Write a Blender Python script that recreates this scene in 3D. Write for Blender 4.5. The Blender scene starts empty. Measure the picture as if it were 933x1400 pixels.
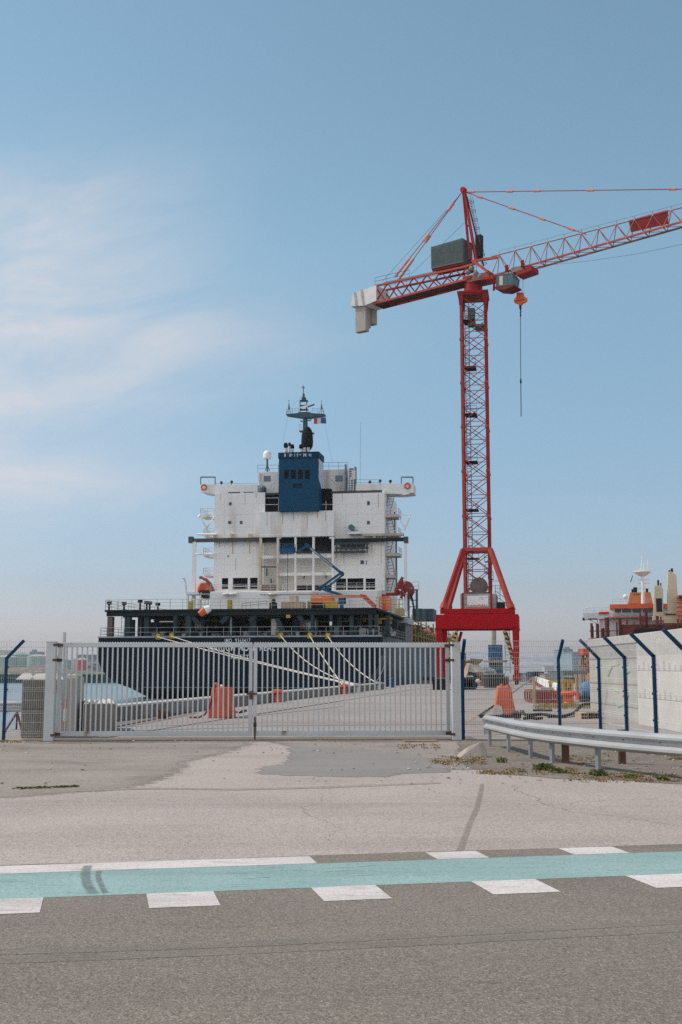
import bpy, bmesh, math, random
from math import sin, cos, pi, radians as R
from mathutils import Vector, Matrix
V = Vector
rnd = random.Random(11)
scn = bpy.context.scene
COL = scn.collection
UP = V((0, 0, 1))
# ------------------------------------------------------------------ camera numbers
F = 1600.0; TH = R(7.65); CZ = 1.6
CAM = V((0, 0, CZ))
def ray(u, v):
    a = (u - 466.5) / F; b = (700 - v) / F
    return V((a, cos(TH) - b * sin(TH), sin(TH) + b * cos(TH)))
def G(u, v, z=0.0):
    d = ray(u, v); t = (z - CZ) / d.z
    return V((d.x * t, d.y * t, z))
def PD(u, v, d):
    r = ray(u, v); t = d / r.y
    return V((r.x * t, d, CZ + r.z * t))
def PL(u, v, p, n):
    r = ray(u, v); t = (p - CAM).dot(n) / r.dot(n)
    return CAM + r * t
class Frame:
    "a thing's local frame: origin, heading turned clockwise by a"
    def __init__(s, o, a):
        s.o = V(o); s.a = a; s.r = V((cos(a), -sin(a), 0)); s.f = V((sin(a), cos(a), 0))
    def w(s, x, y, z): return s.o + s.r * x + s.f * y + UP * z
    def l(s, p):
        q = p - s.o; return V((q.dot(s.r), q.dot(s.f), q.z))
    def P(s, u, v, y): return s.l(PL(u, v, s.o + s.f * y, s.f))
# ------------------------------------------------------------------ mesh builder
class MB:
    def __init__(s): s.v = []; s.f = []; s.marks = []
    def add(s, vs, fs):
        n = len(s.v); s.marks.append((n, len(s.f))); s.v += [V(p) for p in vs]; s.f += [tuple(i + n for i in f) for f in fs]; return s
    def bx(s, x0, x1, y0, y1, z0, z1):
        x0, x1 = sorted((x0, x1)); y0, y1 = sorted((y0, y1)); z0, z1 = sorted((z0, z1))
        return s.add([(x0,y0,z0),(x1,y0,z0),(x1,y1,z0),(x0,y1,z0),(x0,y0,z1),(x1,y0,z1),(x1,y1,z1),(x0,y1,z1)],
                     [(3,2,1,0),(4,5,6,7),(0,1,5,4),(1,2,6,5),(2,3,7,6),(3,0,4,7)])
    def box(s, c, sz, rz=0.0):
        c = V(c); m = Matrix.Rotation(rz, 3, 'Z'); t = MB().bx(-sz[0]/2, sz[0]/2, -sz[1]/2, sz[1]/2, -sz[2]/2, sz[2]/2)
        return s.add([c + m @ p for p in t.v], t.f)
    def bar(s, p, q, w, h=None, up=UP):
        p = V(p); q = V(q); h = h or w; d = (q - p).normalized()
        if abs(d.dot(up)) > .98: up = V((0, 1, 0)) if abs(d.y) < .9 else V((1, 0, 0))
        a = d.cross(up).normalized() * (w / 2); b = a.cross(d).normalized() * (h / 2)
        return s.add([p-a-b, p+a-b, p+a+b, p-a+b, q-a-b, q+a-b, q+a+b, q-a+b],
                     [(0,1,2,3),(7,6,5,4),(0,4,5,1),(1,5,6,2),(2,6,7,3),(3,7,4,0)])
    def tube(s, p, q, r, n=8, r2=None):
        p = V(p); q = V(q); r2 = r if r2 is None else r2; d = (q - p).normalized()
        a = d.orthogonal().normalized(); b = d.cross(a)
        vs = [p + (a*cos(2*pi*i/n) + b*sin(2*pi*i/n)) * r for i in range(n)] + [q + (a*cos(2*pi*i/n) + b*sin(2*pi*i/n)) * r2 for i in range(n)]
        return s.add(vs, [(i, (i+1) % n, n+(i+1) % n, n+i) for i in range(n)] + [tuple(range(n-1, -1, -1)), tuple(range(n, 2*n))])
    def path(s, pts, r, n=6):
        pts = [V(p) for p in pts]; rings = []; a = None
        for i, p in enumerate(pts):
            d = (pts[min(i+1, len(pts)-1)] - pts[max(i-1, 0)]).normalized()
            a = d.orthogonal().normalized() if a is None else (a - d * a.dot(d)).normalized()
            b = d.cross(a); rings.append([p + (a*cos(2*pi*k/n) + b*sin(2*pi*k/n)) * r for k in range(n)])
        fs = []
        for i in range(len(pts)-1):
            fs += [(i*n+k, i*n+(k+1) % n, (i+1)*n+(k+1) % n, (i+1)*n+k) for k in range(n)]
        fs += [tuple(range(n-1, -1, -1)), tuple(range((len(pts)-1)*n, len(pts)*n))]
        return s.add([p for r_ in rings for p in r_], fs)
    def prism(s, poly, d):
        poly = [V(p) for p in poly]; d = V(d); n = len(poly)
        nn = sum(((poly[i]-poly[0]).cross(poly[(i+1) % n]-poly[0]) for i in range(n)), V((0,0,0)))
        if nn.dot(d) > 0: poly.reverse()
        return s.add(poly + [p + d for p in poly], [tuple(range(n)), tuple(range(2*n-1, n-1, -1))] + [((i+1) % n, i, n+i, n+(i+1) % n) for i in range(n)])
    def lathe(s, prof, c, n=16, ax=None):
        c = V(c); ax = V(ax or (0,0,1)).normalized(); a = ax.orthogonal().normalized(); b = ax.cross(a); vs = []
        for r, z in prof: vs += [c + ax*z + (a*cos(2*pi*k/n) + b*sin(2*pi*k/n)) * r for k in range(n)]
        m = len(prof); fs = []
        for i in range(m-1): fs += [(i*n+k, i*n+(k+1) % n, (i+1)*n+(k+1) % n, (i+1)*n+k) for k in range(n)]
        return s.add(vs, fs + [tuple(range(n-1, -1, -1)), tuple(range((m-1)*n, m*n))])
    def ball(s, c, r, n=12, sq=1.0):
        k = 7; return s.lathe([(max(1e-3, r*sin(pi*i/k)), -r*sq*cos(pi*i/k)) for i in range(k+1)], c, n)
    def loft(s, secs, close=True):
        n = len(secs[0]); fs = []
        for i in range(len(secs)-1):
            fs += [(i*n+k, i*n+(k+1) % n, (i+1)*n+(k+1) % n, (i+1)*n+k) for k in range(n if close else n-1)]
        fs += [tuple(range(n-1, -1, -1)), tuple(range((len(secs)-1)*n, len(secs)*n))]
        return s.add([p for q in secs for p in q], fs)
    def poly(s, pts): return s.add(pts, [tuple(range(len(pts)))])
    def rail(s, pts, h=1.0, rows=3, sp=1.5, r=.03):
        pts = [V(p) for p in pts]
        for a, b in zip(pts, pts[1:]):
            for k in range(rows): o = UP * h * (k+1) / rows; s.tube(a+o, b+o, r, 4)
            m = max(1, round((b-a).length / sp))
            for k in range(m+1): c = a.lerp(b, k/m); s.tube(c, c + UP*h, r, 4)
        return s
    def ladder(s, p, q, w, side, r=.03, sp=.35, cage=0):
        p = V(p); q = V(q); side = V(side).normalized() * (w/2)
        s.tube(p-side, q-side, r, 4); s.tube(p+side, q+side, r, 4)
        m = int((q-p).length / sp)
        for k in range(1, m): c = p.lerp(q, k/m); s.tube(c-side, c+side, r*.8, 4)
        if cage:
            o = (q-p).normalized().cross(side.normalized()) * cage
            for k in range(0, m, 3):
                c = p.lerp(q, k/m); s.path([c-side, c-side+o*.7, c+o*1.1, c+side+o*.7, c+side], r*.8, 4)
            for t in (-1, 1): s.tube(p+side*t+o*.7, q+side*t+o*.7, r*.7, 4)
        return s
    def each(s, name, mat, parent=None, **kw):
        "every piece added becomes an object of its own"
        out = []; mk = s.marks + [(len(s.v), len(s.f))]
        for (v0, f0), (v1, f1) in zip(mk, mk[1:]):
            m = MB(); m.v = s.v[v0:v1]; m.f = [tuple(i - v0 for i in f) for f in s.f[f0:f1]]; out.append(m.build(name, mat, parent, **kw))
        return out
    def build(s, name, mat, parent=None, world=False, smooth=False, bevel=0.0, tags=None):
        vs = s.v
        if parent is not None and world:
            mi = parent['_m'] if isinstance(parent, dict) else FRM[top(parent).name]; vs = [mi.l(p) for p in vs]
        loc = V((0, 0, 0))
        if parent is None and vs:
            xs = [p.x for p in vs]; ys = [p.y for p in vs]; zs = [p.z for p in vs]
            loc = V(((min(xs)+max(xs))/2, (min(ys)+max(ys))/2, min(zs))); vs = [p - loc for p in vs]
        me = bpy.data.meshes.new(name); me.from_pydata([tuple(p) for p in vs], [], s.f); me.validate()
        b = bmesh.new(); b.from_mesh(me)
        if not getattr(s, 'keep', False): bmesh.ops.recalc_face_normals(b, faces=b.faces)
        b.to_mesh(me); b.free()
        if smooth:
            for p in me.polygons: p.use_smooth = True
        o = bpy.data.objects.new(name, me); COL.objects.link(o); o.location = loc
        me.materials.append(mat)
        if parent is not None: o.parent = parent['_o'] if isinstance(parent, dict) else parent
        if smooth and smooth != 'all':
            me.set_sharp_from_angle(angle=R(35))
        if bevel:
            m = o.modifiers.new('edge', 'BEVEL'); m.width = bevel; m.segments = 2; m.limit_method = 'ANGLE'
        if tags: tag(o, *tags)
        return o
FRM = {}
def top(o):
    while o.parent: o = o.parent
    return o
def tag(o, label=None, cat=None, group=None, kind=None):
    if label: o['label'] = label
    if cat: o['category'] = cat
    if group: o['group'] = group
    if kind: o['kind'] = kind
    return o
def structure(o): o['kind'] = 'structure'; return o
def thing(name, label, cat, loc=(0,0,0), a=0.0, group=None):
    "an Empty at the thing's base, heading turned clockwise by a; returns a dict holding it and its frame"
    o = bpy.data.objects.new(name, None); COL.objects.link(o); o.location = loc; o.rotation_euler = (0, 0, -a)
    o.empty_display_size = .2
    tag(o, label, cat, group); FRM[o.name] = Frame(loc, a); return {'_o': o, '_m': FRM[o.name]}
def dup(t, loc=None, a=None, label=None):
    "a copy of a thing with copies of its parts and sub-parts"
    root = t['_o'] if isinstance(t, dict) else t
    c = root.copy(); COL.objects.link(c)
    if loc is not None: c.location = loc
    if a is not None: c.rotation_euler = (0, 0, -a)
    if label: c['label'] = label
    def rec(src, dst):
        for ch in list(src.children):
            k = ch.copy(); COL.objects.link(k); k.parent = dst; rec(ch, k)
    rec(root, c); return c
# ------------------------------------------------------------------ materials
def lin(c):
    return tuple(((x/255)/12.92 if x/255 <= .04045 else ((x/255+.055)/1.055)**2.4) for x in c)
_mats = {}
def M(name, col, rough=.6, metal=0.0, var=.18, scale=1.5, bump=0.0, bscale=60.0, rust=0.0, rcol=(.16,.07,.03), streak=1.0, rscale=.8, fine=0.0, fscale=90.0, spec=.14):
    "procedural: base colour mottled by noise, optional rust or dirt blotches (streak < 1 stretches them down), optional fine grain and bump"
    if name in _mats: return _mats[name]
    m = bpy.data.materials.new(name); m.use_nodes = True; nt = m.node_tree; N = nt.nodes; L = nt.links
    b = N['Principled BSDF']; b.inputs['Roughness'].default_value = rough; b.inputs['Metallic'].default_value = metal
    b.inputs['Specular IOR Level'].default_value = spec
    tc = N.new('ShaderNodeTexCoord')
    def noise(sc, det=4.0, mp=None):
        n = N.new('ShaderNodeTexNoise'); n.inputs['Scale'].default_value = sc; n.inputs['Detail'].default_value = det
        if mp is not None:
            g = N.new('ShaderNodeMapping'); g.inputs['Scale'].default_value = mp; L.new(tc.outputs['Object'], g.inputs[0]); L.new(g.outputs[0], n.inputs['Vector'])
        else: L.new(tc.outputs['Object'], n.inputs['Vector'])
        return n.outputs['Fac']
    def mix(fac, a, c):
        x = N.new('ShaderNodeMix'); x.data_type = 'RGBA'
        for s, val in ((0, fac), (6, a), (7, c)):
            if hasattr(val, 'is_linked') or not isinstance(val, (tuple, float, int)): L.new(val, x.inputs[s])
            else: x.inputs[s].default_value = val if s == 0 else (*val, 1)
        return x.outputs[2]
    def ramp(fac, a, c, lo=0.0, hi=1.0):
        r = N.new('ShaderNodeMapRange'); r.inputs[1].default_value = a; r.inputs[2].default_value = c; r.inputs[3].default_value = lo; r.inputs[4].default_value = hi; L.new(fac, r.inputs[0]); return r.outputs[0]
    c0 = tuple(max(0, x*(1-var)) for x in col); c1 = tuple(min(1, x*(1+var)) for x in col)
    out = mix(ramp(noise(scale, 6), .3, .7), c0, c1)
    if rust > 0:
        f = ramp(noise(rscale, 8, (1, 1, streak)), .72 - .3*rust, .80 - .2*rust, 0, .85); out = mix(f, out, rcol)
    if fine > 0:
        f = ramp(noise(fscale, 2), .25, .75); lo = N.new('ShaderNodeMix'); lo.data_type = 'RGBA'; lo.blend_type = 'MULTIPLY'; lo.inputs[0].default_value = 1
        L.new(out, lo.inputs[6]); g = ramp(f, 0, 1, 1-fine, 1+fine); cb = N.new('ShaderNodeCombineColor')
        for k in range(3): L.new(g, cb.inputs[k])
        L.new(cb.outputs[0], lo.inputs[7]); out = lo.outputs[2]
    L.new(out, b.inputs['Base Color'])
    if bump > 0:
        bn = N.new('ShaderNodeBump'); bn.inputs['Strength'].default_value = bump; bn.inputs['Distance'].default_value = .02
        L.new(noise(bscale, 3), bn.inputs['Height']); L.new(bn.outputs[0], b.inputs['Normal'])
    _mats[name] = m; return m
def stripes(name, c1, c2, scale=1.0, rough=.5, axis=(0,0,1), sharp=True):
    if name in _mats: return _mats[name]
    m = M(name, c1, rough); nt = m.node_tree; N = nt.nodes; L = nt.links; b = N['Principled BSDF']
    tc = N.new('ShaderNodeTexCoord'); d = N.new('ShaderNodeVectorMath'); d.operation = 'DOT_PRODUCT'; d.inputs[1].default_value = V(axis) * scale
    L.new(tc.outputs['Object'], d.inputs[0]); fr = N.new('ShaderNodeMath'); fr.operation = 'FRACT'; L.new(d.outputs['Value'], fr.inputs[0])
    gt = N.new('ShaderNodeMath'); gt.operation = 'GREATER_THAN'; gt.inputs[1].default_value = .5; L.new(fr.outputs[0], gt.inputs[0])
    x = N.new('ShaderNodeMix'); x.data_type = 'RGBA'; L.new(gt.outputs[0], x.inputs[0])
    L.new(b.inputs['Base Color'].links[0].from_socket, x.inputs[6]); x.inputs[7].default_value = (*c2, 1); L.new(x.outputs[2], b.inputs['Base Color'])
    return m
def glass(name, col, rough=.12):
    return M(name, col, rough, 0, .3, .6, spec=.6)
GREYP = M('light_grey_paint', (.47,.49,.49), .45, 0, .09, 1.2, rust=.26, rscale=2.2, streak=.5)
GALV = M('galvanised_steel', (.42,.43,.44), .42, .35, .14, 2.0, bump=.05, bscale=30, rust=.05)
WIRE = M('wire_pale', (.50,.50,.48), .5, .1, .1)
BLUEP = M('dark_blue_paint', (.006,.040,.098), .4, 0, .12, 2)
RUSTY = M('rusty_steel', (.11,.060,.042), .85, 0, .4, 4, bump=.3, bscale=30)
DARK = M('dark_steel', (.022,.022,.024), .7, 0, .3, 2)
CONC = M('concrete_grey', (.30,.285,.265), .9, 0, .2, .9, bump=.3, bscale=25, rust=.25, rcol=(.12,.11,.10), streak=.35, fine=.12)
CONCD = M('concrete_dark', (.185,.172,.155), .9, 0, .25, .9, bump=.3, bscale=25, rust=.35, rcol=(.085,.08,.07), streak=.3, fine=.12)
CONCW = M('concrete_pale', (.52,.485,.45), .9, 0, .10, .7, bump=.25, bscale=25, rust=.26, rcol=(.30,.27,.23), streak=.3, fine=.06)
CONCM = M('concrete_mid', (.36,.345,.315), .9, 0, .14, .8, bump=.25, bscale=25, rust=.28, rcol=(.22,.22,.17), streak=.4, fine=.1)
ORANGE = M('orange_faded', (.55,.115,.06), .75, 0, .2, 2, bump=.2, bscale=14, rust=.34, rcol=(.30,.10,.065), streak=.4)
WOOD = M('weathered_wood', (.30,.22,.15), .85, 0, .25, 5, bump=.2)
BLACKR = M('black_rubber', (.02,.02,.02), .8)
WHITE = M('white_paint', (.72,.72,.71), .5, 0, .06, 1.0, rust=.06, streak=.15)
YELLOW = M('yellow_paint', (.62,.40,.03), .5, 0, .15, 2)
REDP = M('signal_red', (.48,.045,.03), .5, 0, .15, 2, rust=.1)
# ------------------------------------------------------------------ light settings
SKY_STR = .138; SUN_STR = 3.6; EXPO = 0.0; SKY_SAT = .95; SKY_HUE = .474; CLOUD_AMT = 1.0; CLOUD_COL = (5.3, 5.15, 5.3); HAZE = 0.0001; HAZE_COL = (.80,.86,.95)
HORIZ = .5; HORIZ_COL = (.54, .54, .70); FILL_BANK = 9.0  # bank: strength of the added fill cloud behind the viewpoint
# ================================================================== SETTING
RA = G(0, 1230); RB = G(933, 1195)
RT = (RB - RA).normalized(); RN = V((-RT.y, RT.x, 0))          # along and across the road
def rd(t, n, z): p = RA + RT*t + RN*n; return V((p.x, p.y, z))
def tn(u, v): p = G(u, v) - RA; return p.dot(RT), p.dot(RN)
QA = 9.8
def LX(d): return -7.25 + .172*(d - 36)
def ground_mat(name, c0, c1, big, fine_s, speck, speck_c, bump, cracks=0.0, stain=None, streaks=None):
    m = bpy.data.materials.new(name); m.use_nodes = True; nt = m.node_tree; N = nt.nodes; L = nt.links; b = N['Principled BSDF']
    b.inputs['Roughness'].default_value = .92; b.inputs['Specular IOR Level'].default_value = .25
    tc = N.new('ShaderNodeTexCoord')
    geo = N.new('ShaderNodeNewGeometry')
    def noise(sc, det, rgh=.55, dist=0.0, mp=None):
        n = N.new('ShaderNodeTexNoise'); n.inputs['Scale'].default_value = sc; n.inputs['Detail'].default_value = det; n.inputs['Roughness'].default_value = rgh; n.inputs['Distortion'].default_value = dist
        if mp:
            g = N.new('ShaderNodeMapping'); g.inputs['Scale'].default_value = mp; g.inputs['Rotation'].default_value = (0, 0, R(-11.3)); L.new(geo.outputs['Position'], g.inputs[0]); L.new(g.outputs[0], n.inputs['Vector'])
        else: L.new(geo.outputs['Position'], n.inputs['Vector'])
        return n.outputs['Fac']
    def rng(f, a, c, lo, hi):
        r = N.new('ShaderNodeMapRange'); r.inputs[1].default_value = a; r.inputs[2].default_value = c; r.inputs[3].default_value = lo; r.inputs[4].default_value = hi; L.new(f, r.inputs[0]); return r.outputs[0]
    def mix(f, a, c):
        x = N.new('ShaderNodeMix'); x.data_type = 'RGBA'; L.new(f, x.inputs[0])
        for s, val in ((6, a), (7, c)):
            if isinstance(val, tuple): x.inputs[s].default_value = (*val, 1)
            else: L.new(val, x.inputs[s])
        return x.outputs[2]
    base = mix(rng(noise(big, 7, .6, .6), .32, .68, 0, 1), c0, c1)
    base = mix(rng(noise(big*.6, 5, .6, 0, (.25, 2.2, 1)), .48, .72, 0, .65), base, tuple(x*.70 for x in c0))
    base = mix(rng(noise(1.1, 8, .7, .5, (.12, 1.5, 1)), .52, .70, 0, .35), base, tuple(min(1,x*1.22) for x in c1))
    if stain: base = mix(rng(noise(.55, 6, .65, .4), .55, .72, 0, .75), base, stain)
    if streaks:
        base = mix(rng(noise(7, 8, .7, .3, (.22, 1.6, 1)), .57, .65, 0, .8), base, streaks); base = mix(rng(noise(3.5, 9, .75, .8), .655, .69, 0, .7), base, streaks)
    vo = N.new('ShaderNodeTexVoronoi'); vo.inputs['Scale'].default_value = fine_s; L.new(geo.outputs['Position'], vo.inputs['Vector'])
    sep = N.new('ShaderNodeSeparateColor'); L.new(vo.outputs['Color'], sep.inputs[0])
    base = mix(rng(sep.outputs[0], .62, 1, 0, speck), base, speck_c)
    base = mix(rng(sep.outputs[1], .55, 1, 0, speck*1.1), base, tuple(x*.32 for x in c0))
    base = mix(rng(noise(fine_s*.35, 3), .45, .7, 0, .35), base, tuple(x*.5 for x in c0))
    L.new(base, b.inputs['Base Color'])
    bp = N.new('ShaderNodeBump'); bp.inputs['Strength'].default_value = bump; bp.inputs['Distance'].default_value = .006
    L.new(vo.outputs['Distance'], bp.inputs['Height']); L.new(bp.outputs[0], b.inputs['Normal'])
    _mats[name] = m; return m
ASPH = ground_mat('road_asphalt', (.168,.143,.117), (.222,.190,.156), .35, 105, .6, (.42,.37,.31), .6)
APRON = ground_mat('apron_chippings', (.345,.289,.258), (.435,.370,.334), .30, 70, .55, (.56,.48,.45), .6)
ASPHG = ground_mat('apron_worn', (.245,.208,.180), (.325,.276,.245), .45, 60, .5, (.42,.36,.32), .5, stain=(.13,.11,.09))
PATCH = ground_mat('patch_asphalt', (.225,.207,.188), (.265,.245,.225), .5, 90, .35, (.28,.26,.24), .4)
QUAYM = ground_mat('quay_concrete', (.275,.235,.212), (.345,.300,.275), .12, 40, .25, (.40,.36,.33), .3, stain=(.215,.185,.165))
SEAM = ground_mat('road_seal', (.160,.138,.115), (.208,.18,.15), 1.5, 105, .45, (.37,.33,.28), .45)
DIRT = ground_mat('verge_dirt', (.150,.122,.098), (.235,.198,.165), .8, 45, .6, (.36,.31,.27), .8, stain=(.13,.10,.07))
SHOREM = ground_mat('shore_rubble', (.10,.105,.075), (.25,.215,.18), .06, 1.2, .5, (.45,.40,.36), .3)

def worn(mat, mode='edge'):
    "the same ground, but breaking up where the 'edge' attribute falls off"
    nm = mat.name + '_' + mode
    if nm in bpy.data.materials: return bpy.data.materials[nm]
    m = mat.copy(); m.name = nm; nt = m.node_tree; N = nt.nodes; L = nt.links; out = N['Material Output']; b = N['Principled BSDF']
    at = N.new('ShaderNodeAttribute'); at.attribute_name = 'edge'; geo = N.new('ShaderNodeNewGeometry')
    n1 = N.new('ShaderNodeTexNoise'); n1.inputs['Scale'].default_value = 6 if mode == 'edge' else 14; n1.inputs['Detail'].default_value = 10; n1.inputs['Roughness'].default_value = .8; L.new(geo.outputs['Position'], n1.inputs['Vector'])
    ad = N.new('ShaderNodeMath'); ad.operation = 'MULTIPLY_ADD'; L.new(n1.outputs['Fac'], ad.inputs[0]); ad.inputs[1].default_value = 1.6; ad.inputs[2].default_value = -.8
    sm = N.new('ShaderNodeMath'); sm.operation = 'ADD'; L.new(ad.outputs[0], sm.inputs[0]); L.new(at.outputs['Fac'], sm.inputs[1])
    mr = N.new('ShaderNodeMapRange'); mr.inputs[1].default_value = .35; mr.inputs[2].default_value = .65 if mode == 'edge' else 1.25; mr.inputs[4].default_value = 1 if mode == 'edge' else .8; L.new(sm.outputs[0], mr.inputs[0])
    tr = N.new('ShaderNodeBsdfTransparent'); mx = N.new('ShaderNodeMixShader'); L.new(mr.outputs[0], mx.inputs[0]); L.new(tr.outputs[0], mx.inputs[1]); L.new(b.outputs[0], mx.inputs[2]); L.new(mx.outputs[0], out.inputs['Surface'])
    return m
def set_edge(me, vals):
    a = me.attributes.new('edge', 'FLOAT', 'POINT'); a.data.foreach_set('value', vals)
def sheet(name, pts, z, mat, soft=0):
    m = MB(); m.poly([V((p[0], p[1], z)) for p in pts]); m.keep = True
    o = m.build(name, mat); me = o.data
    if me.polygons[0].normal.z < 0: me.flip_normals()
    bm = bmesh.new(); bm.from_mesh(me); bmesh.ops.triangulate(bm, faces=bm.faces, ngon_method='EAR_CLIP'); bm.to_mesh(me); bm.free()
    if soft:
        # a ring of soft margin round the outline
        P = [v.co.copy() for v in me.vertices]; n = len(P); A = sum(P[i].x*P[(i+1) % n].y - P[(i+1) % n].x*P[i].y for i in range(n)); sg = 1 if A > 0 else -1
        st = max(1, n//160); idx = list(range(0, n, st)); ring = []
        def nrm(i, k=max(2, n//60)):
            d = P[(i+k) % n] - P[(i-k) % n]; d = V((d.y, -d.x, 0))*sg; return d.normalized() if d.length > 1e-6 else V((0,0,0))
        fs = [tuple(p.vertices) for p in me.polygons]; vs = P[:]
        for i in idx: ring.append(len(vs)); vs.append(P[i] + nrm(i)*soft)
        for a in range(len(idx)):
            i, j = idx[a], idx[(a+1) % len(idx)]; seq = [i] + [(i+q) % n for q in range(1, (j-i) % n)] + [j]
            f = seq + [ring[(a+1) % len(idx)], ring[a]]; fs.append(tuple(f if sg < 0 else reversed(f)))
        me2 = bpy.data.meshes.new(name); me2.from_pydata([tuple(v) for v in vs], [], fs); me2.validate(); bm = bmesh.new(); bm.from_mesh(me2); bmesh.ops.triangulate(bm, faces=bm.faces, ngon_method='EAR_CLIP')
        for f in bm.faces:
            f.normal_update()
            if f.normal.z < 0: f.normal_flip()
        bm.to_mesh(me2); bm.free(); me2.materials.append(worn(mat)); o.data = me2; set_edge(me2, [1.4]*n + [0.0]*(len(vs)-n))
    return structure(o)
def rough_edge(pts, amp, step, seed):
    "walk round a polygon and roughen its outline at several scales"
    r = random.Random(seed); P = []
    for i, p in enumerate(pts):
        q = pts[(i+1) % len(pts)]; n = max(1, int((q-p).length/step))
        P += [p.lerp(q, k/n) + V((r.uniform(-amp, amp), r.uniform(-amp, amp), 0)) for k in range(n)]
    for lev in (.35, .28):
        out = []
        for i, p in enumerate(P):
            q = P[(i+1) % len(P)]; d = q-p; out += [p, (p+q)/2 + V((-d.y, d.x, 0))*r.uniform(-lev, lev)]
        P = out
    return P
def rough_edge_old(pts, amp, step, seed):
    "walk round a polygon and roughen its outline"
    r = random.Random(seed); out = []
    for i, p in enumerate(pts):
        q = pts[(i+1) % len(pts)]; n = max(1, int((q-p).length/step))
        for k in range(n):
            c = p.lerp(q, k/n); out.append(V((c.x + r.uniform(-amp, amp), c.y + r.uniform(-amp, amp), 0)))
    return out
# land: one solid with a quay edge to the water
land = [(-400,-60),(400,-60),(400,100),(LX(100)+40,100),(LX(440)+40,440),(LX(440)-.9,440),(LX(31.5)-.9,31.5),(-400,31.5)]
MBL = MB().prism([V((x, y, -4)) for x, y in land], (0, 0, 4))
structure(MBL.build('quay_ground', QUAYM))
# water
WATER = bpy.data.materials.new('harbour_water'); WATER.use_nodes = True
_n = WATER.node_tree; _b = _n.nodes['Principled BSDF']; _b.inputs['Base Color'].default_value = (.10,.17,.195,1); _b.inputs['Roughness'].default_value = .18; _b.inputs['IOR'].default_value = 1.33
_g = _n.nodes.new('ShaderNodeNewGeometry'); _t = _n.nodes.new('ShaderNodeTexNoise'); _t.inputs['Scale'].default_value = .9; _t.inputs['Detail'].default_value = 5
_mp = _n.nodes.new('ShaderNodeMapping'); _mp.inputs['Scale'].default_value = (.6, 1.6, 1); _n.links.new(_g.outputs['Position'], _mp.inputs[0]); _n.links.new(_mp.outputs[0], _t.inputs['Vector'])
_u = _n.nodes.new('ShaderNodeBump'); _u.inputs['Strength'].default_value = .55; _u.inputs['Distance'].default_value = .35; _n.links.new(_t.outputs['Fac'], _u.inputs['Height']); _n.links.new(_u.outputs[0], _b.inputs['Normal'])
sheet('water', [(-6000,-300),(6000,-300),(6000,9000),(-6000,9000)], -1.7, WATER)
# road, cycle lane, apron
t0, t1 = -60, 70
sheet('road', [rd(t0,-60,0), rd(t1,-60,0), rd(t1,0,0), rd(t0,0,0)], .0015, ASPH)
LW = tn(466, 1180)[1]
TEAL = ground_mat('cycle_lane_paint', (.235,.352,.338), (.285,.402,.385), .9, 75, .28, (.36,.46,.45), .5, stain=(.20,.29,.28), streaks=(.13,.21,.205))
MARK = ground_mat('road_marking_paint', (.55,.50,.47), (.655,.60,.57), 1.3, 75, .22, (.66,.62,.60), .5, stain=(.47,.43,.41), streaks=(.30,.265,.24))
sheet('cycle_lane', [rd(t0,0,0), rd(t1,0,0), rd(t1,LW,0), rd(t0,LW,0)], .003, TEAL)
strip = [rd(t0,LW,0), rd(t1,LW,0)] + [rd(t1 - k*.45, LW+.42+rnd.uniform(-.03,.03), 0) for k in range(int((t1-t0)/.45))] + [rd(t0,LW+.42,0)]
sheet('road_edge_strip', strip, .003, ASPH)
gl = G(0, 1013).y; 
sheet('apron', [rd(t0,LW+.3,0), rd(t1,LW+.3,0), V((t1+10, gl-.1, 0)), V((t0, gl-.1, 0))], .0015, APRON)
def marking(ua, ub, va, vb, n0, n1):
    "a painted bar: left and right ends from the pixels of its ends, across from n0 to n1"
    a = tn(ua, va)[0]; b = tn(ub, vb)[0]
    m = MB(); m.poly([rd(a,n0,0), rd(b,n0,0), rd(b,n1,0), rd(a,n1,0)]); o = m.build('road_marking', MARK); o.location.z = .0045
    return structure(o)
dn0 = tn(252, 1240.5)[1]
for (ua, ub, va, vb) in ((-70,57,1233,1239),(202,297,1231,1229),(432,525,1221,1220),(655,747,1212,1210),(868,961,1203,1201)): marking(ua, ub, va, vb, dn0, -.002)
up1 = tn(500, 1168)[1]
for (ua, ub, va, vb) in ((-420,428,1215,1175.5),(587,659,1169,1168),(770,848,1163,1162)): marking(ua, ub, va, vb, LW+.002, LW + (tn(300,1174.2)[1]-tn(300,1184.5)[1]))
# skid marks of a turning tyre on the lane
SKID = M('tyre_rubber_mark', (.19,.215,.21), .85, 0, .35, 8, fine=.3, fscale=40)
def skid(pts, w, z, name='tyre_mark', mat=None):
    m = MB(); P = smooth_path([G(*p) for p in pts]); n = len(P); vals = []
    for i, p in enumerate(P):
        d = (P[min(i+1, n-1)] - P[max(0, i-1)]).normalized(); q = V((-d.y, d.x, 0))*w*.75; e = min(1, min(i, n-1-i)/2)
        for k, a in ((-1, .0), (-.45, .95), (.45, .95), (1, .0)): m.v.append(V(((p+q*k).x, (p+q*k).y, z))); vals.append(a*e + (1-e)*.2*a)
    for i in range(n-1):
        for k in range(3): a = i*4+k; m.f.append((a, a+1, a+5, a+4))
    m.keep = True; o = m.build(name, worn(mat or SKID, 'fade'))
    if o.data.polygons[0].normal.z < 0: o.data.flip_normals()
    set_edge(o.data, vals); return structure(o)
def smooth_path(P, n=5):
    out = []; Q = [P[0]] + P + [P[-1]]
    for i in range(1, len(Q)-2):
        for k in range(n):
            s_ = k/n; a, b, c, d = Q[i-1], Q[i], Q[i+1], Q[i+2]; out.append(.5*((2*b) + (c-a)*s_ + (2*a-5*b+4*c-d)*s_*s_ + (3*b-a-3*c+d)*s_**3))
    return out + [P[-1]]
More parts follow.
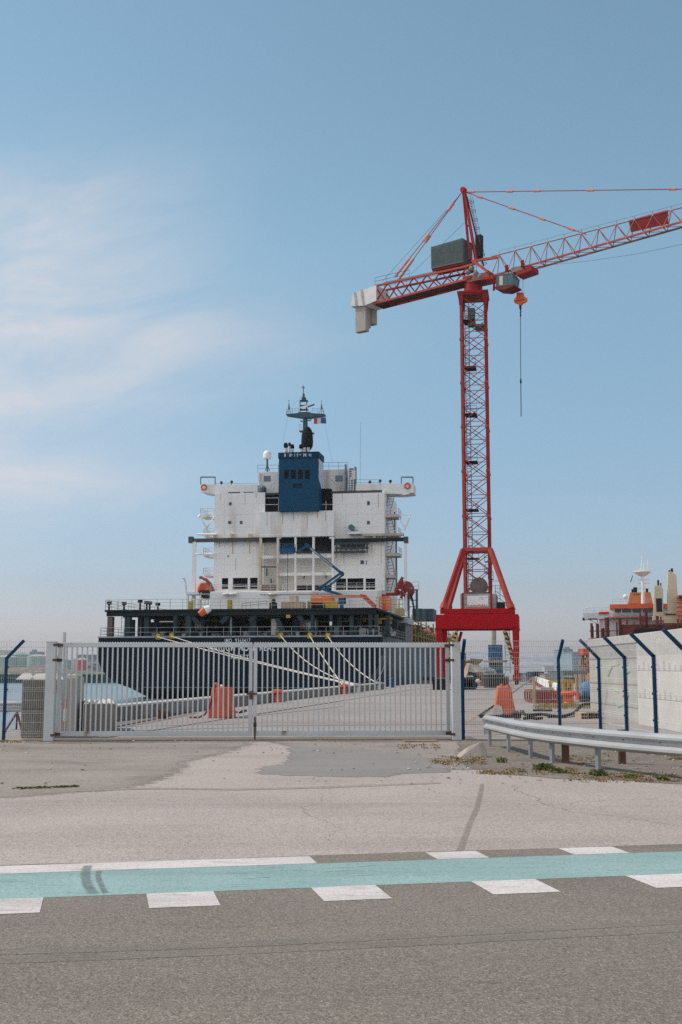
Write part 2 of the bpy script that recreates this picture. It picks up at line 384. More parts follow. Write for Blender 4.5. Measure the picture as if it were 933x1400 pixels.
skid([(122,1183),(117.5,1191),(117,1199),(119,1208),(123,1216),(129,1224)], .075, .0062)
PALE = M('lane_scuff', (.40,.45,.44), .9, 0, .2, 6)
for pts in (((436,1193),(462,1191),(492,1189.5)),((455,1187),(485,1185.5),(515,1183)),((330,1202),(352,1200.5),(374,1199.5)),((470,1199),(496,1197),(512,1196))): skid(list(pts), .035, .0062, 'lane_scuff', PALE)
skid([(136,1190),(134,1198),(136.5,1206),(140,1214),(145,1223)], .045, .0062)
# worn ground, repair patch and verge
def gp(*uv): return [G(u, v) for u, v in uv]
sheet('worn_asphalt', rough_edge(gp((-260,1017),(215,1013.5),(300,1017),(262,1028),(205,1040),(178,1057),(120,1074),(-20,1084),(-260,1092)), .05, .3, 3), .0030, ASPHG, 1.1)
sheet('worn_asphalt', rough_edge(gp((395,1014),(640,1012.5),(666,1040),(640,1050),(598,1040),(500,1036),(420,1019)), .06, .25, 5), .0030, ASPHG, .7)
sheet('asphalt_patch', rough_edge(gp((403,1021),(480,1024),(552,1031),(596,1044),(604,1056),(530,1057),(522,1062),(440,1061),(366,1058),(372,1050),(400,1044),(408,1034)), .03, .3, 6), .0045, PATCH, .22)
verge = gp((640,1012),(1300,1012),(1300,1092),(933,1071),(860,1066),(790,1064),(700,1058),(650,1048))
sheet('verge', rough_edge(verge, .07, .3, 8), .0060, DIRT, .35)
skid([(660,1070),(657,1085),(652,1105),(643,1125),(634,1150),(628,1166)], .065, .0052, 'asphalt_stain', M('stain_soft', (.285,.24,.215), .95, 0, .2, 8, fine=.3, fscale=60))
sheet('asphalt_seam', rough_edge_old(gp((105,1080),(210,1077.5),(330,1079),(460,1075),(600,1070),(600,1071.2),(460,1077),(330,1080.5),(210,1079),(105,1082)), .02, .2, 10), .0045, ASPHG, .05)
sheet('road_seam', rough_edge_old(gp((-40,1312),(250,1301),(470,1292),(933,1270),(933,1273),(470,1297),(250,1307),(-40,1318)), .008, .2, 12), .0030, SEAM, .05)
sheet('road_seam', rough_edge_old(gp((-40,1302),(250,1293),(470,1283),(933,1259),(933,1262),(470,1287),(250,1297),(-40,1306)), .008, .2, 13), .0030, SEAM, .05)
def crack(pts, w, seed, mat):
    r = random.Random(seed); P = [G(*p) for p in pts]
    for _ in range(4):
        out = []
        for a, b in zip(P, P[1:]): d = b-a; out += [a, (a+b)/2 + V((-d.y, d.x, 0))*r.uniform(-.16, .16)]
        P = out + [P[-1]]
    m = MB(); n_ = len(P)
    for i in range(n_-1):
        d = (P[i+1]-P[i]).normalized(); n = V((-d.y, d.x, 0))*w*r.uniform(.12, .55); m.add([P[i]-n, P[i+1]-n, P[i+1]+n, P[i]+n], [(0,1,2,3)])
    for q in m.v: q.z = .0060
    return structure(m.build('crack', mat))
CRK = M('crack_dark', (.085,.072,.062), .95, 0, .3, 6)
for k, (pts, w) in enumerate([(((30,1100),(120,1090),(240,1096),(330,1088)),.006),(((700,1075),(745,1100),(790,1112),(860,1118),(933,1130)),.007),(((420,1064),(440,1090),(436,1120),(450,1150)),.004),(((560,1075),(640,1092),(720,1096)),.005),(((0,1268),(150,1262),(300,1270),(420,1262)),.003),(((520,1350),(600,1338),(720,1345),(933,1330)),.003),(((100,1032),(170,1040),(230,1036)),.008),(((660,1096),(770,1100),(900,1092)),.006)]): crack(pts, w, 60+k, CRK)
# joints and crane rails on the quay
JOINT = M('joint_tar', (.05,.045,.04), .9)
def strip_line(name, pts, w, mat, z=.004):
    m = MB(); n = None
    for a, b in zip(pts, pts[1:]):
        d = (b-a).normalized(); n = V((-d.y, d.x, 0))*w/2; m.add([a-n, b-n, b+n, a+n], [(0,1,2,3)])
    for q in m.v: q.z = z
    return structure(m.build(name, mat))
sheet('gate_dirt_shade', rough_edge(gp((40,1010),(200,1008.5),(420,1008),(640,1007.5),(640,1013),(520,1015),(400,1013.5),(240,1015),(100,1016.5),(40,1016)), .03, .3, 21), .0045, DIRT, .18)  # dirt along the gate foot; dark tone also paints the gap's shadow
sheet('parapet_dirt', rough_edge(gp((142,989),(200,982),(260,974),(262,976),(230,982.5),(190,990),(160,994)), .05, .3, 22), .0045, DIRT, .25)
strip_line('crane_rail', [G(656,979), V((LX(300)+11.6, 300, 0))], .16, M('rail_steel', (.10,.085,.075), .5, .4, .3))
strip_line('crane_rail', [V((LX(28)+3.1, 28, 0)), V((LX(300)+3.1, 300, 0))], .16, _mats['rail_steel'])
for (a, b) in (((352,992.5),(860,989)),((100,1001.5),(345,994.5)),((100,995),(330,990)),((345,978),(470,958)),((300,984),(470,966))): strip_line('quay_joint', [G(*a), G(*b)], .10, JOINT)
strip_line('quay_joint', [G(628,994), G(700,950)], .10, M('worn_red_line', (.33,.20,.17), .9, 0, .3, 6))
# far shore with rubble, and hills
def terrain(name, x0, x1, y0, y1, nx, ny, fn, mat):
    m = MB(); 
    for j in range(ny+1):
        for i in range(nx+1):
            x = x0 + (x1-x0)*i/nx; y = y0 + (y1-y0)*j/ny; m.v.append(V((x, y, fn(x, y))))
    for j in range(ny):
        for i in range(nx): a = j*(nx+1)+i; m.f.append((a, a+1, a+nx+2, a+nx+1))
    m.keep = True
    return structure(m.build(name, mat, smooth='all'))
def fbm(x, y, s=0):
    return sum(sin(x*f*1.3 + s + 2*sin(y*f + s))*cos(y*f*.9 + s*1.7 + sin(x*f*.7))/f for f in (1, 2.1, 4.3, 8.7))*.5
def shore(x, y):
    e = min(1, max(0, (y-296)/10)); u = x/y*F + 466
    mound = 1.9*math.exp(-((x+84)/13)**2)*math.exp(-((y-325)/22)**2)*(1+.25*fbm(x*.25, y*.25, 1))
    return -2.2 + e*(2.6 + .25*fbm(x*.3, y*.3)) + mound*e + e*.5*math.exp(-((x+108)/16)**2)*math.exp(-((y-330)/30)**2)
terrain('far_shore', -330, -42, 294, 900, 150, 120, shore, SHOREM)
HILL = M('hill_limestone_hazed', (.235,.245,.255), .95, 0, .28, .006, fine=.25, fscale=.03)  # pale limestone, with distance haze mixed into the bluish tone
terrain('hills', -2500, 2600, 3300, 4300, 120, 12, lambda x, y: -3 + max(0, 1-abs(y-3800)/500)*(34 + 22*fbm(x*.003, y*.001, 2) + 26*math.exp(-((x-400)/330)**2)), HILL)
terrain('far_coast', 60, 1400, 1500, 1800, 60, 6, lambda x, y: -2.5 + max(0, 1-abs(y-1650)/150)*(9 + 3*fbm(x*.01, y*.01, 5)), HILL)
sheet('far_wharf', [(-100,289),(-42,289),(-42,297),(-100,297)], .35, M('teal_weed', (.03,.075,.075), .8))
structure(MB().bx(-100,-42,289,297,-3,.34).build('far_wharf_wall', _mats['teal_weed']))
# ================================================================== GATE, FENCE, GUARDRAIL
gA = G(76, 1012.2); gB = G(617, 1010.6); gA.z = gB.z = 0
GD = (gB - gA).normalized(); GN = V((GD.y, -GD.x, 0))      # GN looks at the camera
ga = math.atan2(-GD.y, GD.x)
GH = PD(345, 878.5, gA.y).z
Lg = (gB - gA).length
def gate_leaf(x0, x1, label, free):
    t = thing('gate_leaf', label, 'gate', gA + GD*x0, ga, 'two leaves of the grey gate'); w = x1 - x0; zb = .09
    f = MB(); f.bx(0, w, -.04, .04, GH-.105, GH); f.bx(0, w, -.04, .04, zb, zb+.11)
    f.bx(0, .085, -.035, .035, zb+.11, GH-.105); f.bx(w-.085, w, -.035, .035, zb+.11, GH-.105)
    f.build('frame', GREYP, t, bevel=.006)
    n = 36
    b = None
    for k in range(n):
        x = .085 + (w-.17)*(k+1)/(n+1)
        if b is None:
            b = MB().bx(-.0165, .0165, -.016, .016, zb+.112, GH-.107).build('bar', GREYP, t); b.location.x = x
        else:
            c = b.copy(); COL.objects.link(c); c.parent = t['_o']; c.location.x = x
    s = MB(); m = int(w/.06)
    for k in range(m): x = w*(k+.5)/m; s.add([(x-.018,0,GH),(x+.018,0,GH),(x+.018,.006,GH),(x-.018,.006,GH),(x,.003,GH+.022)], [(0,1,4),(1,2,4),(2,3,4),(3,0,4),(3,2,1,0)])
    s.build('spike_strip', GREYP, t)
    h = MB()
    xs = .12 if free == 'r' else w-.12
    xb = w-.05 if free == 'r' else .05
    for z in ((.14, GH-.06, GH-.40)): h.bx(xb-.06, xb+.06, -.065, -.041, z-.03, z+.03); h.tube((xb-(.05 if free != 'r' else -.05),-.07,z-.05),(xb-(.05 if free != 'r' else -.05),-.07,z+.05),.022,6)
    h.each('hinge', RUSTY, t)
    d = MB(); xs = w-.045 if free != 'r' else .045
    if free == 'r': d.tube((xs,-.06,.0),(xs,-.06,.52),.02,6); d.bx(xs-.035,xs+.035,-.055,-.037,.3,.38); d.build('drop_bolt', RUSTY, t)
    else:
        d.bx(xs-.09, xs+.16, -.06, -.037, 1.02, 1.06); d.bx(xs-.02, xs+.06, -.075, -.037, .92, 1.1); d.build('latch', RUSTY, t)
    return t
mid = (G(345.5, 1011) - gA).dot(GD)
gate_leaf(.0, mid-.012, 'grey barred gate leaf beside the tall thin pole, latch on its free edge', 'l')
gate_leaf(mid+.012, Lg-.02, 'grey barred gate leaf next to the blue post, rusty drop bolt on its free edge', 'r')
def gate_post(u0, u1, vb, label):
    a = G(u0, vb); b = G(u1, vb); c = (a+b)/2; w = (b-a).length
    t = thing('gate_post', label, 'gate post', (c.x, c.y, 0), ga, 'square posts carrying the gate')
    MB().bx(-w/2, w/2, -.11, .11, 0, GH+.0).build('post', GREYP, t, bevel=.008)
    MB().bx(-w/2-.004, w/2+.004, -.115, .115, GH+.001, GH+.016).build('cap', GREYP, t)
    MB().bx(-w/2-.06, w/2+.06, -.2, .2, .0, .012).build('base_plate', RUSTY, t)
    h = MB()
    sx = w/2 if u0 < 300 else -w/2
    for z in (.14, GH-.06, GH-.40): h.bx(sx-.05, sx+.05, -.135, -.112, z-.025, z+.025)
    h.each('hinge_lug', RUSTY, t)
gate_post(60.5, 73.5, 1013.5, 'wide square grey gate post beside the grey concrete block')
gate_post(618.5, 630.5, 1012, 'square grey gate post beside the bent blue fence post')
# ---- wire mesh fences with cranked blue posts
FZ = 1.86
def wire_panel(t, p, q, arm, z0=.06, dx=.05, name='wire_panel'):
    "welded mesh from p to q (thing-local), folded out along arm above FZ"
    m = MB(); p = V(p); q = V(q); n = int((q-p).length/dx); arm = V(arm); d = (q-p).normalized(); nn = d.cross(UP)
    for k in range(n+1):
        c = p.lerp(q, k/max(1, n)); m.tube(c+UP*z0, c+UP*FZ, .0028, 3); m.tube(c+UP*FZ, c+UP*FZ+arm, .0028, 3)
    zs = [z0+.02, .16, .20, .40, .60, .64, .68, .90, 1.10, 1.14, 1.18, 1.40, 1.60, 1.64, 1.68, FZ]
    for z in zs:
        o = nn*.025 if z in (.20, .64, 1.14, 1.64) else V((0,0,0))
        m.tube(p+UP*z+o, q+UP*z+o, .0042, 3)
    for k in (.33, .66, 1.0): m.tube(p+UP*FZ+arm*k, q+UP*FZ+arm*k, .0042, 3)
    return m.build(name, WIRE, t)
def cranked_post(t, c, arm, s=.032, name='post'):
    c = V(c); arm = V(arm); m = MB()
    m.bx(c.x-s, c.x+s, c.y-s, c.y+s, 0, FZ+.01)
    e = c+UP*FZ+arm*1.04
    m.bar(c+UP*(FZ-.02), e, s*2, s*2, up=V((0,0,1)) if abs(arm.y) > abs(arm.x) else V((0,1,0)))
    o = m.build(name, BLUEP, t, bevel=.004)
    k = MB()
    for z in (.2, .64, 1.14, 1.64): k.bx(c.x-s-.012, c.x+s+.012, c.y+s+.001, c.y+s+.02, z-.02, z+.02)
    k.build('clamp', BLUEP, o); 
    f = MB().bx(c.x-.09, c.x+.09, c.y-.09, c.y+.09, 0, .014); f.build('foot_plate', CONCM, o)
lp = G(5, 1012.5); lq = G(61, 1012.5)
t = thing('mesh_fence', 'pale wire mesh fence on one blue post, in front of the grey concrete block', 'fence', (lp.x, lp.y, 0))
cranked_post(t, (0,0,0), (.40,-.12,.37)); wire_panel(t, (0,.04,0), (lq.x-lp.x-.02,.04,0), (.02,-.12,.36))
wire_panel(t, (-2.3,.04,0), (0,.04,0), (.0,-.12,.36))
f0 = G(633.5, 1011.5); fy = f0.y + .05
X1 = 5.02; X2 = 5.95
t = thing('mesh_fence', 'pale wire mesh fence on two blue posts between the gate and its corner', 'fence', (f0.x, fy, 0))
cranked_post(t, (.0,-.10,0), (.01,-.42,.38), .036); cranked_post(t, (X1-f0.x,0,0), (.03,-.42,.38))
wire_panel(t, (.05,.05,0), (X1-f0.x,.05,0), (0,-.42,.38)); wire_panel(t, (X1-f0.x,.05,0), (X2-f0.x-.05,.05,0), (0,-.42,.38))
t = thing('mesh_fence', 'side run of wire mesh fence on blue posts leaning over, before the concrete walls', 'fence', (X2, fy, 0))
ys = [0, 24.75-fy, 22.45-fy, 20.15-fy, 17.85-fy]
for y in ys[:4]: cranked_post(t, (0, y, 0), (-.41, 0, .40))
for a, b in zip(ys, ys[1:]): wire_panel(t, (.05, a, 0), (.05, b, 0), (-.41, 0, .40))
# ---- curved guardrail
def smooth(pts, n=8):
    out = []; P = [pts[0]] + pts + [pts[-1]]
    for i in range(1, len(P)-2):
        for k in range(n):
            s = k/n; a, b, c, d = P[i-1], P[i], P[i+1], P[i+2]
            out.append(.5*((2*b) + (c-a)*s + (2*a-5*b+4*c-d)*s*s + (3*b-a-3*c+d)*s*s*s))
    return out + [pts[-1]]
rp = [V((p[0], p[1], 0)) for p in ((3.10,24.8),(3.22,23.6),(3.34,22.2),(3.54,20.9),(3.88,19.8),(4.42,18.4),(5.25,17.0),(6.4,15.7),(8.0,14.6))]
rc = smooth(rp, 6)
WP = [(o_, z_-.03) for o_, z_ in [(.0,.685),(.035,.675),(.085,.635),(.085,.60),(.01,.55),(.01,.505),(.085,.455),(.085,.42),(.035,.38),(.0,.37)]]
def w_beam(path, side, prof=WP, th=.006):
    secs = []
    for i, p in enumerate(path):
        d = (path[min(i+1, len(path)-1)] - path[max(i-1, 0)]).normalized(); n = V((d.y, -d.x, 0))*side
        secs.append([p + n*(o+.06) + UP*z for o, z in prof] + [p + n*(o+.06-th) + UP*(z+(.002 if 0 < k < len(prof)-1 else 0)) for k, (o, z) in reversed(list(enumerate(prof)))])
    return MB().loft(secs)
t = thing('guardrail', 'curved galvanised guardrail on posts along the verge, before the blue fence', 'guardrail', rp[0])
GALVL = M('guardrail_zinc', (.37,.375,.38), .45, .2, .10, 1.3, rust=.05, rscale=3, streak=.4, bump=.04, bscale=20)
sgn = -1 if V((rc[1].y-rc[0].y, -(rc[1].x-rc[0].x), 0)).dot(V((-1,-.6,0))) < 0 else 1
w_beam(rc, sgn).build('rail', GALVL, t, world=True, smooth=True)
def near(p):
    i = min(range(len(rc)), key=lambda k: (rc[k]-p).length); d = (rc[min(i+1, len(rc)-1)]-rc[max(i-1,0)]).normalized(); return rc[i], d
pp = [G(682,1021), G(700,1029), G(722,1037), G(767,1042.5), G(836,1053), V((6.5,15.65,0))]
for p in pp:
    c, d = near(p); n = V((d.y,-d.x,0))*sgn
    m = MB(); q = c - n*.0
    yaw = math.atan2(d.y, d.x)
    m.box(q+UP*.30, (.095,.06,.60), yaw); m.build('post', M('post_zinc', (.23,.24,.245), .5, .2, .15, 2, rust=.15), t, world=True, bevel=.008)
    m = MB(); m.box(q+n*.028+UP*.53, (.06,.06,.10), yaw); m.build('spacer', GALV, t, world=True)
b = MB()
for k in range(3, len(rc)-1, 3):
    c, d = near(rc[k]); n = V((d.y,-d.x,0))*sgn
    b.tube(c+n*.068+UP*.528, c+n*.085+UP*.528, .016, 6)
b.build('bolt', RUSTY, t, world=True)
j = MB(); c, d = near(G(825,1050)); n = V((d.y,-d.x,0))*sgn; j.box(c+n*.075+UP*.528, (.12,.012,.05), math.atan2(d.y, d.x)); j.build('splice_plate', GALV, t, world=True)
for u, v, lab in ((774.5,1043,'rusty brown steel post behind the guardrail, below the first post of the side fence'),(852,1044,'rusty brown steel post behind the guardrail, below the middle of the side fence')):
    g_ = G(u, v+1); m = MB(); m.box(g_+UP*.29, (.10,.012,.58)); m.box(g_+V((-.05,.05,.29)), (.012,.10,.58)); m.box(g_+V((.05,.05,.29)), (.012,.10,.58))
    m.build('steel_post', RUSTY, tags=(lab, 'post', 'rusty posts behind the guardrail'))
# left guardrail behind the left fence
lg0 = G(48, 1000); yL = lg0.y+1.2
zt = PD(20, 956.5, yL).z; zb = PD(20, 972, yL).z; xr = PD(47, 960, yL).x
t = thing('guardrail', 'short grey guardrail end on a square post, behind the left wire fence', 'guardrail', (xr-.3, yL, 0))
w_beam([V((xr-6, yL, 0)), V((xr-3, yL, 0)), V((xr, yL, 0))], 1, [(o, zb + (z-.37)/.315*(zt-zb)) for o, z in WP]).build('rail', GALV, t, world=True, smooth=True)
for dx in (-.23, -3.4): MB().box((xr+dx, yL, zt/2-.02), (.14,.10,zt-.06)).build('post', GALV, t, world=True)
m = MB(); a = PD(24, 973, yL-.35); 
for q in (PD(8,1008,yL-.6), PD(22,1008,yL-.35), PD(29,1008,yL-.3)): q.z = .005; m.tube(a, q, .03, 6)
m.build('tripod_stand', M('tripod_red', (.12,.03,.025), .7), tags=('dark red steel tripod leaning under the guardrail behind the left fence', 'tripod'))
# low steel beam on stubs behind the fence corner
t_ = PD(656, 977.5, 29.5); e_ = PD(712, 977.5, 29.5)
t = thing('beam_barrier', 'dark low steel beam barrier behind the fence, in front of an orange barrier', 'barrier', ((t_.x+e_.x)/2, 29.5, 0))
MB().bx(t_.x, e_.x, 29.4, 29.62, t_.z-.07, t_.z).build('beam', DARK, t, world=True)
for x in (t_.x+.15, e_.x-.08): MB().bx(x-.07, x+.07, 29.43, 29.57, 0, t_.z-.075).build('stub', GALV, t, world=True)
m = MB()
for k in range(12):
    x = e_.x-.22+.028*k+rnd.uniform(-.02,.02); m.lathe([(.02,0),(.05,.02),(.05,.05),(.02,.07)], (x, 29.5+rnd.uniform(-.06,.06), t_.z+.002+.05*(k % 2)), 8, (rnd.uniform(-1,1), rnd.uniform(-1,1), .6))
m.build('chain', RUSTY, tags=('heap of rusty chain lying on the end of the dark steel beam', 'chain'))
# ---- orange barrier blocks
def wedge(wb, wt, db, dt, h):
    m = MB(); prof = [(0,1),(.18,.97),(.30,.82),(1,.0)]
    secs = []
    for z, k in ((0,1),(.16,.98),(.32,.74),(1,.0)):
        w = wt+(wb-wt)*k; d = dt+(db-dt)*k; secs.append([V((-w/2,-d/2,z*h)),V((w/2,-d/2,z*h)),V((w/2,d/2,z*h)),V((-w/2,d/2,z*h))])
    return m.loft(secs)
def barrier(ul, ur, vt, vb, wt_k, label, a, depth=1.4):
    p = G((ul+ur)/2, vb); h = PD(ul, vt, p.y).z; w = (G(ur, vb)-G(ul, vb)).length*.86
    t = thing('orange_barrier', label, 'barrier', (p.x, p.y+depth/2, 0), a, 'faded orange barrier blocks on the quay')
    m = MB(); secs = []
    for z, k in ((0,1),(.12,.98),(.5,.80),(1,wt_k)): secs.append([V((-w/2*k,-depth/2,z*h)),V((w/2*k,-depth/2,z*h)),V((w/2*k,depth/2,z*h)),V((-w/2*k,depth/2,z*h))])
    m.loft(secs).build('block', ORANGE, t, bevel=.03)
    g = MB()
    for x in (-.16, .16): g.bx(x*w-.02, x*w+.02, -depth/2*.97, -depth/2*.90, h*.45, h*.9)
    g.build('slot', DARK, t)
    return t, w, h
t, w, h = barrier(286, 317, 940, 982, .56, 'orange barrier block draped with a dark strap, behind the gate', R(16), 1.0)
s = MB(); s.path([(-.10,-.40,h+.10),(-.06,-.46,h+.02),(-.12,-.52,h*.72),(-.22,-.58,h*.35),(-.34,-.66,.12),(-.52,-.72,.03),(-.85,-.7,.03)], .035, 6)
o = s.build('lifting_strap', M('strap_brown', (.12,.04,.03), .9)); fr = t['_m']; 
for v_ in o.data.vertices: pass
o.location = fr.w(*o.location); o.rotation_euler = (0,0,-fr.a); tag(o, 'dark strap hanging over the orange barrier block behind the gate', 'strap')
o = MB().lathe([(.05,0),(.09,.03),(.08,.1),(.03,.16)], (0,0,0), 10).build('lifting_knob', ORANGE, t); o.location = (-.10,-.3,h+.0)
o = MB().ball((0,0,0), .045).build('ring', WHITE, t); o.location = (.09,-.3,h+.05)
t, w, h = barrier(677, 711, 938.5, 977.5, .60, 'orange barrier block with a broken grey corner, behind the fence beside the gate', R(6), 1.6)
m = MB(); c = [(-.36,-.93,.0),(-.52,-.93,.0),(-.50,-.9,.30),(-.30,-.88,.42),(-.12,-.89,.36),(-.06,-.93,.12),(-.12,-.94,0)]
m.prism([V((x*w/.95, y, z)) for x, y, z in [(-.50,-.84,0),(-.48,-.84,.26),(-.36,-.84,.36),(-.14,-.84,.30),(-.08,-.84,.10),(-.14,-.84,0)]], (0,.04,0)).build('broken_patch', CONCW, t)
m = MB(); m.tube((-.1,-.75,h-.02),(-.1,-.75,h+.10),.05,8); m.tube((.12,-.75,h-.02),(.12,-.75,h+.06),.06,8); m.build('stub', ORANGE, t)
# ---- boulder, board, small weeds
def rock(c, sx, sy, sz, seed, pts=None):
    r = random.Random(seed); bm = bmesh.new()
    for p in (pts or [(r.uniform(-1,1)*sx, r.uniform(-1,1)*sy, r.uniform(0,1)*sz) for _ in range(14)]): bm.verts.new(V(p))
    bmesh.ops.convex_hull(bm, input=bm.verts); 
    for v_ in [x for x in bm.verts if not x.link_faces]: bm.verts.remove(v_)
    bm.verts.index_update(); m = MB(); m.add([V(c)+x.co for x in bm.verts], [tuple(x.index for x in f.verts) for f in bm.faces]); bm.free(); return m
q = G(645.5, 1035)
rock(q, 0,0,0, 1, [(-.30,-.05,0),(-.22,-.14,.0),(.12,-.16,0),(.26,-.10,0),(.29,.10,.0),(.0,.2,0),(-.25,.12,0),(-.24,-.06,.08),(-.04,-.10,.21),(.12,-.12,.265),(.19,-.05,.27),(.27,-.03,.15),(.20,.08,.2),(0,.1,.19),(.17,-.15,.05)]).build('boulder', M('pale_stone', (.42,.365,.31), .9, 0, .10, 6, bump=.3, bscale=30, rust=.1, rcol=(.25,.2,.16)), bevel=.012, tags=('angular pale stone block lying on the dirt beside the gate', 'stone'))
q = G(575, 1014.5); MB().box(q+V((0,0,.025)), (.75,.25,.03), .1).build('wood_board', WOOD, tags=('flat weathered board lying in front of the gate', 'board'))
LEAFG = M('weed_leaf', (.13,.145,.05), .8, 0, .4, 12)
LEAFD = M('dry_grass_blade', (.22,.15,.06), .9, 0, .35, 10)
def tuft(c, n, h, sp, seed, broad=False):
    r = random.Random(seed); m = MB(); c = V(c)
    for _ in range(n):
        a = r.uniform(0, 2*pi); d = V((cos(a), sin(a), 0)); rad = sp*r.random()**.6; b = c + V((cos(r.uniform(0,6.3)), sin(r.uniform(0,6.3)), 0))*rad*.8
        hh = h*r.uniform(.45,1.1)*(1-.5*rad/sp); lean = r.uniform(.2,1.0)*hh; w = (.028 if broad else .010)*r.uniform(.6,1.3); s = V((-d.y, d.x, 0))*w
        mid = b + d*lean*.45 + UP*hh*.65; tip = b + d*lean + UP*hh*(.75 if broad else 1)
        m.add([b-s*.5, b+s*.5, mid+s, tip, mid-s], [(0,1,2,3,4)])
    m.keep = True; return m
weeds = [(686,1043,60,.16,.10,0,'small upright green grass tuft between the boulder and the guardrail'),
 (743,1053,120,.18,.22,1,'largest leafy green weed clump at the verge edge, below the guardrail'),(765,1057,80,.12,.18,1,'flat leafy weed clump just right of the largest clump'),
 (820,1061,80,.16,.15,1,'rounded dark green weed below the nearest galvanised guardrail post'),(862,1064,130,.09,.16,0,'long low strip of grassy weeds at the verge edge'),(908,1067,80,.10,.10,1,'small dark green weed nearest the picture edge, below the guardrail'),
 (712,1056,30,.08,.12,0,'thin yellowish weed at the verge edge left of the largest clump')]
for k, (u, v, n, h, sp, br, lab) in enumerate(weeds): tuft(G(u, v), n, h, sp, 40+k, br).build('weed', LEAFG, tags=(lab, 'weed', 'weeds along the verge'))
tuft(G(64,1078), 0, .1, .1, 1)
m = MB(); m.keep = True
for k in range(9): m2 = tuft(G(28+9*k, 1078.5-.3*k), 22, .045, .12, 70+k, True); m.add(m2.v, m2.f)
o = m.build('ground_weed', LEAFG); tag(o, 'low strip of creeping weed in the ground crack at the far left', 'weeds', kind='stuff')
m = MB(); m.keep = True; r = random.Random(5)
for (u0,u1,v0,v1,n) in ((548,600,1018,1024,34),(590,662,1034,1046,90),(655,700,1055,1060,30),(760,835,1034,1046,60),(780,933,1058,1070,120),(690,790,1050,1060,60),(918,933,1034,1040,24),(0,30,1013,1016,24)):
    for _ in range(n): m2 = tuft(G(r.uniform(u0,u1), r.uniform(v0,v1)), 7, .05, .10, r.random()); m.add(m2.v, m2.f)
o = m.build('dry_grass', LEAFD); tag(o, 'scattered dry brown grass on the verge', 'dry grass', kind='stuff')
m = MB(); m.keep = True
for _ in range(520):
    u = r.uniform(0,933); v = r.uniform(1013,1072) if u > 560 or r.random() < .3 else r.uniform(1012,1030)
    if u < 560 and r.random() < .5: continue
    c = G(u, v, .008); s = r.uniform(.008,.035); m2 = rock(c, s, s, s*.8, r.random()); m.add(m2.v, m2.f)
o = m.build('gravel', M('gravel_stone', (.34,.30,.27), .9, 0, .35, 5)); tag(o, 'loose gravel on the verge', 'gravel', kind='stuff')
# ---- concrete walls at the right
WX = 9.05
t = thing('concrete_wall', 'long grey concrete wall with faint graffiti behind the side fence', 'wall', (WX+.3, 37, 0))
MB().bx(WX, WX+.35, 27, 43, 0, 2.42).build('panel', CONCM, t, world=True)
MB().bx(WX-.05, WX+.4, 26.95, 43.05, 2.421, 2.66).build('coping', CONCW, t, world=True, bevel=.01)
m = MB()
for z in (.42, 1.12, 1.95): m.bx(WX-.022, WX+.001, 27, 43, z, z+.05)
m.build('joint_line', CONC, t, world=True)
GRAF = [((.30,.36,.17),[(848,908),(838,910),(832,925),(836,940),(846,946)]),((.42,.24,.22),[(850,938),(858,944),(852,952),(846,944)]),((.22,.33,.22),[(838,958),(846,966),(856,962),(860,950)]),((.20,.36,.34),[(856,912),(862,918),(856,922)])]
for k, (c, pts) in enumerate(GRAF):
    m = MB(); m.path([PL(u+.1, v, V((WX-.004,0,0)), V((1,0,0))) for u, v in pts], .035, 5); m.build('graffiti', M('spray_%s' % ('lime','rose','moss','mint')[k], c, .9), t, world=True)
BX = 8.62
def block(y0, y1, z0, z1, label, notches=0, top=False):
    t = thing('concrete_block', label, 'concrete block', (BX, (y0+y1)/2, z0), 0, 'stacked pale concrete blocks'); b = MB().bx(BX, BX+.42, y0+.006, y1-.006, z0, z1-.004)
    b.build('body', CONCW, t, world=True, bevel=.02)
    s = MB()
    for k in range(notches):
        y = y0 + (y1-y0)*(k+.5)/notches; s.bx(BX-.003, BX+.05, y-.09, y+.07, z0+.02, z0+.16+.05*((k*7) % 3))
    if notches: s.each('foot_notch', CONCM, t, world=True)
    if top:
        s = MB(); n = int((y1-y0)/.26)
        for k in range(n): y = y0+(y1-y0)*(k+.5)/n; s.add([(BX+.02,y-.10,z1),(BX+.40,y-.10,z1),(BX+.40,y+.10,z1),(BX+.02,y+.10,z1),(BX+.10,y-.05,z1+.10),(BX+.32,y-.05,z1+.10),(BX+.32,y+.05,z1+.10),(BX+.10,y+.05,z1+.10)], [(0,1,5,4),(1,2,6,5),(2,3,7,6),(3,0,4,7),(4,5,6,7),(3,2,1,0)])
        s.build('stud', CONCW, t, world=True)
    return t
pos = ['farthest', 'second farthest', 'nearest visible']; hs = [(0,.78,'bottom'),(.78,1.55,'middle'),(1.55,2.34,'top')]
ye = [34.4, 32.3, 30.2, 28.1]
for i in range(3):
    for z0, z1, hn in hs: block(ye[i+1], ye[i], z0, z1, '%s pale concrete block of the %s stack beside the fence' % (hn, pos[i]), 4 if hn != 'bottom' else 0, hn == 'top')
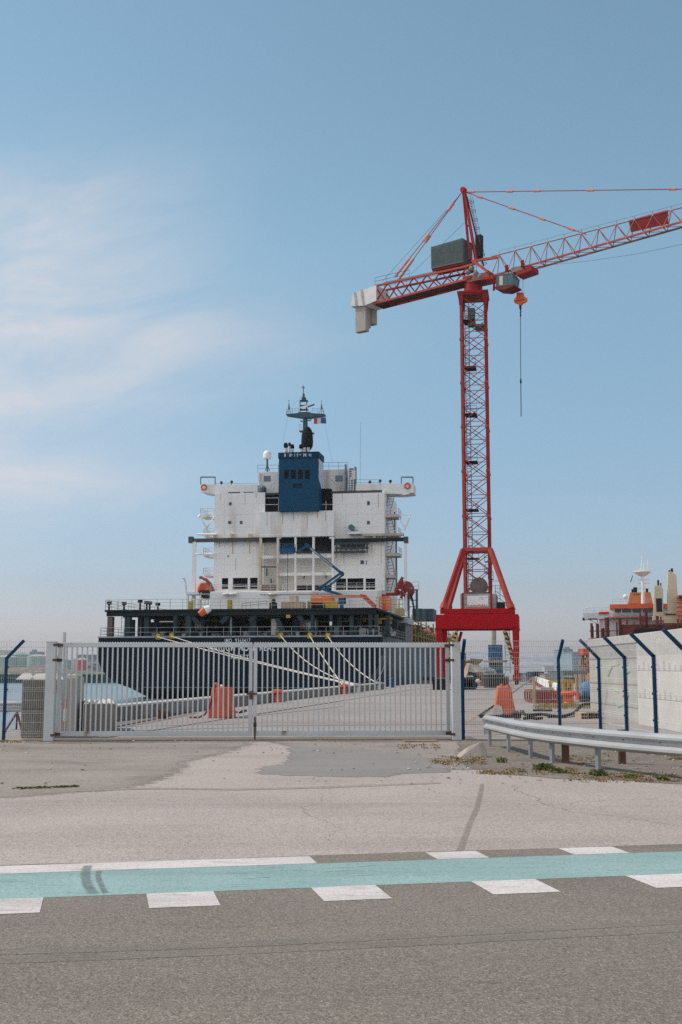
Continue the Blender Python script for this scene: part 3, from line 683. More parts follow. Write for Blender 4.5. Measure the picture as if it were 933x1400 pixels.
# ---- concrete blocks, pole and low parapet at the left
def conc_block(u0, u1, vt, vb, dep, label, mat=CONCD, a=0.0, name='concrete_block', y=None):
    p = G((u0+u1)/2, vb) if y is None else V((PD((u0+u1)/2, vb, y).x, y, 0)); h = PD(u0, vt, p.y).z; w = (u1-u0)/F*p.y
    t = thing(name, label, 'concrete block', (p.x, p.y+dep/2, 0), a, 'grey concrete blocks left of the gate')
    MB().bx(-w/2, w/2, -dep/2, dep/2, 0, h).build('body', mat, t, bevel=.03)
    return t, w, h
t, w, h = conc_block(28, 63, 929, 1009, .9, 'tall grey concrete block behind the left wire fence, pale studs on top')
m = MB()
for x in (-.28, .05, .42): m.add([(x-.22,-.3,h),(x+.22,-.3,h),(x+.22,.3,h),(x-.22,.3,h),(x-.1,-.15,h+.14),(x+.1,-.15,h+.14),(x+.1,.15,h+.14),(x-.1,.15,h+.14)], [(0,1,5,4),(1,2,6,5),(2,3,7,6),(3,0,4,7),(4,5,6,7),(3,2,1,0)])
m.build('stud', CONCW, t); m = MB().bx(-w/2+.01, w/2-.01, -.456, -.44, h*.48, h*.50); m.build('joint_line', DARK, t)  # pale studs: the sunlit tops are put into the colour
t, w, h = conc_block(85, 104.5, 926, 1001, .8, 'pale upright concrete block just behind the gate, beside the thin pole', CONCM)
m = MB(); m.bx(-w/2+.05, w/2-.05, -.25, .25, h+.001, h+.08); m.build('stud', CONCW, t, bevel=.02)
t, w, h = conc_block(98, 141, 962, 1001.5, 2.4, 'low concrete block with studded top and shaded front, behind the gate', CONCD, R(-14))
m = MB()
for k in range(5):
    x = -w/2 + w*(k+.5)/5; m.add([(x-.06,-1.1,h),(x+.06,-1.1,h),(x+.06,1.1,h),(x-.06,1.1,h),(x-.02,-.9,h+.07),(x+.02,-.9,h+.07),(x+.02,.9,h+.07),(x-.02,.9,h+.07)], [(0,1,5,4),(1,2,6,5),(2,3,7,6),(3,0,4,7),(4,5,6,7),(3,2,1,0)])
m.build('stud', CONCW, t)  # studs paler than the body, painting in the sun on top
p = G(84, 1004); MB().tube((p.x, p.y, 0), (p.x, p.y, PD(84, 864.5, p.y).z), .043, 10).build('thin_pole', GALV, tags=('tall thin grey pole rising behind the gate hinge', 'pole'))
p = G(88.5, 1003.5); hp = PD(88, 955, p.y).z
MB().tube((p.x, p.y, 0), (p.x, p.y, hp), .035, 10).build('marker_pole', stripes('red_white_bands', (.45,.05,.03), (.7,.66,.62), 1.6), tags=('short red and white banded pole behind the gate bars', 'marker pole'))
m = MB(); a = PD(83, 918, p.y-.15); m.path([a, a+V((-.03,0,-.12)), a+V((-.06,-.02,-.3)), a+V((-.04,0,-.55))], .05, 6); m.build('orange_rope', M('rope_orange', (.65,.24,.06), .8), tags=('orange rope hanging on the thin grey pole', 'rope'))
# parapet along the quay, in cast lengths
cuts = [35.2, 39.5, 44.2, 49.5, 55.5, 62, 69.5, 78, 88, 100]
PARM = [CONCD, M('concrete_patchy', (.22,.21,.20), .9, 0, .35, 1.6, bump=.3, bscale=25, rust=.5, rcol=(.07,.07,.075), streak=.6)]
names = ['nearest', 'second', 'third', 'fourth', 'fifth', 'sixth', 'seventh', 'eighth', 'ninth']
for k in range(9):
    a, b = cuts[k], cuts[k+1]; fr = Frame((LX(a)-.15, a, 0), R(9.76)); L_ = (b-a)/cos(R(9.76)) - .04
    t = thing('parapet_block', '%s length of low grey parapet along the quay edge, counted away from the gate' % names[k], 'parapet', fr.o, R(9.76), 'low parapet along the quay edge')
    MB().bx(-.5, .15, 0, L_, 0, .40).build('body', PARM[1 if k in (1,2,4) else 0], t, bevel=.02)
    MB().bx(-.52, .17, -.005, L_+.005, .401, .47).build('capping', M('capping_grey', (.44,.415,.39), .9, 0, .12, .9, rust=.2, rcol=(.25,.23,.21)), t, bevel=.01)
# bollards on the quay and mooring ropes are built with the ship
p = G(218.5, 983.0); MB().lathe([(.10,0),(.14,0),(.14,.45),(.10,.45)], (p.x, p.y, .15), 18, (.35,1,0)).build('pipe_piece', RUSTY, tags=('short dark pipe lying on the quay by the parapet, behind the gate bars', 'pipe'))
m = MB(); m.path([G(322,974)+UP*.03, G(327,975.5)+UP*.03, G(332,973)+UP*.05, G(337,972)+UP*.03, G(331,975)+UP*.03], .03, 5); m.build('rope_scrap', BLACKR, tags=('dark scrap of rope on the quay right of the draped orange barrier', 'rope'))
# ================================================================== TOWER CRANE
CRED = M('crane_red', (.26,.014,.013), .5, 0, .16, 1.2, rust=.12, rcol=(.16,.03,.02), streak=.4)
CREDD = M('crane_red_deep', (.34,.0015,.006), .6, 0, .10, 1.0, rust=.10, rcol=(.12,.01,.01), streak=.4)
CORG_LIT = M('crane_orange_red_lit', (.37,.058,.042), .55, 0, .15, 1.5)  # brighter crane red that paints in the sunlit look of members
CPINK = M('jib_faded_red', (.29,.065,.055), .55, 0, .18, 2)
CGREEN = M('machine_green', (.105,.125,.12), .5, 0, .12, 2)
CGL = glass('cab_glass', (.02,.075,.085), .15)
CF = Frame((14.75, 126, 0), R(9.8))
crane = thing('tower_crane', 'tall red tower crane standing on a portal over the quay rails', 'crane', CF.o, CF.a)
def cz(v, y=-3.5): return CF.P(653, v, y).z
zb0, zb1, zu1 = cz(858), cz(840), cz(831.5)
# portal
lx = 3.95; ly = 3.4
def leg_mesh(sx, sy):
    m = MB(); x, y = sx*lx, sy*ly
    m.loft([[V((x-w,y-w,z)),V((x+w,y-w,z)),V((x+w,y+w,z)),V((x-w,y+w,z))] for w, z in ((.20,1.0),(.21,2.2),(.29,zb0))])
    return m
for sx in (-1, 1):
    for sy in (-1, 1):
        o = leg_mesh(sx, sy).build('portal_leg', CREDD, crane)
        bg_ = MB(); bg_.bx(sx*lx-.30, sx*lx+.30, sy*ly-1.1, sy*ly+1.1, .42, 1.02); bg_.build('bogie', CRED, o)
        wh = MB()
        for yy_ in (-.7, .7): wh.tube((sx*lx-.1, sy*ly+yy_, .30), (sx*lx+.1, sy*ly+yy_, .30), .29, 14)
        wh.each('wheel', DARK, o)
m = MB()
for sy in (-1, 1): m.bx(-4.28, 4.28, sy*ly-.36, sy*ly+.36, zb0, zb1-.004)
m.each('portal_beam', CREDD, crane, bevel=.03)
m = MB()
for sx in (-1, 1): m.bx(sx*lx-.34, sx*lx+.34, -ly+.362, ly-.362, zb0+.01, zb1-.01)
m.each('side_beam', CREDD, crane)
m = MB()
for sy in (-1, 1): m.bx(-4.35, 4.35, sy*ly-.45, sy*ly+.45, zb0-.10, zb0-.004)
m.each('beam_flange', CREDD, crane)
m = MB()
for sy in (-1, 1): m.bx(-3.85, 3.85, sy*2.6-.3, sy*2.6+.3, zb1+.12, zu1)
m.each('upper_beam', CREDD, crane)
hz = stripes('hazard_stripes', (.42,.31,.05), (.03,.03,.03), 2.3, .5, (.35, 0, .95))
for sx, (ut, ub, vt, vb) in ((-1,(625,610,861,918)),(1,(689,706,861,918))):
    for sy in (-1, 1):
        y = sy*ly; a = CF.P(ut, vt, -ly); b = CF.P(ub, vb, -ly)
        MB().bar((a.x,y,a.z),(a.x+(b.x-a.x)*.82,y,a.z+(b.z-a.z)*.82),.36,.30).build('portal_brace', hz if sy < 0 else CREDD, crane)
c = CF.P(707, 903, -ly)
ld = MB().ladder((3.1,-2.2,1.2),(3.1,-2.2,zb0),.5,(1,0,0),.035,.3); ld.build('portal_ladder', DARK, crane)
# inclined legs to the mast
zm0 = cz(752, -1.4); mw = 1.32
for sx in (-1, 1):
    for sy in (-1, 1):
        a = V((sx*3.55, sy*2.9, zu1)); b = V((sx*(mw+.12), sy*(mw+.1), zm0+.1))
        o = MB().bar(a, b, .42, .42).build('inclined_leg', CORG_LIT if (sx*sy < 0 or sx > 0) else CRED, crane)  # all but one leg in the painted sunlit tone
        k = MB().bar(a, a+(b-a).normalized()*.7, .56, .56); k.build('leg_shoe', CORG_LIT, o)
m = MB()
for s in (-1, 1): m.bx(-mw-.2, mw+.2, s*mw-.14, s*mw+.14, zm0-.1, zm0+.28); m.bx(s*mw-.14, s*mw+.14, -mw+.142, mw-.142, zm0-.09, zm0+.27)
m.build('collar_frame', CORG_LIT, crane)
# mast
zt = cz(404, -1.3); zmb = zu1+.2
for sx in (-1, 1):
    for sy in (-1, 1):
        m = MB().bx(sx*mw-.135, sx*mw+.135, sy*mw-.135, sy*mw+.135, zmb, zt)
        npan = 14; ph = (zt-zmb)/npan
        o = m.build('mast_chord', CORG_LIT if sx < 0 and sy < 0 else CRED, crane)  # near left chord painted brighter, as if sunlit
        k = MB()
        for i in range(0, npan+1, 2): k.bx(sx*mw-.2, sx*mw+.2, sy*mw-.2, sy*mw+.2, zmb+i*ph-.12 if i else zmb, zmb+i*ph+.12)
        k.build('joint_lug', CORG_LIT, o)
def side(fi, s, z): return V((s*mw, -mw, z)) if fi == 0 else V((mw, s*mw, z)) if fi == 1 else V((-s*mw, mw, z)) if fi == 2 else V((-mw, -s*mw, z))
for fi in range(4):
    m = MB(); g = MB()
    off = 0 if fi in (0, 2) else 0
    nb = 17; bh = (zt-zmb)/nb
    for i in range(nb):
        z0, z1 = zmb+i*bh, zmb+(i+1)*bh
        m.tube(side(fi,-1,z0), side(fi,1,z1), .042, 5); m.tube(side(fi,1,z0), side(fi,-1,z1), .042, 5)
        m.tube(side(fi,-1,z0), side(fi,1,z0), .04, 5)
        m.ball(side(fi,0,(z0+z1)/2), .10, 6)
    o = m.build('mast_bracing', CORG_LIT if fi in (0, 3) else CRED, crane)  # front and left faces get the lit tone in their colour
m = MB()
for i in range(6): z0 = zmb+i*(zt-zmb)/6; m.ladder((-.75,-.5+.25*(i % 2),z0),(-.75,-.5+.25*(i % 2),z0+(zt-zmb)/6),.45,(1,0,0),.035,.32,.6)
m.build('mast_ladder', DARK, crane)
m = MB()
for i in range(1, 7): z0 = zmb+i*(zt-zmb)/6.5; m = MB(); m.bx(-1.1, .2, -1.1, 1.1, z0, z0+.05); m.rail([(-1.1,-1.1,z0),(.2,-1.1,z0)], .9, 2, 1.3, .025); m.build('rest_platform', DARK, crane)
pass
a = CF.P(640,423,0); b = CF.P(650,446,0); m = MB().bx(a.x, b.x, -.5, .5, b.z, a.z); m.build('lift_cage', M('cage_grey', (.10,.11,.115), .5), crane)
a = CF.P(650,441,0); b = CF.P(668,449,0); m = MB().bx(a.x, b.x-.1, -1.1, 1.1, b.z, b.z+.25); m.rail([(a.x,-1.1,b.z+.25),(b.x-.1,-1.1,b.z+.25)], .9, 2); m.build('lift_platform', CGREEN, crane)
# ballast
a = CF.P(629.5,812,-2.2); b = CF.P(679,832,-2.2); zz = [b.z-.15, b.z+(a.z-b.z)*.30, b.z+(a.z-b.z)*.68, a.z]
for k in range(3):
    for sy in (-1, 1):
        y0, y1 = (-2.2, -.85) if sy < 0 else (.85, 2.2)
        MB().bx(a.x, b.x, y0, y1, zz[k]+.005, zz[k+1]-.005).build('ballast_block', CONC, crane, bevel=.03)
MB().bx(-1.15, 1.15, -.84, .84, zz[0], zz[0]+2.0).build('winch_house', M('winch_grey', (.17,.175,.17), .6), crane)
for s in (-1, 1): MB().bx(s*1.5-.1, s*1.5+.1, -2.262, -2.205, zz[0]-.1, zz[3]+.1).build('ballast_strap', CRED, crane)
m = MB(); m.lathe([(.0,0),(.95,0),(.95,.5),(.0,.5)], (.15,-.9,zz[3]+.9), 18, (0,1,0)); m.build('cable_drum', M('drum_grey', (.15,.15,.145), .6), crane)
a = CF.P(639,814.5,-2.28); b = CF.P(668,829,-2.28)
sg = MB().bx(a.x, b.x, -2.275, -2.21, b.z, a.z).build('sign', WHITE, crane)
W_ = b.x-a.x; H_ = a.z-b.z
m = MB(); r = random.Random(3)
def row(x0, x1, z, h, seed, d=.6):
    r = random.Random(seed); x = x0
    while x < x1:
        w = r.uniform(.02,.07); 
        if r.random() < d: m.bx(x, min(x1, x+w), -2.2785, -2.2752, z, z+h*r.uniform(.6,1))
        x += w+.012
X = lambda k: a.x+W_*k; Z = lambda k: a.z-H_*k
row(X(.56), X(.80), Z(.19), H_*.08, 1); row(X(.88), X(.97), Z(.19), H_*.05, 9, .4); row(X(.48), X(.82), Z(.36), H_*.09, 2); row(X(.52), X(.78), Z(.52), H_*.03, 4); row(X(.05), X(.38), Z(.30), H_*.015, 6, .9)
for x, z in ((.05,.62),(.12,.48),(.33,.58),(.22,.70)): m.bx(X(x), X(x+.05), -2.2785, -2.2752, Z(z), Z(z-.05))
m.build('sign_text', M('sign_ink', (.10,.11,.13), .7), sg)
m = MB(); row(X(.02), X(.98), Z(.97), H_*.13, 5, .8); row(X(.40), X(.96), Z(.84), H_*.05, 7, .6); m.build('sign_footer', M('sign_red', (.50,.10,.08), .7), sg)
m = MB(); p0 = CF.P(684,832,-1.5); p1 = CF.P(684,800,-1.5); m.ladder((2.15,-1.5,zu1),(2.15,-1.5,p1.z),.5,(1,0,0)); m.rail([(1.9,-2,zu1+.9),(3.0,-2,zu1+.1)],1,2); m.rail([(1.6,-2,p1.z-.6),(2.5,-2,p1.z-.6)],1,2); m.bx(2.0,2.9,-1.9,-1.2,zu1,zu1+.7)
m.build('access_stair', DARK, crane)
m = MB()
for v, (u0, u1) in ((768,(663,672)),(783,(663,673)),(792,(668,675))):
    p = CF.P(u0,v,0); q = CF.P(u1,v,0); m.bx(p.x,q.x,-.5,.5,p.z-.06,p.z); m.rail([(p.x,-.5,p.z),(q.x,-.5,p.z)],.8,2)
m.build('side_platform', DARK, crane)
# head of the mast
za = cz(408,-1.5); zb_ = cz(397,-1.5); m = MB(); m.bx(-1.62,1.62,-1.62,1.62,za+.5,zb_); m.bx(-1.7,1.7,-1.7,1.7,zb_-.25,zb_+.001); m.build('mast_head', CRED, crane, bevel=.03)
m = MB()
for sx in (-1,1):
    for sy in (-1,1): m.loft([[V((sx*mw-w,sy*mw-w,z)),V((sx*mw+w,sy*mw-w,z)),V((sx*mw+w,sy*mw+w,z)),V((sx*mw-w,sy*mw+w,z))] for w, z in ((.18,za-.6),(.28,za+.5))])
m.each('head_bracket', CRED, crane)
zs0 = zb_; zs1 = cz(381,0); MB().lathe([(1.15,zs0),(1.15,zs0+.25),(1.02,zs0+.26),(1.02,zs1-.3),(1.2,zs1-.3),(1.2,zs1+.05)], (0,0,0), 20).build('slewing_ring', CRED, crane, smooth=True)
# ---- jib side, world coordinates in the vertical plane through the mast axis
JH = V((1,-.70,0)).normalized(); JS = V((-JH.y, JH.x, 0)); JS = JS if JS.y < 0 else -JS     # JS looks toward the camera
def JP(u, v, off=0.0): return PL(u, v, CF.o + JS*off, JS)
def seg_pts(p, q, n): return [p.lerp(q, k/n) for k in range(n+1)]
# jib
tb0 = JP(672,377.5,.7); tb1 = JP(933,303,.7); tt0 = JP(672,351); tt1 = JP(932.5,284)
ext = 1.9
tb1 = tb0 + (tb1-tb0)*ext; tt1 = tt0 + (tt1-tt0)*ext
nj = 42; NB = seg_pts(tb0, tb1, nj); FB = [p - JS*1.4 for p in NB]; TT = seg_pts(tt0, tt1, nj)
jib = MB(); jib.bar(NB[0], NB[-1], .15, .17); j = jib.build('jib_chord', CORG_LIT, crane, world=True)
jf = MB(); jf.bar(FB[0], FB[-1], .14, .16); jf.build('jib_chord', M('crane_brown_dim', (.20,.075,.06), .6), crane, world=True)  # far chord darker: its shade is put into the colour
MB().tube(TT[0], TT[-1], .055, 6).build('jib_top_chord', CPINK, crane, world=True)
m = MB(); fb = MB(); cr = MB(); nd = MB()
for k in range(nj):
    if k % 2 == 0: continue
    for (dst, B) in ((m, NB), (fb, FB)): dst.tube(B[k-1], TT[k], .042, 5); dst.tube(TT[k], B[k+1], .042, 5)
    nd.ball(TT[k], .11, 6)
for k in range(0, nj+1, 2):
    cr.tube(NB[k], FB[k], .04, 5)
    if k+2 <= nj: cr.tube(NB[k], FB[k+2], .035, 5)
    nd.ball(NB[k], .11, 6)
o = m.build('jib_bracing', CPINK, crane, world=True); fb.build('jib_bracing', CPINK, crane, world=True); cr.build('jib_floor_bracing', M('crane_brown_dim', (.20,.075,.06)), crane, world=True); nd.build('node_plate', M('node_pale', (.62,.30,.25), .6), o, world=True)  # nodes pale, with the sun on them put into the colour
m = MB()
for k in range(1, nj, 2): m.tube(TT[k], TT[k]+UP*.45, .02, 4)
m.tube(TT[1]+UP*.42, TT[-1]+UP*.42, .012, 4); m.build('safety_line', DARK, crane, world=True)
# slatted red panel on the jib
b0 = JP(860,303.5,-.05); b1 = JP(913.5,289,-.05); c1 = JP(914,306,-.05); c0 = JP(863,317.5,-.05)
m = MB(); m.prism([b0,b1,c1,c0], -JS*.05); pn = m.build('jib_panel', M('panel_dark_red', (.20,.012,.014), .55, 0, .15, 1), crane, world=True)
m = MB()
for k in range(9): s = (k+.5)/9; m.bar(b0.lerp(c0,s)+JS*.02, b1.lerp(c1,s)+JS*.02, .03, .045)
m.build('panel_slat', M('panel_slat_red', (.32,.05,.045), .5), pn, world=True)
MB().bar(b0+UP*.1, b1+UP*.1, .09, .14).build('panel_edge', CORG_LIT, pn, world=True)
# counter jib
ctn = JP(513,391,1.0); cbn = JP(511,415.5,1.0); ctf = JP(640,364,1.0); cbf = JP(640,381.5,1.0)
cj = MB(); dk = MB()
for p, q in ((ctn, ctf), (cbn, cbf)):
    cj.bar(p, q, .22, .22); dk.bar(p-JS*2.0, q-JS*2.0, .2, .2)
cj.build('counter_jib_chord', CORG_LIT, crane, world=True); dk.build('counter_jib_chord', CRED, crane, world=True)  # near chords painted as lit, the far plane kept darker
m = MB(); n = 7; A = seg_pts(ctn, ctf, n); B = seg_pts(cbn, cbf, n); fl = MB()
for k in range(n):
    for o_ in (0, 2.0):
        m.bar(A[k]-JS*o_, B[k].lerp(B[k+1],.9)-JS*o_, .12, .12)
        if o_ == 0: m.bar(B[k].lerp(B[k+1],.1)-JS*o_, A[k+1]-JS*o_, .12, .12)
    fl.bar(B[k], B[k]-JS*2.0, .13, .13)
m.build('counter_jib_bracing', CRED, crane, world=True); fl.each('counter_jib_crossbar', CRED, crane, world=True)
m = MB(); m.prism([cbn-JS*.15, cbf-JS*.15, cbf-JS*1.85, cbn-JS*1.85], UP*.05); m.build('walkway', M('walkway_brown', (.07,.035,.03), .7), crane, world=True)
m = MB(); q0 = JP(487,398,1.0); m.rail([ctn-JS*2+UP*.1, ctf-JS*2+UP*.1], .9, 2, 1.6, .022); m.rail([ctn+UP*.1, JP(560,380.5,1.0)+UP*.1], .9, 2, 1.6, .022); m.build('handrail', DARK, crane, world=True)
# counterweight wrapped in pale sheeting
SHEET = M('pale_sheeting', (.60,.56,.54), .7, 0, .08, 1)
p = [JP(514.5,390,1.25), JP(483,401,1.25), JP(479.5,419,1.25), JP(499,417.5,1.25), JP(514.5,411,1.25)]
MB().prism(p, -JS*2.6).build('counterweight_sheet', SHEET, crane, world=True)
m = MB()
for (u0,v0),(u1,v1) in (((496,396),(499,416.5)),((487,400),(489,418))): m.bar(JP(u0,v0,1.27), JP(u1,v1,1.27), .5, .03)
m.build('sheet_fold', M('sheet_shade', (.47,.44,.41), .8), crane, world=True)
CW = M('counterweight_concrete', (.33,.295,.255), .9, 0, .08, .8, rust=.15, rcol=(.2,.17,.14), streak=.15)
for (u0,u1,v0,v1,o0,th) in ((486,500,417,454.5,1.0,.75),(488,503.5,417,450.5,.22,.6),(494,511,413,446,-.42,.75)):
    q = [JP(u0,v0,o0), JP(u1,v0-1,o0), JP(u1,v1-(u1-u0)*.28,o0), JP(u0,v1,o0)]
    q[3] = V((q[0].x,q[0].y,q[3].z)); q[2] = V((q[1].x,q[1].y,q[3].z))
    MB().prism(q, -JS*th).build('counterweight_slab', CW, crane, world=True, bevel=.03)
# machinery house
p = [JP(589.5,338.5,1.1), JP(632.5,326,1.1), JP(632.5,358,1.1), JP(589.5,367.5,1.1)]
p[3] = V((p[0].x,p[0].y,p[3].z)); p[2] = V((p[1].x,p[1].y,p[2].z))
mh = MB().prism(p, -JS*2.3).build('machinery_house', CGREEN, crane, world=True)
m = MB()
for k in range(40):
    s = (k+.5)/40; m.bar(p[0].lerp(p[1],s)+JS*.012-UP*.15, p[3].lerp(p[2],s)+JS*.012+UP*.15, .035, .02)
m.build('cladding_rib', CGREEN, mh, world=True)
MB().prism([q+JS*.03+UP*d for q, d in ((p[0],.06),(p[1],.06),(p[1],-.02),(p[0],-.02))], -JS*2.36).build('roof_trim', M('trim_pale', (.16,.19,.19), .5), mh, world=True)
m = MB(); m.bar(p[3]-UP*.12-JS*.3, p[2]-UP*.12-JS*.3, .3, .22); m.bar(p[3]-UP*.12-JS*1.8, p[2]-UP*.12-JS*1.8, .3, .22); m.build('house_skid', CRED, crane, world=True)
# apex frame
ap = JP(634,261)
for o_ in (.75, -.75):
    f0_ = JP(647,357)+JS*o_; f1_ = JP(657,361)+JS*o_
    m = MB(); m.bar(f0_, ap+JS*o_*.15, .26, .26); m.build('apex_leg', CRED if o_ > 0 else CREDD, crane, world=True)
    m = MB(); m.bar(f1_, ap+JS*o_*.15+JH*.15, .17, .17); m.build('apex_strut', CRED, crane, world=True)
m = MB()
for s in (.25,.5,.75):
    a0 = JP(647,357).lerp(ap, s); m.bar(a0+JS*.75*(1-s*.85), a0-JS*.75*(1-s*.85), .1, .1); a1 = JP(657,361).lerp(ap+JH*.15, s); m.bar(a0+JS*.7*(1-s*.85), a1+JS*.7*(1-s*.85), .08, .08)
m.build('apex_crossbar', CRED, crane, world=True)
m = MB(); m.lathe([(.30,-.3),(.34,0),(.30,.3)], ap+UP*.1, 12, JS); m.build('apex_sheave', CREDD, crane, world=True)
m = MB(); m.ladder(JP(660,362), JP(641,270), .5, JS, .03, .35, .5); m.build('apex_ladder', DARK, crane, world=True)
m = MB(); q = [JP(650,322,.3), JP(657,320,.3), JP(657,350,.3), JP(650,352,.3)]; m.prism(q, -JS*.7); m.build('switch_cabinet', DARK, crane, world=True)
# saddle over the slewing ring
m = MB(); g0 = JP(637,382,1.1); g1 = JP(668,378,1.1); m.prism([JP(634,378,1.1), JP(670,371,1.1), JP(668,380,1.1), JP(640,386,1.1)], -JS*2.2); m.build('slewing_table', M('crane_brown_dim', (.20,.075,.06)), crane, world=True)
m = MB(); m.bar(JP(646,356,1.0), JP(668,372,1.0), .4, .3); m.bar(JP(646,356,-1.0), JP(668,372,-1.0), .4, .3); m.bar(JP(646,357,1.0), JP(680,352,1.0), .25, .25); m.bar(JP(630,366,1.0), JP(652,360,1.0), .22, .22); m.build('pivot_frame', CORG_LIT, crane, world=True)
m = MB()
for u, v in ((640,372),(645,367),(651,374),(657,378)): m.ball(JP(u,v,.9), .32, 8)
m.build('slewing_motor', M('motor_grey', (.20,.19,.17), .6), crane, world=True)
# tie bars
tl0 = ap - JH*.25 - UP*.15
for o_ in (.45, -.45):
    e = JP(543,380)+JS*o_; m = MB(); m.tube(tl0, e, .05, 6); o = m.build('tie_bar', CORG_LIT, crane, world=True)
    k = MB()
    for s, rr in ((.16,.14),(.53,.16),(.80,.13)): c_ = tl0.lerp(e, s); d_ = (e-tl0).normalized(); k.tube(c_-d_*.5, c_+d_*.5, rr, 6)
    k.tube(e-(e-tl0).normalized()*2.6, e, .16, 6); k.each('turnbuckle', M('node_pale', (.62,.30,.25)), o, world=True)
def tie(p, q, nodes, r=.05):
    m = MB(); m.tube(p, q, r, 6); o = m.build('tie_bar', CPINK, crane, world=True); k = MB(); d_ = (q-p).normalized()
    for s in nodes: c_ = p.lerp(q, s); k.tube(c_-d_*.38, c_+d_*.38, .13, 6)
    k.build('pin_joint', M('node_salmon', (.60,.20,.15), .6), o, world=True)
ar = ap + JH*.25 - UP*.2
tie(ar, JP(802,320.5), (.12,.40,.65,.88))
i_ = JP(933,258.5); far = ar + (i_-ar)*1.55
tie(ar, far, (.02,.145,.23,.39,.62,.80))
m = MB(); m.tube(ap, JP(523,385,.5), .018, 4); m.tube(JP(640,300,0), JP(562,375,.5), .018, 4); m.build('stay_wire', DARK, crane, world=True)
# cab
c0 = JP(676,377.5,1.9); cw = 2.0
cab = MB(); fl = MB()
q = [JP(679,376.5,2.3), JP(698,373.5,2.3), JP(701.5,378,2.3), JP(700,388.5,2.3), JP(679,391.5,2.3)]
o = MB().prism(q, -JS*1.5).build('cab', CGL, crane, world=True)
m = MB()
for s in (0,1.5):
    for a_, b_ in ((0,1),(1,2),(2,3),(3,4),(4,0)): m.bar(q[a_]-JS*s, q[b_]-JS*s, .09, .09)
    m.bar(q[0].lerp(q[1],.45)-JS*s, q[4].lerp(q[3],.45)-JS*s, .08, .08)
    m.bar(q[0].lerp(q[1],.75)-JS*s, q[4].lerp(q[3],.75)-JS*s, .08, .08)
for k in range(5): m.bar(q[k], q[k]-JS*1.5, .09, .09)
m.build('cab_frame', M('cab_frame_grey', (.10,.13,.13), .5), o, world=True)
m = MB(); m.prism([JP(683,377.5,2.33),JP(688,376.8,2.33),JP(688,389.5,2.33),JP(683,390.2,2.33)], JS*.02); m.build('cab_door', M('cab_panel', (.45,.42,.40), .6), o, world=True)
m = MB(); m.prism([JP(676,391.7,2.45),JP(701.5,388.3,2.45),JP(703,390.5,2.45),JP(690,396,2.45),JP(677.5,395.2,2.45)], -JS*1.9); m.build('cab_floor', M('cab_floor_dark', (.13,.022,.018), .6), crane, world=True)
m = MB(); m.bar(JP(660,381,1.6), JP(676,379.5,1.6), .22, .3); m.bar(JP(676,379,1.6), JP(675.5,397,1.6), .22, .3); m.build('cab_bracket', CREDD, crane, world=True)
# trolley and its ropes
m = MB()
for s in (.95, -.75):
    for u, v in ((693,368),(714.5,361.5)): m.bar(JP(u,v-5.5,s), JP(u,v+3,s), .32, .3)
m.prism([JP(705,371,.95),JP(727,363,.95),JP(727.5,369.5,.95),JP(706,377,.95)], -JS*1.7); m.build('trolley', CRED, crane, world=True, bevel=.02)
m = MB(); m.prism([JP(699,366,.9),JP(714,363,.9),JP(714,368,.9),JP(700,373,.9)], -JS*1.6); m.build('trolley_deck', M('trolley_brown', (.22,.16,.13), .7), crane, world=True)
hk = JP(711,408); 
m = MB()
for du, dv in ((-5,378),(-2.5,374),(3.5,370),(6,371)): m.tube(JP(711+du*.9,406), JP(711+du*.4+2.5,dv), .012, 4)
m.build('hoist_rope', DARK, crane, world=True)
m = MB(); e1 = JP(1010,318); m.path([JP(729,361), JP(760,361.5), JP(800,357.5), JP(870,347.5), JP(933,334), e1], .014, 4); m.build('trolley_wire', DARK, crane, world=True)
# hook block hangs free: a thing of its own
hb = thing('hook_block', 'orange crane hook block hanging under the red jib', 'hook', hk-UP*1.0)
m = MB(); m.prism([JP(u,v,.16) for u, v in ((706.5,399.5),(714.5,399.5),(715.5,405),(719.5,406.5),(720,410.5),(717,413.5),(714,414.5),(713,417),(710,417),(708,415.5),(704,414.5),(702.5,411.5),(703,408.5),(706,405.5))], -JS*.32)
m.build('plate', M('hook_orange', (.68,.13,.06), .6, 0, .1, 3), hb, world=True, bevel=.02)
m = MB(); m.bar(JP(705.5,412,.17), JP(716.5,409.3,.17), .1, .03); m.build('slot', DARK, hb, world=True)
m = MB(); m.tube(JP(711.5,417), JP(711.8,421), .13, 8); m.tube(JP(711.8,421), JP(712,424.5), .08, 8); m.lathe([(.06,-.12),(.13,0),(.06,.12)], JP(711.8,422), 8); m.path([JP(711.8,424),JP(712.6,426),JP(712,428.5),JP(711,427)], .06, 6); m.build('hook', DARK, hb, world=True)
m = MB(); m.tube(JP(711.8,426), JP(712.3,520), .035, 5); m.tube(JP(712.3,520), JP(712.8,569.5), .045, 5); m.lathe([(.05,-.3),(.11,-.1),(.05,.3)], JP(712.3,521), 6); m.lathe([(.05,-.2),(.09,0),(.05,.2)], JP(712,431), 6)
m.build('chain_sling', DARK, tags=('long thin chain sling dangling from the orange crane hook', 'chain sling'))
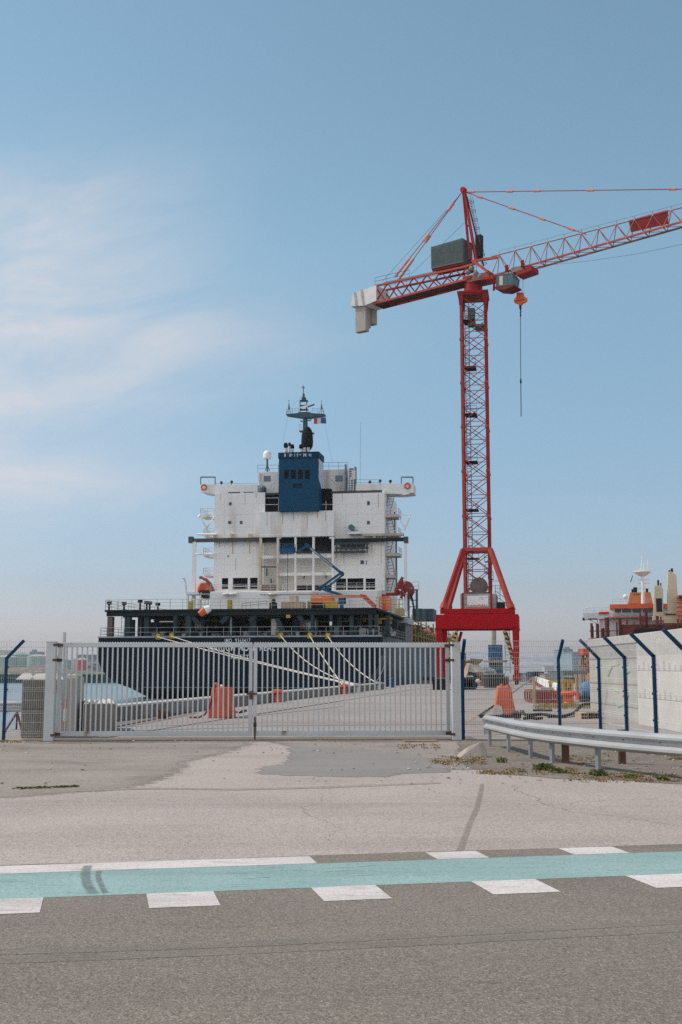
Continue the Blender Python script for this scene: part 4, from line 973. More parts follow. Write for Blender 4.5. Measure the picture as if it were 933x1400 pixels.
# ================================================================== CONTAINER SHIP
NAVY = M('hull_navy', (.003,.010,.021), .6, 0, .25, .25, rust=.10, rcol=(.03,.045,.06), streak=.25, rscale=.4)
HGREY = M('hull_weathered_grey', (.125,.145,.165), .7, 0, .4, .15, rust=.5, rcol=(.045,.055,.065), streak=.3, rscale=.25)
SHIPW = M('ship_white', (.735,.715,.69), .5, 0, .06, .15, rust=.52, rcol=(.47,.39,.30), streak=.08, rscale=.45, bump=.35, bscale=.9)
SHIPS = M('ship_white_stained', (.55,.52,.47), .6, 0, .10, .3, rust=.38, rcol=(.42,.28,.15), streak=.10, rscale=.5)
RUSTW = M('rust_streaked_white', (.58,.49,.37), .6, 0, .2, .6, rust=.5, rcol=(.40,.24,.11), streak=.15)
TEALD = M('deck_teal', (.026,.044,.052), .5, 0, .2, .5, rust=.12, streak=.3)
GIRD = M('girder_dark', (.014,.018,.019), .6, 0, .3, .5, rust=.2, rcol=(.07,.05,.035))
BROWNB = M('beam_brown', (.085,.075,.070), .6, 0, .2, .8)
FUN = M('funnel_blue', (.001,.050,.105), .6, 0, .12, .3, rust=.05, rcol=(.02,.05,.09), streak=.2)
SOOT = M('soot_black', (.006,.006,.006), .8)
WIN = glass('window_dark', (.012,.014,.016), .15)
WING = glass('window_blue_grey', (.10,.15,.17), .15)
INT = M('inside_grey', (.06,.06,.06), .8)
SHY = M('ship_yellow', (.42,.30,.05), .5, 0, .15, 1)
MASTM = M('mast_blue_grey', (.045,.085,.11), .5)
LIFEO = M('lifeboat_orange', (.60,.12,.05), .5, 0, .1, 1)
DRED = M('antifouling_red', (.20,.03,.02), .6)
RAILW = M('rail_white', (.55,.55,.53), .5)
ROPE = M('mooring_rope', (.50,.46,.40), .9, 0, .12, 3)
CRATE = M('crate_ply', (.52,.40,.29), .8, 0, .15, .8)
SF = Frame((-11.6, 131, 0), R(9.8))
ship = thing('container_ship', 'stern of a large container ship with navy hull, white house and blue funnel', 'ship', (SF.o.x, SF.o.y, -1.7), SF.a)
ship['_m'] = SF
so_ = ship['_o']; FRM[so_.name] = Frame((SF.o.x, SF.o.y, -1.7), SF.a)
# everything below is in ship axes with z above the quay: shift into the Empty's frame
class SB(MB):
    def build(s, name, mat, parent=None, **kw):
        if parent is None: parent = ship
        m = MB(); m.v = [p + UP*1.7 for p in s.v]; m.f = s.f
        if getattr(s, 'keep', False): m.keep = True
        return m.build(name, mat, parent, **kw)
    def each(s, name, mat, parent=None, **kw):
        out = []; mk = s.marks + [(len(s.v), len(s.f))]
        for (v0, f0), (v1, f1) in zip(mk, mk[1:]):
            m = SB(); m.v = s.v[v0:v1]; m.f = [tuple(i - v0 for i in f) for f in s.f[f0:f1]]; out.append(m.build(name, mat, parent, **kw))
        return out
    def free(s, name, mat, tags, **kw):
        "a thing of its own standing on the ship: to world coordinates"
        m = MB(); m.v = [SF.w(*p) for p in s.v]; m.f = s.f; return m.build(name, mat, tags=tags, **kw)
    def sr(s, u0, v0, u1, v1, y, d):
        um, vm = (u0+u1)/2, (v0+v1)/2
        s.bx(SF.P(u0, vm, y).x, SF.P(u1, vm, y).x, y, y+d, SF.P(um, v1, y).z, SF.P(um, v0, y).z); return s
def S(u, v, y): return SF.P(u, v, y)
def sth(name, label, cat, x, y, z, group=None): return thing(name, label, cat, SF.w(x, y, z), SF.a, group)
def part_of(t, m, name, mat, **kw):
    "ship-axis mesh as a part of a thing standing on the ship"
    q = MB(); q.v = [SF.w(*p) for p in m.v]; q.f = m.f; return q.build(name, mat, t, world=True, **kw)
HB = 16.2; ZD = S(329, 870, 0).z; ZU = S(360, 832, .5).z
def hull_sec(y):
    t = min(1, max(0, y/58)); zb = -.55 - 5*min(1, max(0, (y-1)/26)); zr = 3.1 - 5.5*t; rx = 5.2 - 2.2*t
    hb = HB if y < 140 else HB*max(.02, 1-((y-140)/68)**2)
    rx = min(rx, hb*.8); pts = [(-hb, ZD)]
    for k in range(9): a = k/8*pi/2; pts.append((-hb + rx*(1-cos(a)), zr - (zr-zb)*sin(a)))
    return [V((x, y, z)) for x, z in pts] + [V((-x, y, z)) for x, z in reversed(pts)]
ys_ = [.02,3,7,12,18,26,36,48,62,90,140,160,178,192,203,207.5]
m = SB(); secs = [hull_sec(y) for y in ys_]; n = len(secs[0])
for q in secs: m.v += q
for i in range(len(secs)-1):
    for k in range(n-1): m.f.append((i*n+k, i*n+k+1, (i+1)*n+k+1, (i+1)*n+k))
m.build('hull', HGREY, smooth=True)
m = SB(); m.prism([V((p.x, 0, p.z)) for p in hull_sec(0)], (0, .019, 0)); m.build('transom', NAVY)
m = SB(); m.add([p for p in [V((q.x,q.y,ZD)) for q in (secs[0][0],)]] , []) ; m = SB(); m.v = [V((q[0].x, q[0].y, ZD-.02)) for q in secs] + [V((-q[0].x, q[0].y, ZD-.02)) for q in secs]
N_ = len(secs); m.f = [(i, i+1, N_+i+1, N_+i) for i in range(N_-1)]; m.build('main_deck', M('deck_plate', (.09,.095,.10), .7, 0, .2, .5, rust=.2))
m = SB(); m.bx(-HB-.06, HB+.06, -.05, .12, ZD-.10, ZD+.06); m.build('deck_edge', M('edge_pale', (.30,.31,.31), .6))
# navy wraps a little way round the starboard quarter
m = SB(); z1 = S(520,868,0).z; m.v = []; 
for y in (.01, .8, 1.6): m.v += [V((HB+.012, y, ZD-.12)), V((HB+.012, y, 3.15 - .09*y))]
m.f = [(0,1,3,2),(2,3,5,4)]; m.build('quarter_paint', NAVY)
# draught line low on the transom
zl = S(300, 940, 0).z; m = SB(); m.bx(-11, 11, -.006, -.001, zl-.02, zl+.03); m.build('waterline_mark', M('line_pale', (.20,.26,.30), .6))
# rudder
m = SB(); m.prism([V((.3,6,-3)),V((.3,12,-3)),V((.3,10.5,1.4)),V((.3,7,1.0))], (-.6,0,0)); m.build('rudder', M('rudder_dark', (.03,.035,.04), .6))
# writing
def text(body, u0, u1, vt, vb, y, mat, name, parent, depth=.02, bold=.0):
    c = bpy.data.curves.new(name, 'FONT'); c.body = body; c.size = 1; c.space_character = 1.22; c.extrude = 0; c.offset = bold
    o = bpy.data.objects.new(name, c); COL.objects.link(o); bpy.context.view_layer.update()
    me = bpy.data.meshes.new_from_object(o); bpy.data.objects.remove(o); bpy.data.curves.remove(c)
    xs = [v.co.x for v in me.vertices]; zs = [v.co.y for v in me.vertices]
    p0 = S(u0, (vt+vb)/2, y); p1 = S(u1, (vt+vb)/2, y); zt_ = S((u0+u1)/2, vt, y).z; zb_2 = S((u0+u1)/2, vb, y).z
    m = SB(); m.v = [V((p0.x + (v.co.x-min(xs))/(max(xs)-min(xs))*(p1.x-p0.x), y, zb_2 + (v.co.y-min(zs))/(max(zs)-min(zs))*(zt_-zb_2))) for v in me.vertices]
    m.f = [tuple(p.vertices) for p in me.polygons]; bpy.data.meshes.remove(me)
    nv = len(m.v); m.v += [p + V((0, depth*.9, 0)) for p in m.v]
    return m.build(name, mat, parent)
LET = M('letter_white', (.66,.72,.74), .6, 0, .1, 1)
text('IMO  9363417', 307.5, 342.5, 873, 878.6, -.024, LET, 'hull_lettering', ship, bold=.004)
text('CMA CGM MONTREAL', 278.5, 376.5, 881.5, 890, -.024, LET, 'hull_lettering', ship, bold=.015)
text('VALLETTA', 311, 345.5, 895.2, 901, -.024, LET, 'hull_lettering', ship, bold=.012)
# ---- mooring deck, pillars and the deck above
pil = [(147,153.7),(170.5,178),(188.5,194.6),(197,204),(211,215.5),(237,242),(254,261),(313,318),(342,350),(401,408),(425,429),(450.5,454.6),(461,466.6),(478,482.7),(488,493),(504,508),(512,516.5),(528,533)]
BRL = M('pillar_brown_lit', (.13,.105,.085), .6, 0, .2, .6, rust=.2)  # browner tone for the first pillar, painting in its lit side
for k, (u0, u1) in enumerate(pil):
    dy = (0, .3, 1.6, .7, 3.0)[k % 5] if k > 1 else .4
    a = S(u0, 850, .5+dy); b = S(u1, 850, .5+dy)
    SB().bx(a.x, b.x, .5+dy, 1.2+dy, ZD, ZU-.75).build('deck_pillar', BRL if k == 0 else TEALD)
for x in (-HB+.3, HB-.9):
    for y in (9, 17, 25): SB().bx(x, x+.6, y, y+.6, ZD, ZU-.75).build('deck_pillar', TEALD)
for k, u in enumerate((553.5, 558.5, 563.5)): q = S(u, 852, 27+k*2.5); SB().bx(HB-.75, HB-.25, 26.6+k*2.6, 27.1+k*2.6, ZD, ZU-.02).build('deck_pillar', M('pillar_grey', (.26,.27,.28), .6, 0, .15, .6, rust=.3))
m = SB(); m.bx(-15.75, HB-.5, .5, 34, ZU-.22, ZU); m.build('upper_deck', GIRD)
m = SB(); m.bx(-15.6, HB-.7, .7, .95, ZU-.72, ZU-.222)
for y in (6, 12, 18, 26): m.bx(-15.6, HB-.7, y, y+.3, ZU-.62, ZU-.222)
m.each('deck_girder', GIRD)
m = SB(); m.sr(548,838,566,846,26,.3); a = S(548,838,26); m = SB(); m.bx(HB-2.5, HB-.1, 26, 33.9, ZU-.75, ZU+.02-.03+.0); m.build('side_girder', M('girder_pale', (.40,.40,.40), .6, 0, .1, .5, rust=.3))
x0 = S(207, 850, 17).x
m = SB(); m.bx(x0, HB-1.2, 17, 17.3, ZD, ZU-.73); m.build('bulkhead', M('bulkhead_dark', (.008,.010,.010), .7, 0, .4, .5))
m = SB()
for (u0,u1,v0,v1) in ((262,271,846,868),(318,342,846,868),(408,425,846,868),(482,488,848,868)): m.sr(u0,v0,u1,v1,16.4,.59)
m.each('deck_locker', TEALD)
m = SB()
for (a_, b_) in (((261,840),(271,852)),((313,840),(303,852)),((350,840),(342,850)),((379,846),(389,866)),((408,841),(415,850))): p = S(*a_, 1.1); q = S(*b_, 1.1); m.bar(p, q, .5, .3, up=V((0,1,0)))
m.each('bracket', TEALD)
m = SB()
for (u0,u1,v) in ((210,300,848.5),(430,482,849.5),(300,345,843),(470,530,846),(350,400,843)): p = S(u0,v,6); q = S(u1,v,6); m.tube(p, q, .09, 6)
m.each('yellow_pipe', SHY)
m = SB()
r = random.Random(8)
for k in range(26):
    u = r.uniform(225,535); v = r.uniform(842,858); q = S(u,v,r.uniform(5,15)); s = r.uniform(.12,.45); m.box(q, (s*r.uniform(.6,2), s, s*r.uniform(.6,1.6)))
m.build('deck_fitting', SHY)
m = SB()
for k in range(60):
    u = r.uniform(205,540); y = r.uniform(1,14); q = S(u,868,y); h = r.uniform(.3,1.1); w = r.uniform(.2,.8); m.bx(q.x-w/2, q.x+w/2, y, y+w, ZD, ZD+h)
m.each('deck_fitting', M('fitting_grey', (.16,.165,.16), .6, 0, .6, .7))
m = SB()
for k in range(34):
    u = r.uniform(180,540); y = r.uniform(.8,6); q = S(u,868,y); h = r.uniform(.3,.7); w = r.uniform(.25,.6); m.lathe([(w*.5,0),(w*.5,h*.7),(w*.7,h*.75),(w*.7,h)], (q.x,y,ZD), 10)
m.build('mooring_bitt', M('bitt_pale', (.36,.35,.33), .6, 0, .5, .7))
def winch(u0, u1, v, y, mat, rr=.55):
    a = S(u0, v, y); b = S(u1, v, y); m = SB(); m.tube(a, b, rr, 14); o = m.build('winch_drum', mat)
    k = SB()
    for e in (a, b): k.tube(e-V((.06,0,0)), e+V((.06,0,0)), rr*1.5, 16)
    k.each('winch_flange', M('flange_grey', (.25,.26,.27), .5), o); k = SB(); k.bx(a.x-.4, b.x+.4, y-.5, y+.5, ZD, a.z-rr*1.2); k.build('winch_bed', DARK, o)
winch(270,277,855,4,ROPE); winch(409,431,854,5,M('winch_white',(.55,.52,.47),.6),.6); winch(421,433,855,2.5,_mats['winch_white'],.5); winch(528,535,864,4,ROPE,.4)
m = SB(); m.sr(371,846,378,868,3,1.2); m.build('deck_cabinet', SHIPW); m = SB(); m.sr(491,858.5,500.5,870,3,.8); m.sr(502,859.5,511.5,870.5,3,.8); m.sr(482.5,857,487,869,5,.8); m.each('deck_cabinet', M('cabinet_grey',(.45,.45,.43),.6))
m = SB(); m.sr(391.5,840.5,397,844.8,.35,.12); m.build('yellow_plate', SHY)
m = SB(); m.sr(450.8,850,454,855,.35,.1); m.build('notice_board', SHIPW)
m = SB(); 
m.rail([V((-HB+.15,.25,ZD)), V((-15.2,.25,ZD))],1.05,3,1.2,.03); m.rail([V((-15.2,.25,ZD)), V((HB-.3,.25,ZD))],1.05,2,1.9,.03); m.rail([V((HB-.2,.3,ZD)), V((HB-.2,26,ZD))],1.05,3,1.9,.03)
m.rail([V((-HB+.15,.3,ZD)), V((-HB+.15,30,ZD))],1.05,3,1.9,.03)
m.build('mooring_rail', M('rail_grey', (.30,.31,.31), .5))
m = SB(); m.rail([V((-15.7,.6,ZU)), V((-8,.6,ZU))],1.15,3,1.5,.03); m.rail([V((-8,.6,ZU)), V((HB-.6,.6,ZU))],1.15,3,1.5,.03); m.rail([V((HB-.6,.6,ZU)), V((HB-.6,33,ZU))],1.15,3,1.9,.03); m.rail([V((-15.7,.6,ZU)), V((-15.7,33,ZU))],1.15,3,1.9,.03)
m.build('deck_rail', M('rail_straw', (.42,.40,.32), .5))
m = SB(); m.ladder((-14.1,2.5,ZD),(-14.1,2.5,ZU),.7,(1,0,0),.03,.4); m.build('deck_ladder', RAILW)
m = SB()
for u, v in ((149.5,826.5),(201,826),(205,826.5),(192,824),(216,828),(170,827)): q = S(u,v,1.5); m.lathe([(.12,0),(.12,q.z-ZU),(.3,q.z-ZU),(.3,q.z-ZU+.35)], (q.x,1.5,ZU), 8)
m.each('deck_vent', DARK)
m = SB()
for u0,u1,v0,v1 in ((311,316,820,833),(257.5,262,822,834)): m.sr(u0,v0,u1,v1,1.8,.6)
m.each('yellow_locker', SHY)
m = SB(); m.tube(S(316,832,2), S(316,868,.3), .035, 5); m.build('hose', RAILW)
# fairleads in yellow on the deck edge
fl_ = []
for u, v in ((216.5,869.5),(235,868.5),(384.5,868),(424,868),(448.7,868.5)):
    q = S(u, v, -.15); m = SB(); m.lathe([(.12,-.12),(.27,-.12),(.27,.12),(.12,.12)], q, 12, (0,1,0)); m.bx(q.x-.3,q.x+.3,-.1,.25,q.z-.38,q.z-.2); m.build('fairlead', SHY); fl_.append(q)
# ---- house
def cells(m, u0, v0, u1, v1, holes, y, d):
    us = sorted({u0, u1, *[h[0] for h in holes], *[h[2] for h in holes]}); vs_ = sorted({v0, v1, *[h[1] for h in holes], *[h[3] for h in holes]})
    um = (u0+u1)/2; vm = (v0+v1)/2; X_ = {u: S(u, vm, y).x for u in us}; Z_ = {v: S(um, v, y).z for v in vs_}
    for ua, ub in zip(us, us[1:]):
        run = None
        for va, vb in zip(vs_, vs_[1:]):
            hole = any(h[0] <= (ua+ub)/2 <= h[2] and h[1] <= (va+vb)/2 <= h[3] for h in holes)
            if not hole: run = (run[0], vb) if run else (va, vb)
            if hole or vb == vs_[-1]:
                if run: m.bx(X_[ua], X_[ub], y, y+d, Z_[run[1]], Z_[run[0]]); run = None
    return m
HY = 42
low = [(304,790,313,805.5),(319,790,339.5,806),(342.5,790,353,806)]; lowr = [(459.5,790.5,473.5,807),(475,790.5,497,807),(500,791,513,807)]
a = S(293,836,HY); ZB = ZD
def wall(name, u0, v0, u1, v1, holes, y, d, mat=SHIPW): return cells(SB(), u0, v0, u1, v1, holes, y, d).build(name, mat)
wall('house_wall', 293, 674, 362, 809, low, HY, .35); wall('house_wall', 455, 674, 526, 809, lowr, HY, .35)
cut = [(383,733,454.9,757),(406,800,427,808),(429.5,800,454,808)]
wall('house_wall', 362.05, 733, 454.95, 809, cut, HY+.02, .33, SHIPS)
def blockS(name, u0, v0, u1, v1, y, d, mat=SHIPW, **k): return SB().sr(u0,v0,u1,v1,y,d).build(name, mat, **k)
# side walls, floors and inner walls of the house
xl = S(293,740,HY).x; xr_ = S(526,740,HY).x; zt_h = S(330,674,HY).z; zlow = S(330,809,HY).z
m = SB(); m.bx(xl+.002, xl+.35, HY+.352, HY+15, ZB, zt_h-.01); m.bx(xr_-.35, xr_-.002, HY+.352, HY+15, ZB, zt_h-.01); m.each('side_wall', SHIPW)
SB().bx(xl+.36, xr_-.36, HY+3.2, HY+3.4, zlow, zt_h-.5).build('inner_wall', INT)
zs_ = [S(330,789,HY).z, S(330,757.5,HY).z, S(330,732,HY).z, zt_h-.35]
m = SB()
for z in zs_: m.bx(xl+.36, xr_-.36, HY+.36, HY+14.6, z, z+.3)
m.each('house_deck', INT)
SB().bx(xl+.36, xr_-.36, HY+14.7, HY+15, ZB, zt_h-.02).build('front_wall', SHIPW)
# lowest tier stands forward of the house wall
wall('base_wall', 287, 808.6, 522, 852, [], 38, .3); m = SB(); p = S(287,808.6,38); q = S(522,808.6,38); m.bx(p.x, q.x, 38.302, HY+.34, p.z-.25, p.z); m.build('base_deck', SHIPW)
m = SB(); m.rail([V((p.x,38.1,p.z)), V((q.x,38.1,p.z))], 1.0, 3, 1.8, .035); m.build('gallery_rail', RAILW)
m = SB(); m.sr(463,813.5,473,826,37.95,.045); m.build('base_window', WIN)
# mullions in the gallery openings
m = SB()
for u in (345.3,): pass
for (u0,v0,u1,v1) in low+lowr: m.sr(u0,v1-5.2,u1,v1-4.4,HY+.1,.1)
m.each('gallery_bar', RAILW)
for (u0,v0,u1,v1) in ((313,686.5,317,691),(312,712,316.5,716.5),(328,712,332,716.5),(311.2,759.3,313.2,761.8),(502,685,506,690.7),(502,712,506,717),(493,766,498,771.3),(500.5,766,502,772)):
    w_ = SB().sr(u0,v0,u1,v1,HY-.03,.025).build('window', M('window_frame_grey', (.22,.24,.25), .5)); SB().sr(u0+.7,v0+.7,u1-.7,v1-.7,HY-.05,.018).build('pane', WIN, w_)
CY = 40.6
# seams and stains
m = SB(); m.sr(293,703.2,362,703.6,HY-.012,.01); m.sr(455,702.8,526,703.2,HY-.012,.01); m.sr(293,756,357,756.4,HY-.012,.01)
for v in (688.5,720.5,745.5,772): m.sr(293.2,v,361.8,v+.3,HY-.011,.01); m.sr(457,v,525.8,v+.3,HY-.011,.01)
for u in (307,324,346,473,489,509): m.sr(u,674.2,u+.25,734,HY-.010,.009); m.sr(u,741,u+.25,789,HY-.010,.009)
for u in (376,398,419,440): m.sr(u,699.2,u+.25,730,CY-.010,.009)
m.each('plate_seam', M('seam_grey', (.60,.60,.60), .6))
m = SB()
for (u0,v0,u1,v1) in ((317.5,740.5,319,757),(341,740.5,342.5,757),(299.5,741,300.5,748),(386,699,387.5,716),(401,699,402,712),(459,757,461,763),(420,699,420.8,725),(434,699,435.2,708),(365,699,365.8,719),(445,699,446,712),(301,674.5,301.7,683),(335,674.5,335.6,690),(350,674.5,350.9,681),(468,674.5,468.7,686),(495,674.5,495.6,680),(517,674.5,518,695),(322,764,322.6,780),(470,757,470.8,772),(508,742,508.7,756),(521,742,521.8,770)): m.sr(u0,v0,u1,v1,(CY-.012 if (v0 < 700 and 355 < u0 < 456 and v0 > 698) else HY-.012),.01)
m.each('rust_stain', M('rust_stain_tan', (.50,.37,.25), .7, 0, .2, 1))
# centre casing carried on columns

bl = blockS('casing', 355.5, 699, 456.5, 733.5, CY, 1.39); 
m = SB(); m.sr(355.3,730.5,456.7,733.6,CY-.06,.055); m.build('casing_lip', SHIPW, bl)
cols = [(354.6,357.8),(378.3,381.2),(402.6,405.2),(427.2,430),(453.7,456.6)]
for k, (u0, u1) in enumerate(cols):
    SB().sr(u0,733.7,u1,809,CY+.05,.45).build('casing_column', RUSTW if k in (0,) else SHIPW)
zc = S(400,761,CY).z; p = S(357,761,CY).x; q = S(455,761,CY).x
m = SB(); m.bx(p, q, CY+.12, CY+.42, zc-.22, zc+.22); zc2 = S(400,785,CY).z; m.bx(S(381,785,CY).x, q, CY+.12, CY+.42, zc2-.22, zc2+.22); m.each('casing_beam', SHIPW)
SB().sr(355,808.8,457,812,38.0-.25,.24).build('gallery_lip', SHIPW)
m = SB(); m.sr(381.5,733.7,384.5,736.5,CY+.1,.3); m.sr(450.5,733.7,453.5,736.5,CY+.1,.3); m.each('corner_plate', SHIPW)
m = SB(); m.tube(S(355,775,40.2), S(381,775,40.2), .10, 6); m.build('scaffold_bar', RUSTY)
m = SB(); m.sr(354.2,772,356.4,832,38.4,.25); m.sr(378.2,770,380.4,832,38.4,.25); m.each('rusty_post', RUSTW)
m = SB(); m.tube(S(393.5,757,38.2), S(393.5,822,38.2), .04, 4); m.build('hanging_cable', DARK)
m = SB(); m.sr(358,799.5,378,808.5,39.6,1.8); m.build('brown_locker', M('locker_brown', (.17,.12,.10), .7))
m = SB()
for u,v in ((365,781),(365,785),(371,795),(446,789),(416,789)): m.tube(S(u,v-4,HY-.3), S(u,v+2,HY-.3), .08, 5)
m.each('wall_light', DARK)
m = SB()
for u in (309.5,318.5,372.5): q = S(u,812.5,37.5); m.lathe([(.05,-.35),(.14,-.2),(.55,.0),(.5,.12)], q, 10)
m.each('deck_lamp', SHIPW)
# overhead gantry rails
for (u0,u1,mat) in ((258,357,BROWNB),(456.5,557,GIRD)):
    o = SB().sr(u0,735.5,u1,740.5,HY-.9,.5).build('gantry_rail', mat); e = u0+2.5 if u0 < 300 else u1-2
    SB().sr(e-2.8,733.5,e+2.8,742,HY-1.1,.9).build('rail_end', BROWNB, o)
m = SB(); m.sr(357,735.2,383,741,HY-.6,.5); m.build('gantry_rail', GIRD)
m = SB()
for u in (293.5,317,341.5,512): m.sr(u-1.8,729.5,u+1.8,735.2,HY-.8,.79)
m.each('rail_bracket', RUSTW)
m = SB(); m.sr(497.5,729.2,552,732.5,HY-.95,.9); m.build('gantry_walkway', M('walk_stained', (.42,.36,.30), .7, 0, .2, .6, rust=.3))
m = SB()
for (u0,v0,u1,v1) in ((457,741.5,504,744.5),(458,748,504,750.5),(457,753,500,756)): m.sr(u0,v0,u1,v1,HY-1.2,.3)
for u in (460,466,473,480,488,496,502): m.sr(u-.7,741.5,u+.7,756,HY-1.19,.25)
m.sr(465,743,498,747,HY-.88,.8); m.build('trolley_hoist', M('hoist_dark', (.045,.055,.06), .6))
m = SB(); m.sr(475.5,727,494,729.8,HY-1.6,1.55); o = m.build('winch_shelf', SHIPW); q = S(481,721.3,HY-.9); m = SB(); m.tube(q-V((0,.5,0)), q+V((0,.5,0)), .42, 14); m.tube(q-V((.1,-.1,.45)), q+V((.9,.1,-.45)), .05, 5); m.build('shelf_winch', M('winch_teal', (.07,.15,.16), .5), o)
for (u0,u1) in ((262.8,267.3),(552.8,556.4)): SB().sr(u0,740.8,u1,832,HY-.95,.42).build('gantry_post', SHIPW)
for (u0,u1,v,mt) in ((270,296,730.5,SHIPW),(268,296,757.6,SHIPW)): q = S(u0,v,HY-1); w_ = S(u1,v,HY-1); m = SB(); m.tube(q, w_, .14, 6); m.build('strut', mt)
# boat deck shelves
for (u0,u1,v) in ((254,293.5,809),(522,557,809)):
    SB().sr(u0,v,u1,v+3.6,HY-3.2,3.0).build('boat_platform', SHIPW)
    m = SB(); e = u0+1 if u0 < 300 else u1-3; m.sr(e,v+3.7,e+2.6,836,HY-3,.4); m.sr((273 if u0<300 else 530),v+3.7,(275 if u0<300 else 532),836,HY-3,.35); m.each('platform_leg', SHIPW)
    m = SB(); 
    for zz_ in (820,826,832): q = S(max(u0,262) if u0<300 else 524,zz_,HY-3.3); w_ = S(min(u1,286) if u0<300 else 552,zz_,HY-3.3); m.tube(q, w_, .07, 5)
    for k in range(6): q = S((262+k*4.6) if u0<300 else 526+k*5,818,HY-3.3); m.tube(q, V((q.x,q.y,S(270,834,HY-3.3).z)), .07, 5)
    m.build('platform_frame', M('frame_cream', (.50,.46,.36), .6))
# galleries and stairs at the two sides
def gallery(u0, u1, v, th, y, rail=8, mat=SHIPW, d=3.4):
    o = SB().sr(u0, v, u1, v+th, y, d).build('side_gallery', mat); p = S(u0,v,y); q = S(u1,v,y)
    m = SB(); h = S(u0,v-rail,y).z - p.z; m.rail([p, q], h, 2, 1.2, .04); m.rail([p if u0 < 300 else q, (p if u0 < 300 else q)+V((0,d,0))], h, 2, 1.2, .04); m.build('gallery_railing', RAILW, o)
gallery(274.5,293,703,4.2,HY+1); gallery(279,293,731,3,HY+1); gallery(278.5,293,757.5,3.6,HY+1); gallery(278.5,293,784.5,3.4,HY+1)
for (u0,u1,v) in ((526,545,703),(526,545,729),(526,546,756),(527,539.5,786)): gallery(u0,u1,v,4,HY+1,8,M('gallery_stained', (.48,.44,.40), .6, 0, .15, .8, rust=.35, rcol=(.25,.19,.15), streak=.4))
m = SB()
for (v0,v1,s) in ((674,703,1),(703,729,-1),(729,756,1),(756,786,-1),(786,812,1)):
    a_ = S(529.5,v1,HY+2.2); b_ = S(536.5,v0,HY+2.2); p = V(((a_.x if s > 0 else b_.x), HY+2.2, a_.z)); q = V(((b_.x if s > 0 else a_.x), HY+2.2, b_.z)); m.ladder(p, q, .9, V((0,1,0)) if False else V((1,0,.15)), .07, .45)
m.build('side_stair', M('stair_grey', (.20,.21,.22), .6))
m = SB(); m.sr(541,740,543,812,HY+3.5,.3); m.sr(526.5,742,528.5,812,HY+3.5,.3); m.sr(539,700,540.5,740,HY+3.5,.3); m.each('stair_post', M('post_slate', (.10,.13,.16), .5))
m = SB()
for a_, b_, rr in (((546,708),(553,720),.10),((553,725),(561,706),.16),((545,703),(561,705),.06),((275,706),(286,730),.14),((294,705),(283,722),.12),((274.5,704),(271.5,707),.2)): m.tube(S(*a_,HY+1), S(*b_,HY+1), rr, 6)
m.each('wing_brace', SHIPW)
m = SB(); m.tube(S(535,679.5,HY+4), S(560,675,HY+1), .07, 5); m.build('wing_stay', RAILW)
# bridge
BY = 44
def wing(pts, y, d): m = SB(); m.prism([S(u,v,y) for u,v in pts], (0,d,0)); return m.build('bridge_wing', SHIPW)
wing([(274.5,662.5),(352.5,662.5),(352.5,674.5),(296,675.5),(275,672.5)], BY, 3.5); wing([(486.5,661.5),(565.5,661.5),(565.5,673.5),(550,675.5),(486.5,673.8)], BY, 3.5)
m = SB()
for (u0,u1) in ((312,328.5),(333,347)): m.sr(u0,672.6,u1,674.4,BY-.03,.028)
m.sr(492,672,508,673.6,BY-.03,.028); m.each('wing_scupper', M('scupper_dark', (.05,.055,.06), .6))
m = SB()
for (u0,u1) in ((274.8,294.5),(549,565)):
    for u in (u0,u1): m.tube(S(u,662.5,BY+.2), S(u,652.3,BY+.2), .09, 5); m.tube(S(u,662.5,BY+3), S(u,652.3,BY+3), .09, 5)
    for y in (BY+.2, BY+3): m.tube(S(u0,652.3,y), S(u1,652.3,y), .12, 5)
m.build('wing_frame', M('frame_slate', (.13,.18,.21), .5))
m = SB()
for u,v in ((317,660),(303,661),(520,658.5),(506,660),(534,659)): m.tube(S(u,v+3,BY+1), S(u,v-1,BY+1), .07, 5); m.ball(S(u,v-1,BY+1), .25, 6)
m.each('wing_light', DARK)
for k, (u, v, lab) in enumerate(((279,666,'orange lifebuoy hanging on the left bridge wing end'),(557.3,664,'orange lifebuoy hanging on the right bridge wing end'))):
    q = S(u, v, BY-.12); m = SB(); prof = []
    for i in range(20):
        a_ = 2*pi*i/20; c_ = q + V((cos(a_)*.40, 0, sin(a_)*.40)); ring = [c_ + (V((cos(a_),0,sin(a_)))*cos(b_) + V((0,1,0))*sin(b_))*.11 for b_ in [2*pi*j/8 for j in range(8)]]; m.v += ring
    m.f = [(i*8+j, i*8+(j+1) % 8, ((i+1) % 20)*8+(j+1) % 8, ((i+1) % 20)*8+j) for i in range(20) for j in range(8)]
    m.free('lifebuoy', LIFEO, (lab, 'lifebuoy', 'lifebuoys on the bridge wings'))
blockS('bridge_house', 352.6, 645.5, 381, 698.8, 45.5, 8); blockS('bridge_house', 437, 642, 476, 698.8, 45.5, 8); blockS('bridge_house', 381.1, 650, 436.9, 698.8, 46.5, 6)
for (u0,v0,u1,v1) in ((360.8,650.5,370.2,658.3),(458.8,650,468.6,658.2)): w_ = SB().sr(u0,v0,u1,v1,45.46,.035).build('window', M('window_frame_grey', (.22,.24,.25), .5)); SB().sr(u0+.9,v0+.9,u1-.9,v1-.9,45.43,.028).build('pane', WING, w_)
m = SB(); m.prism([S(u,v,45.40) for u,v in ((365,699),(365,685),(366.5,682),(369,681),(381,681),(381,699))], (0,.09,0)); m.build('recess_panel', M('panel_shade', (.42,.44,.45), .6)); 
m = SB(); m.rail([S(362,698.8,42.5), S(381,698.8,42.5)], 2.0, 2, 1.5, .06); m.rail([S(436,698.8,42.5), S(456,698.8,42.5)], 2.0, 2, 1.0, .07); m.build('casing_rail', RAILW)
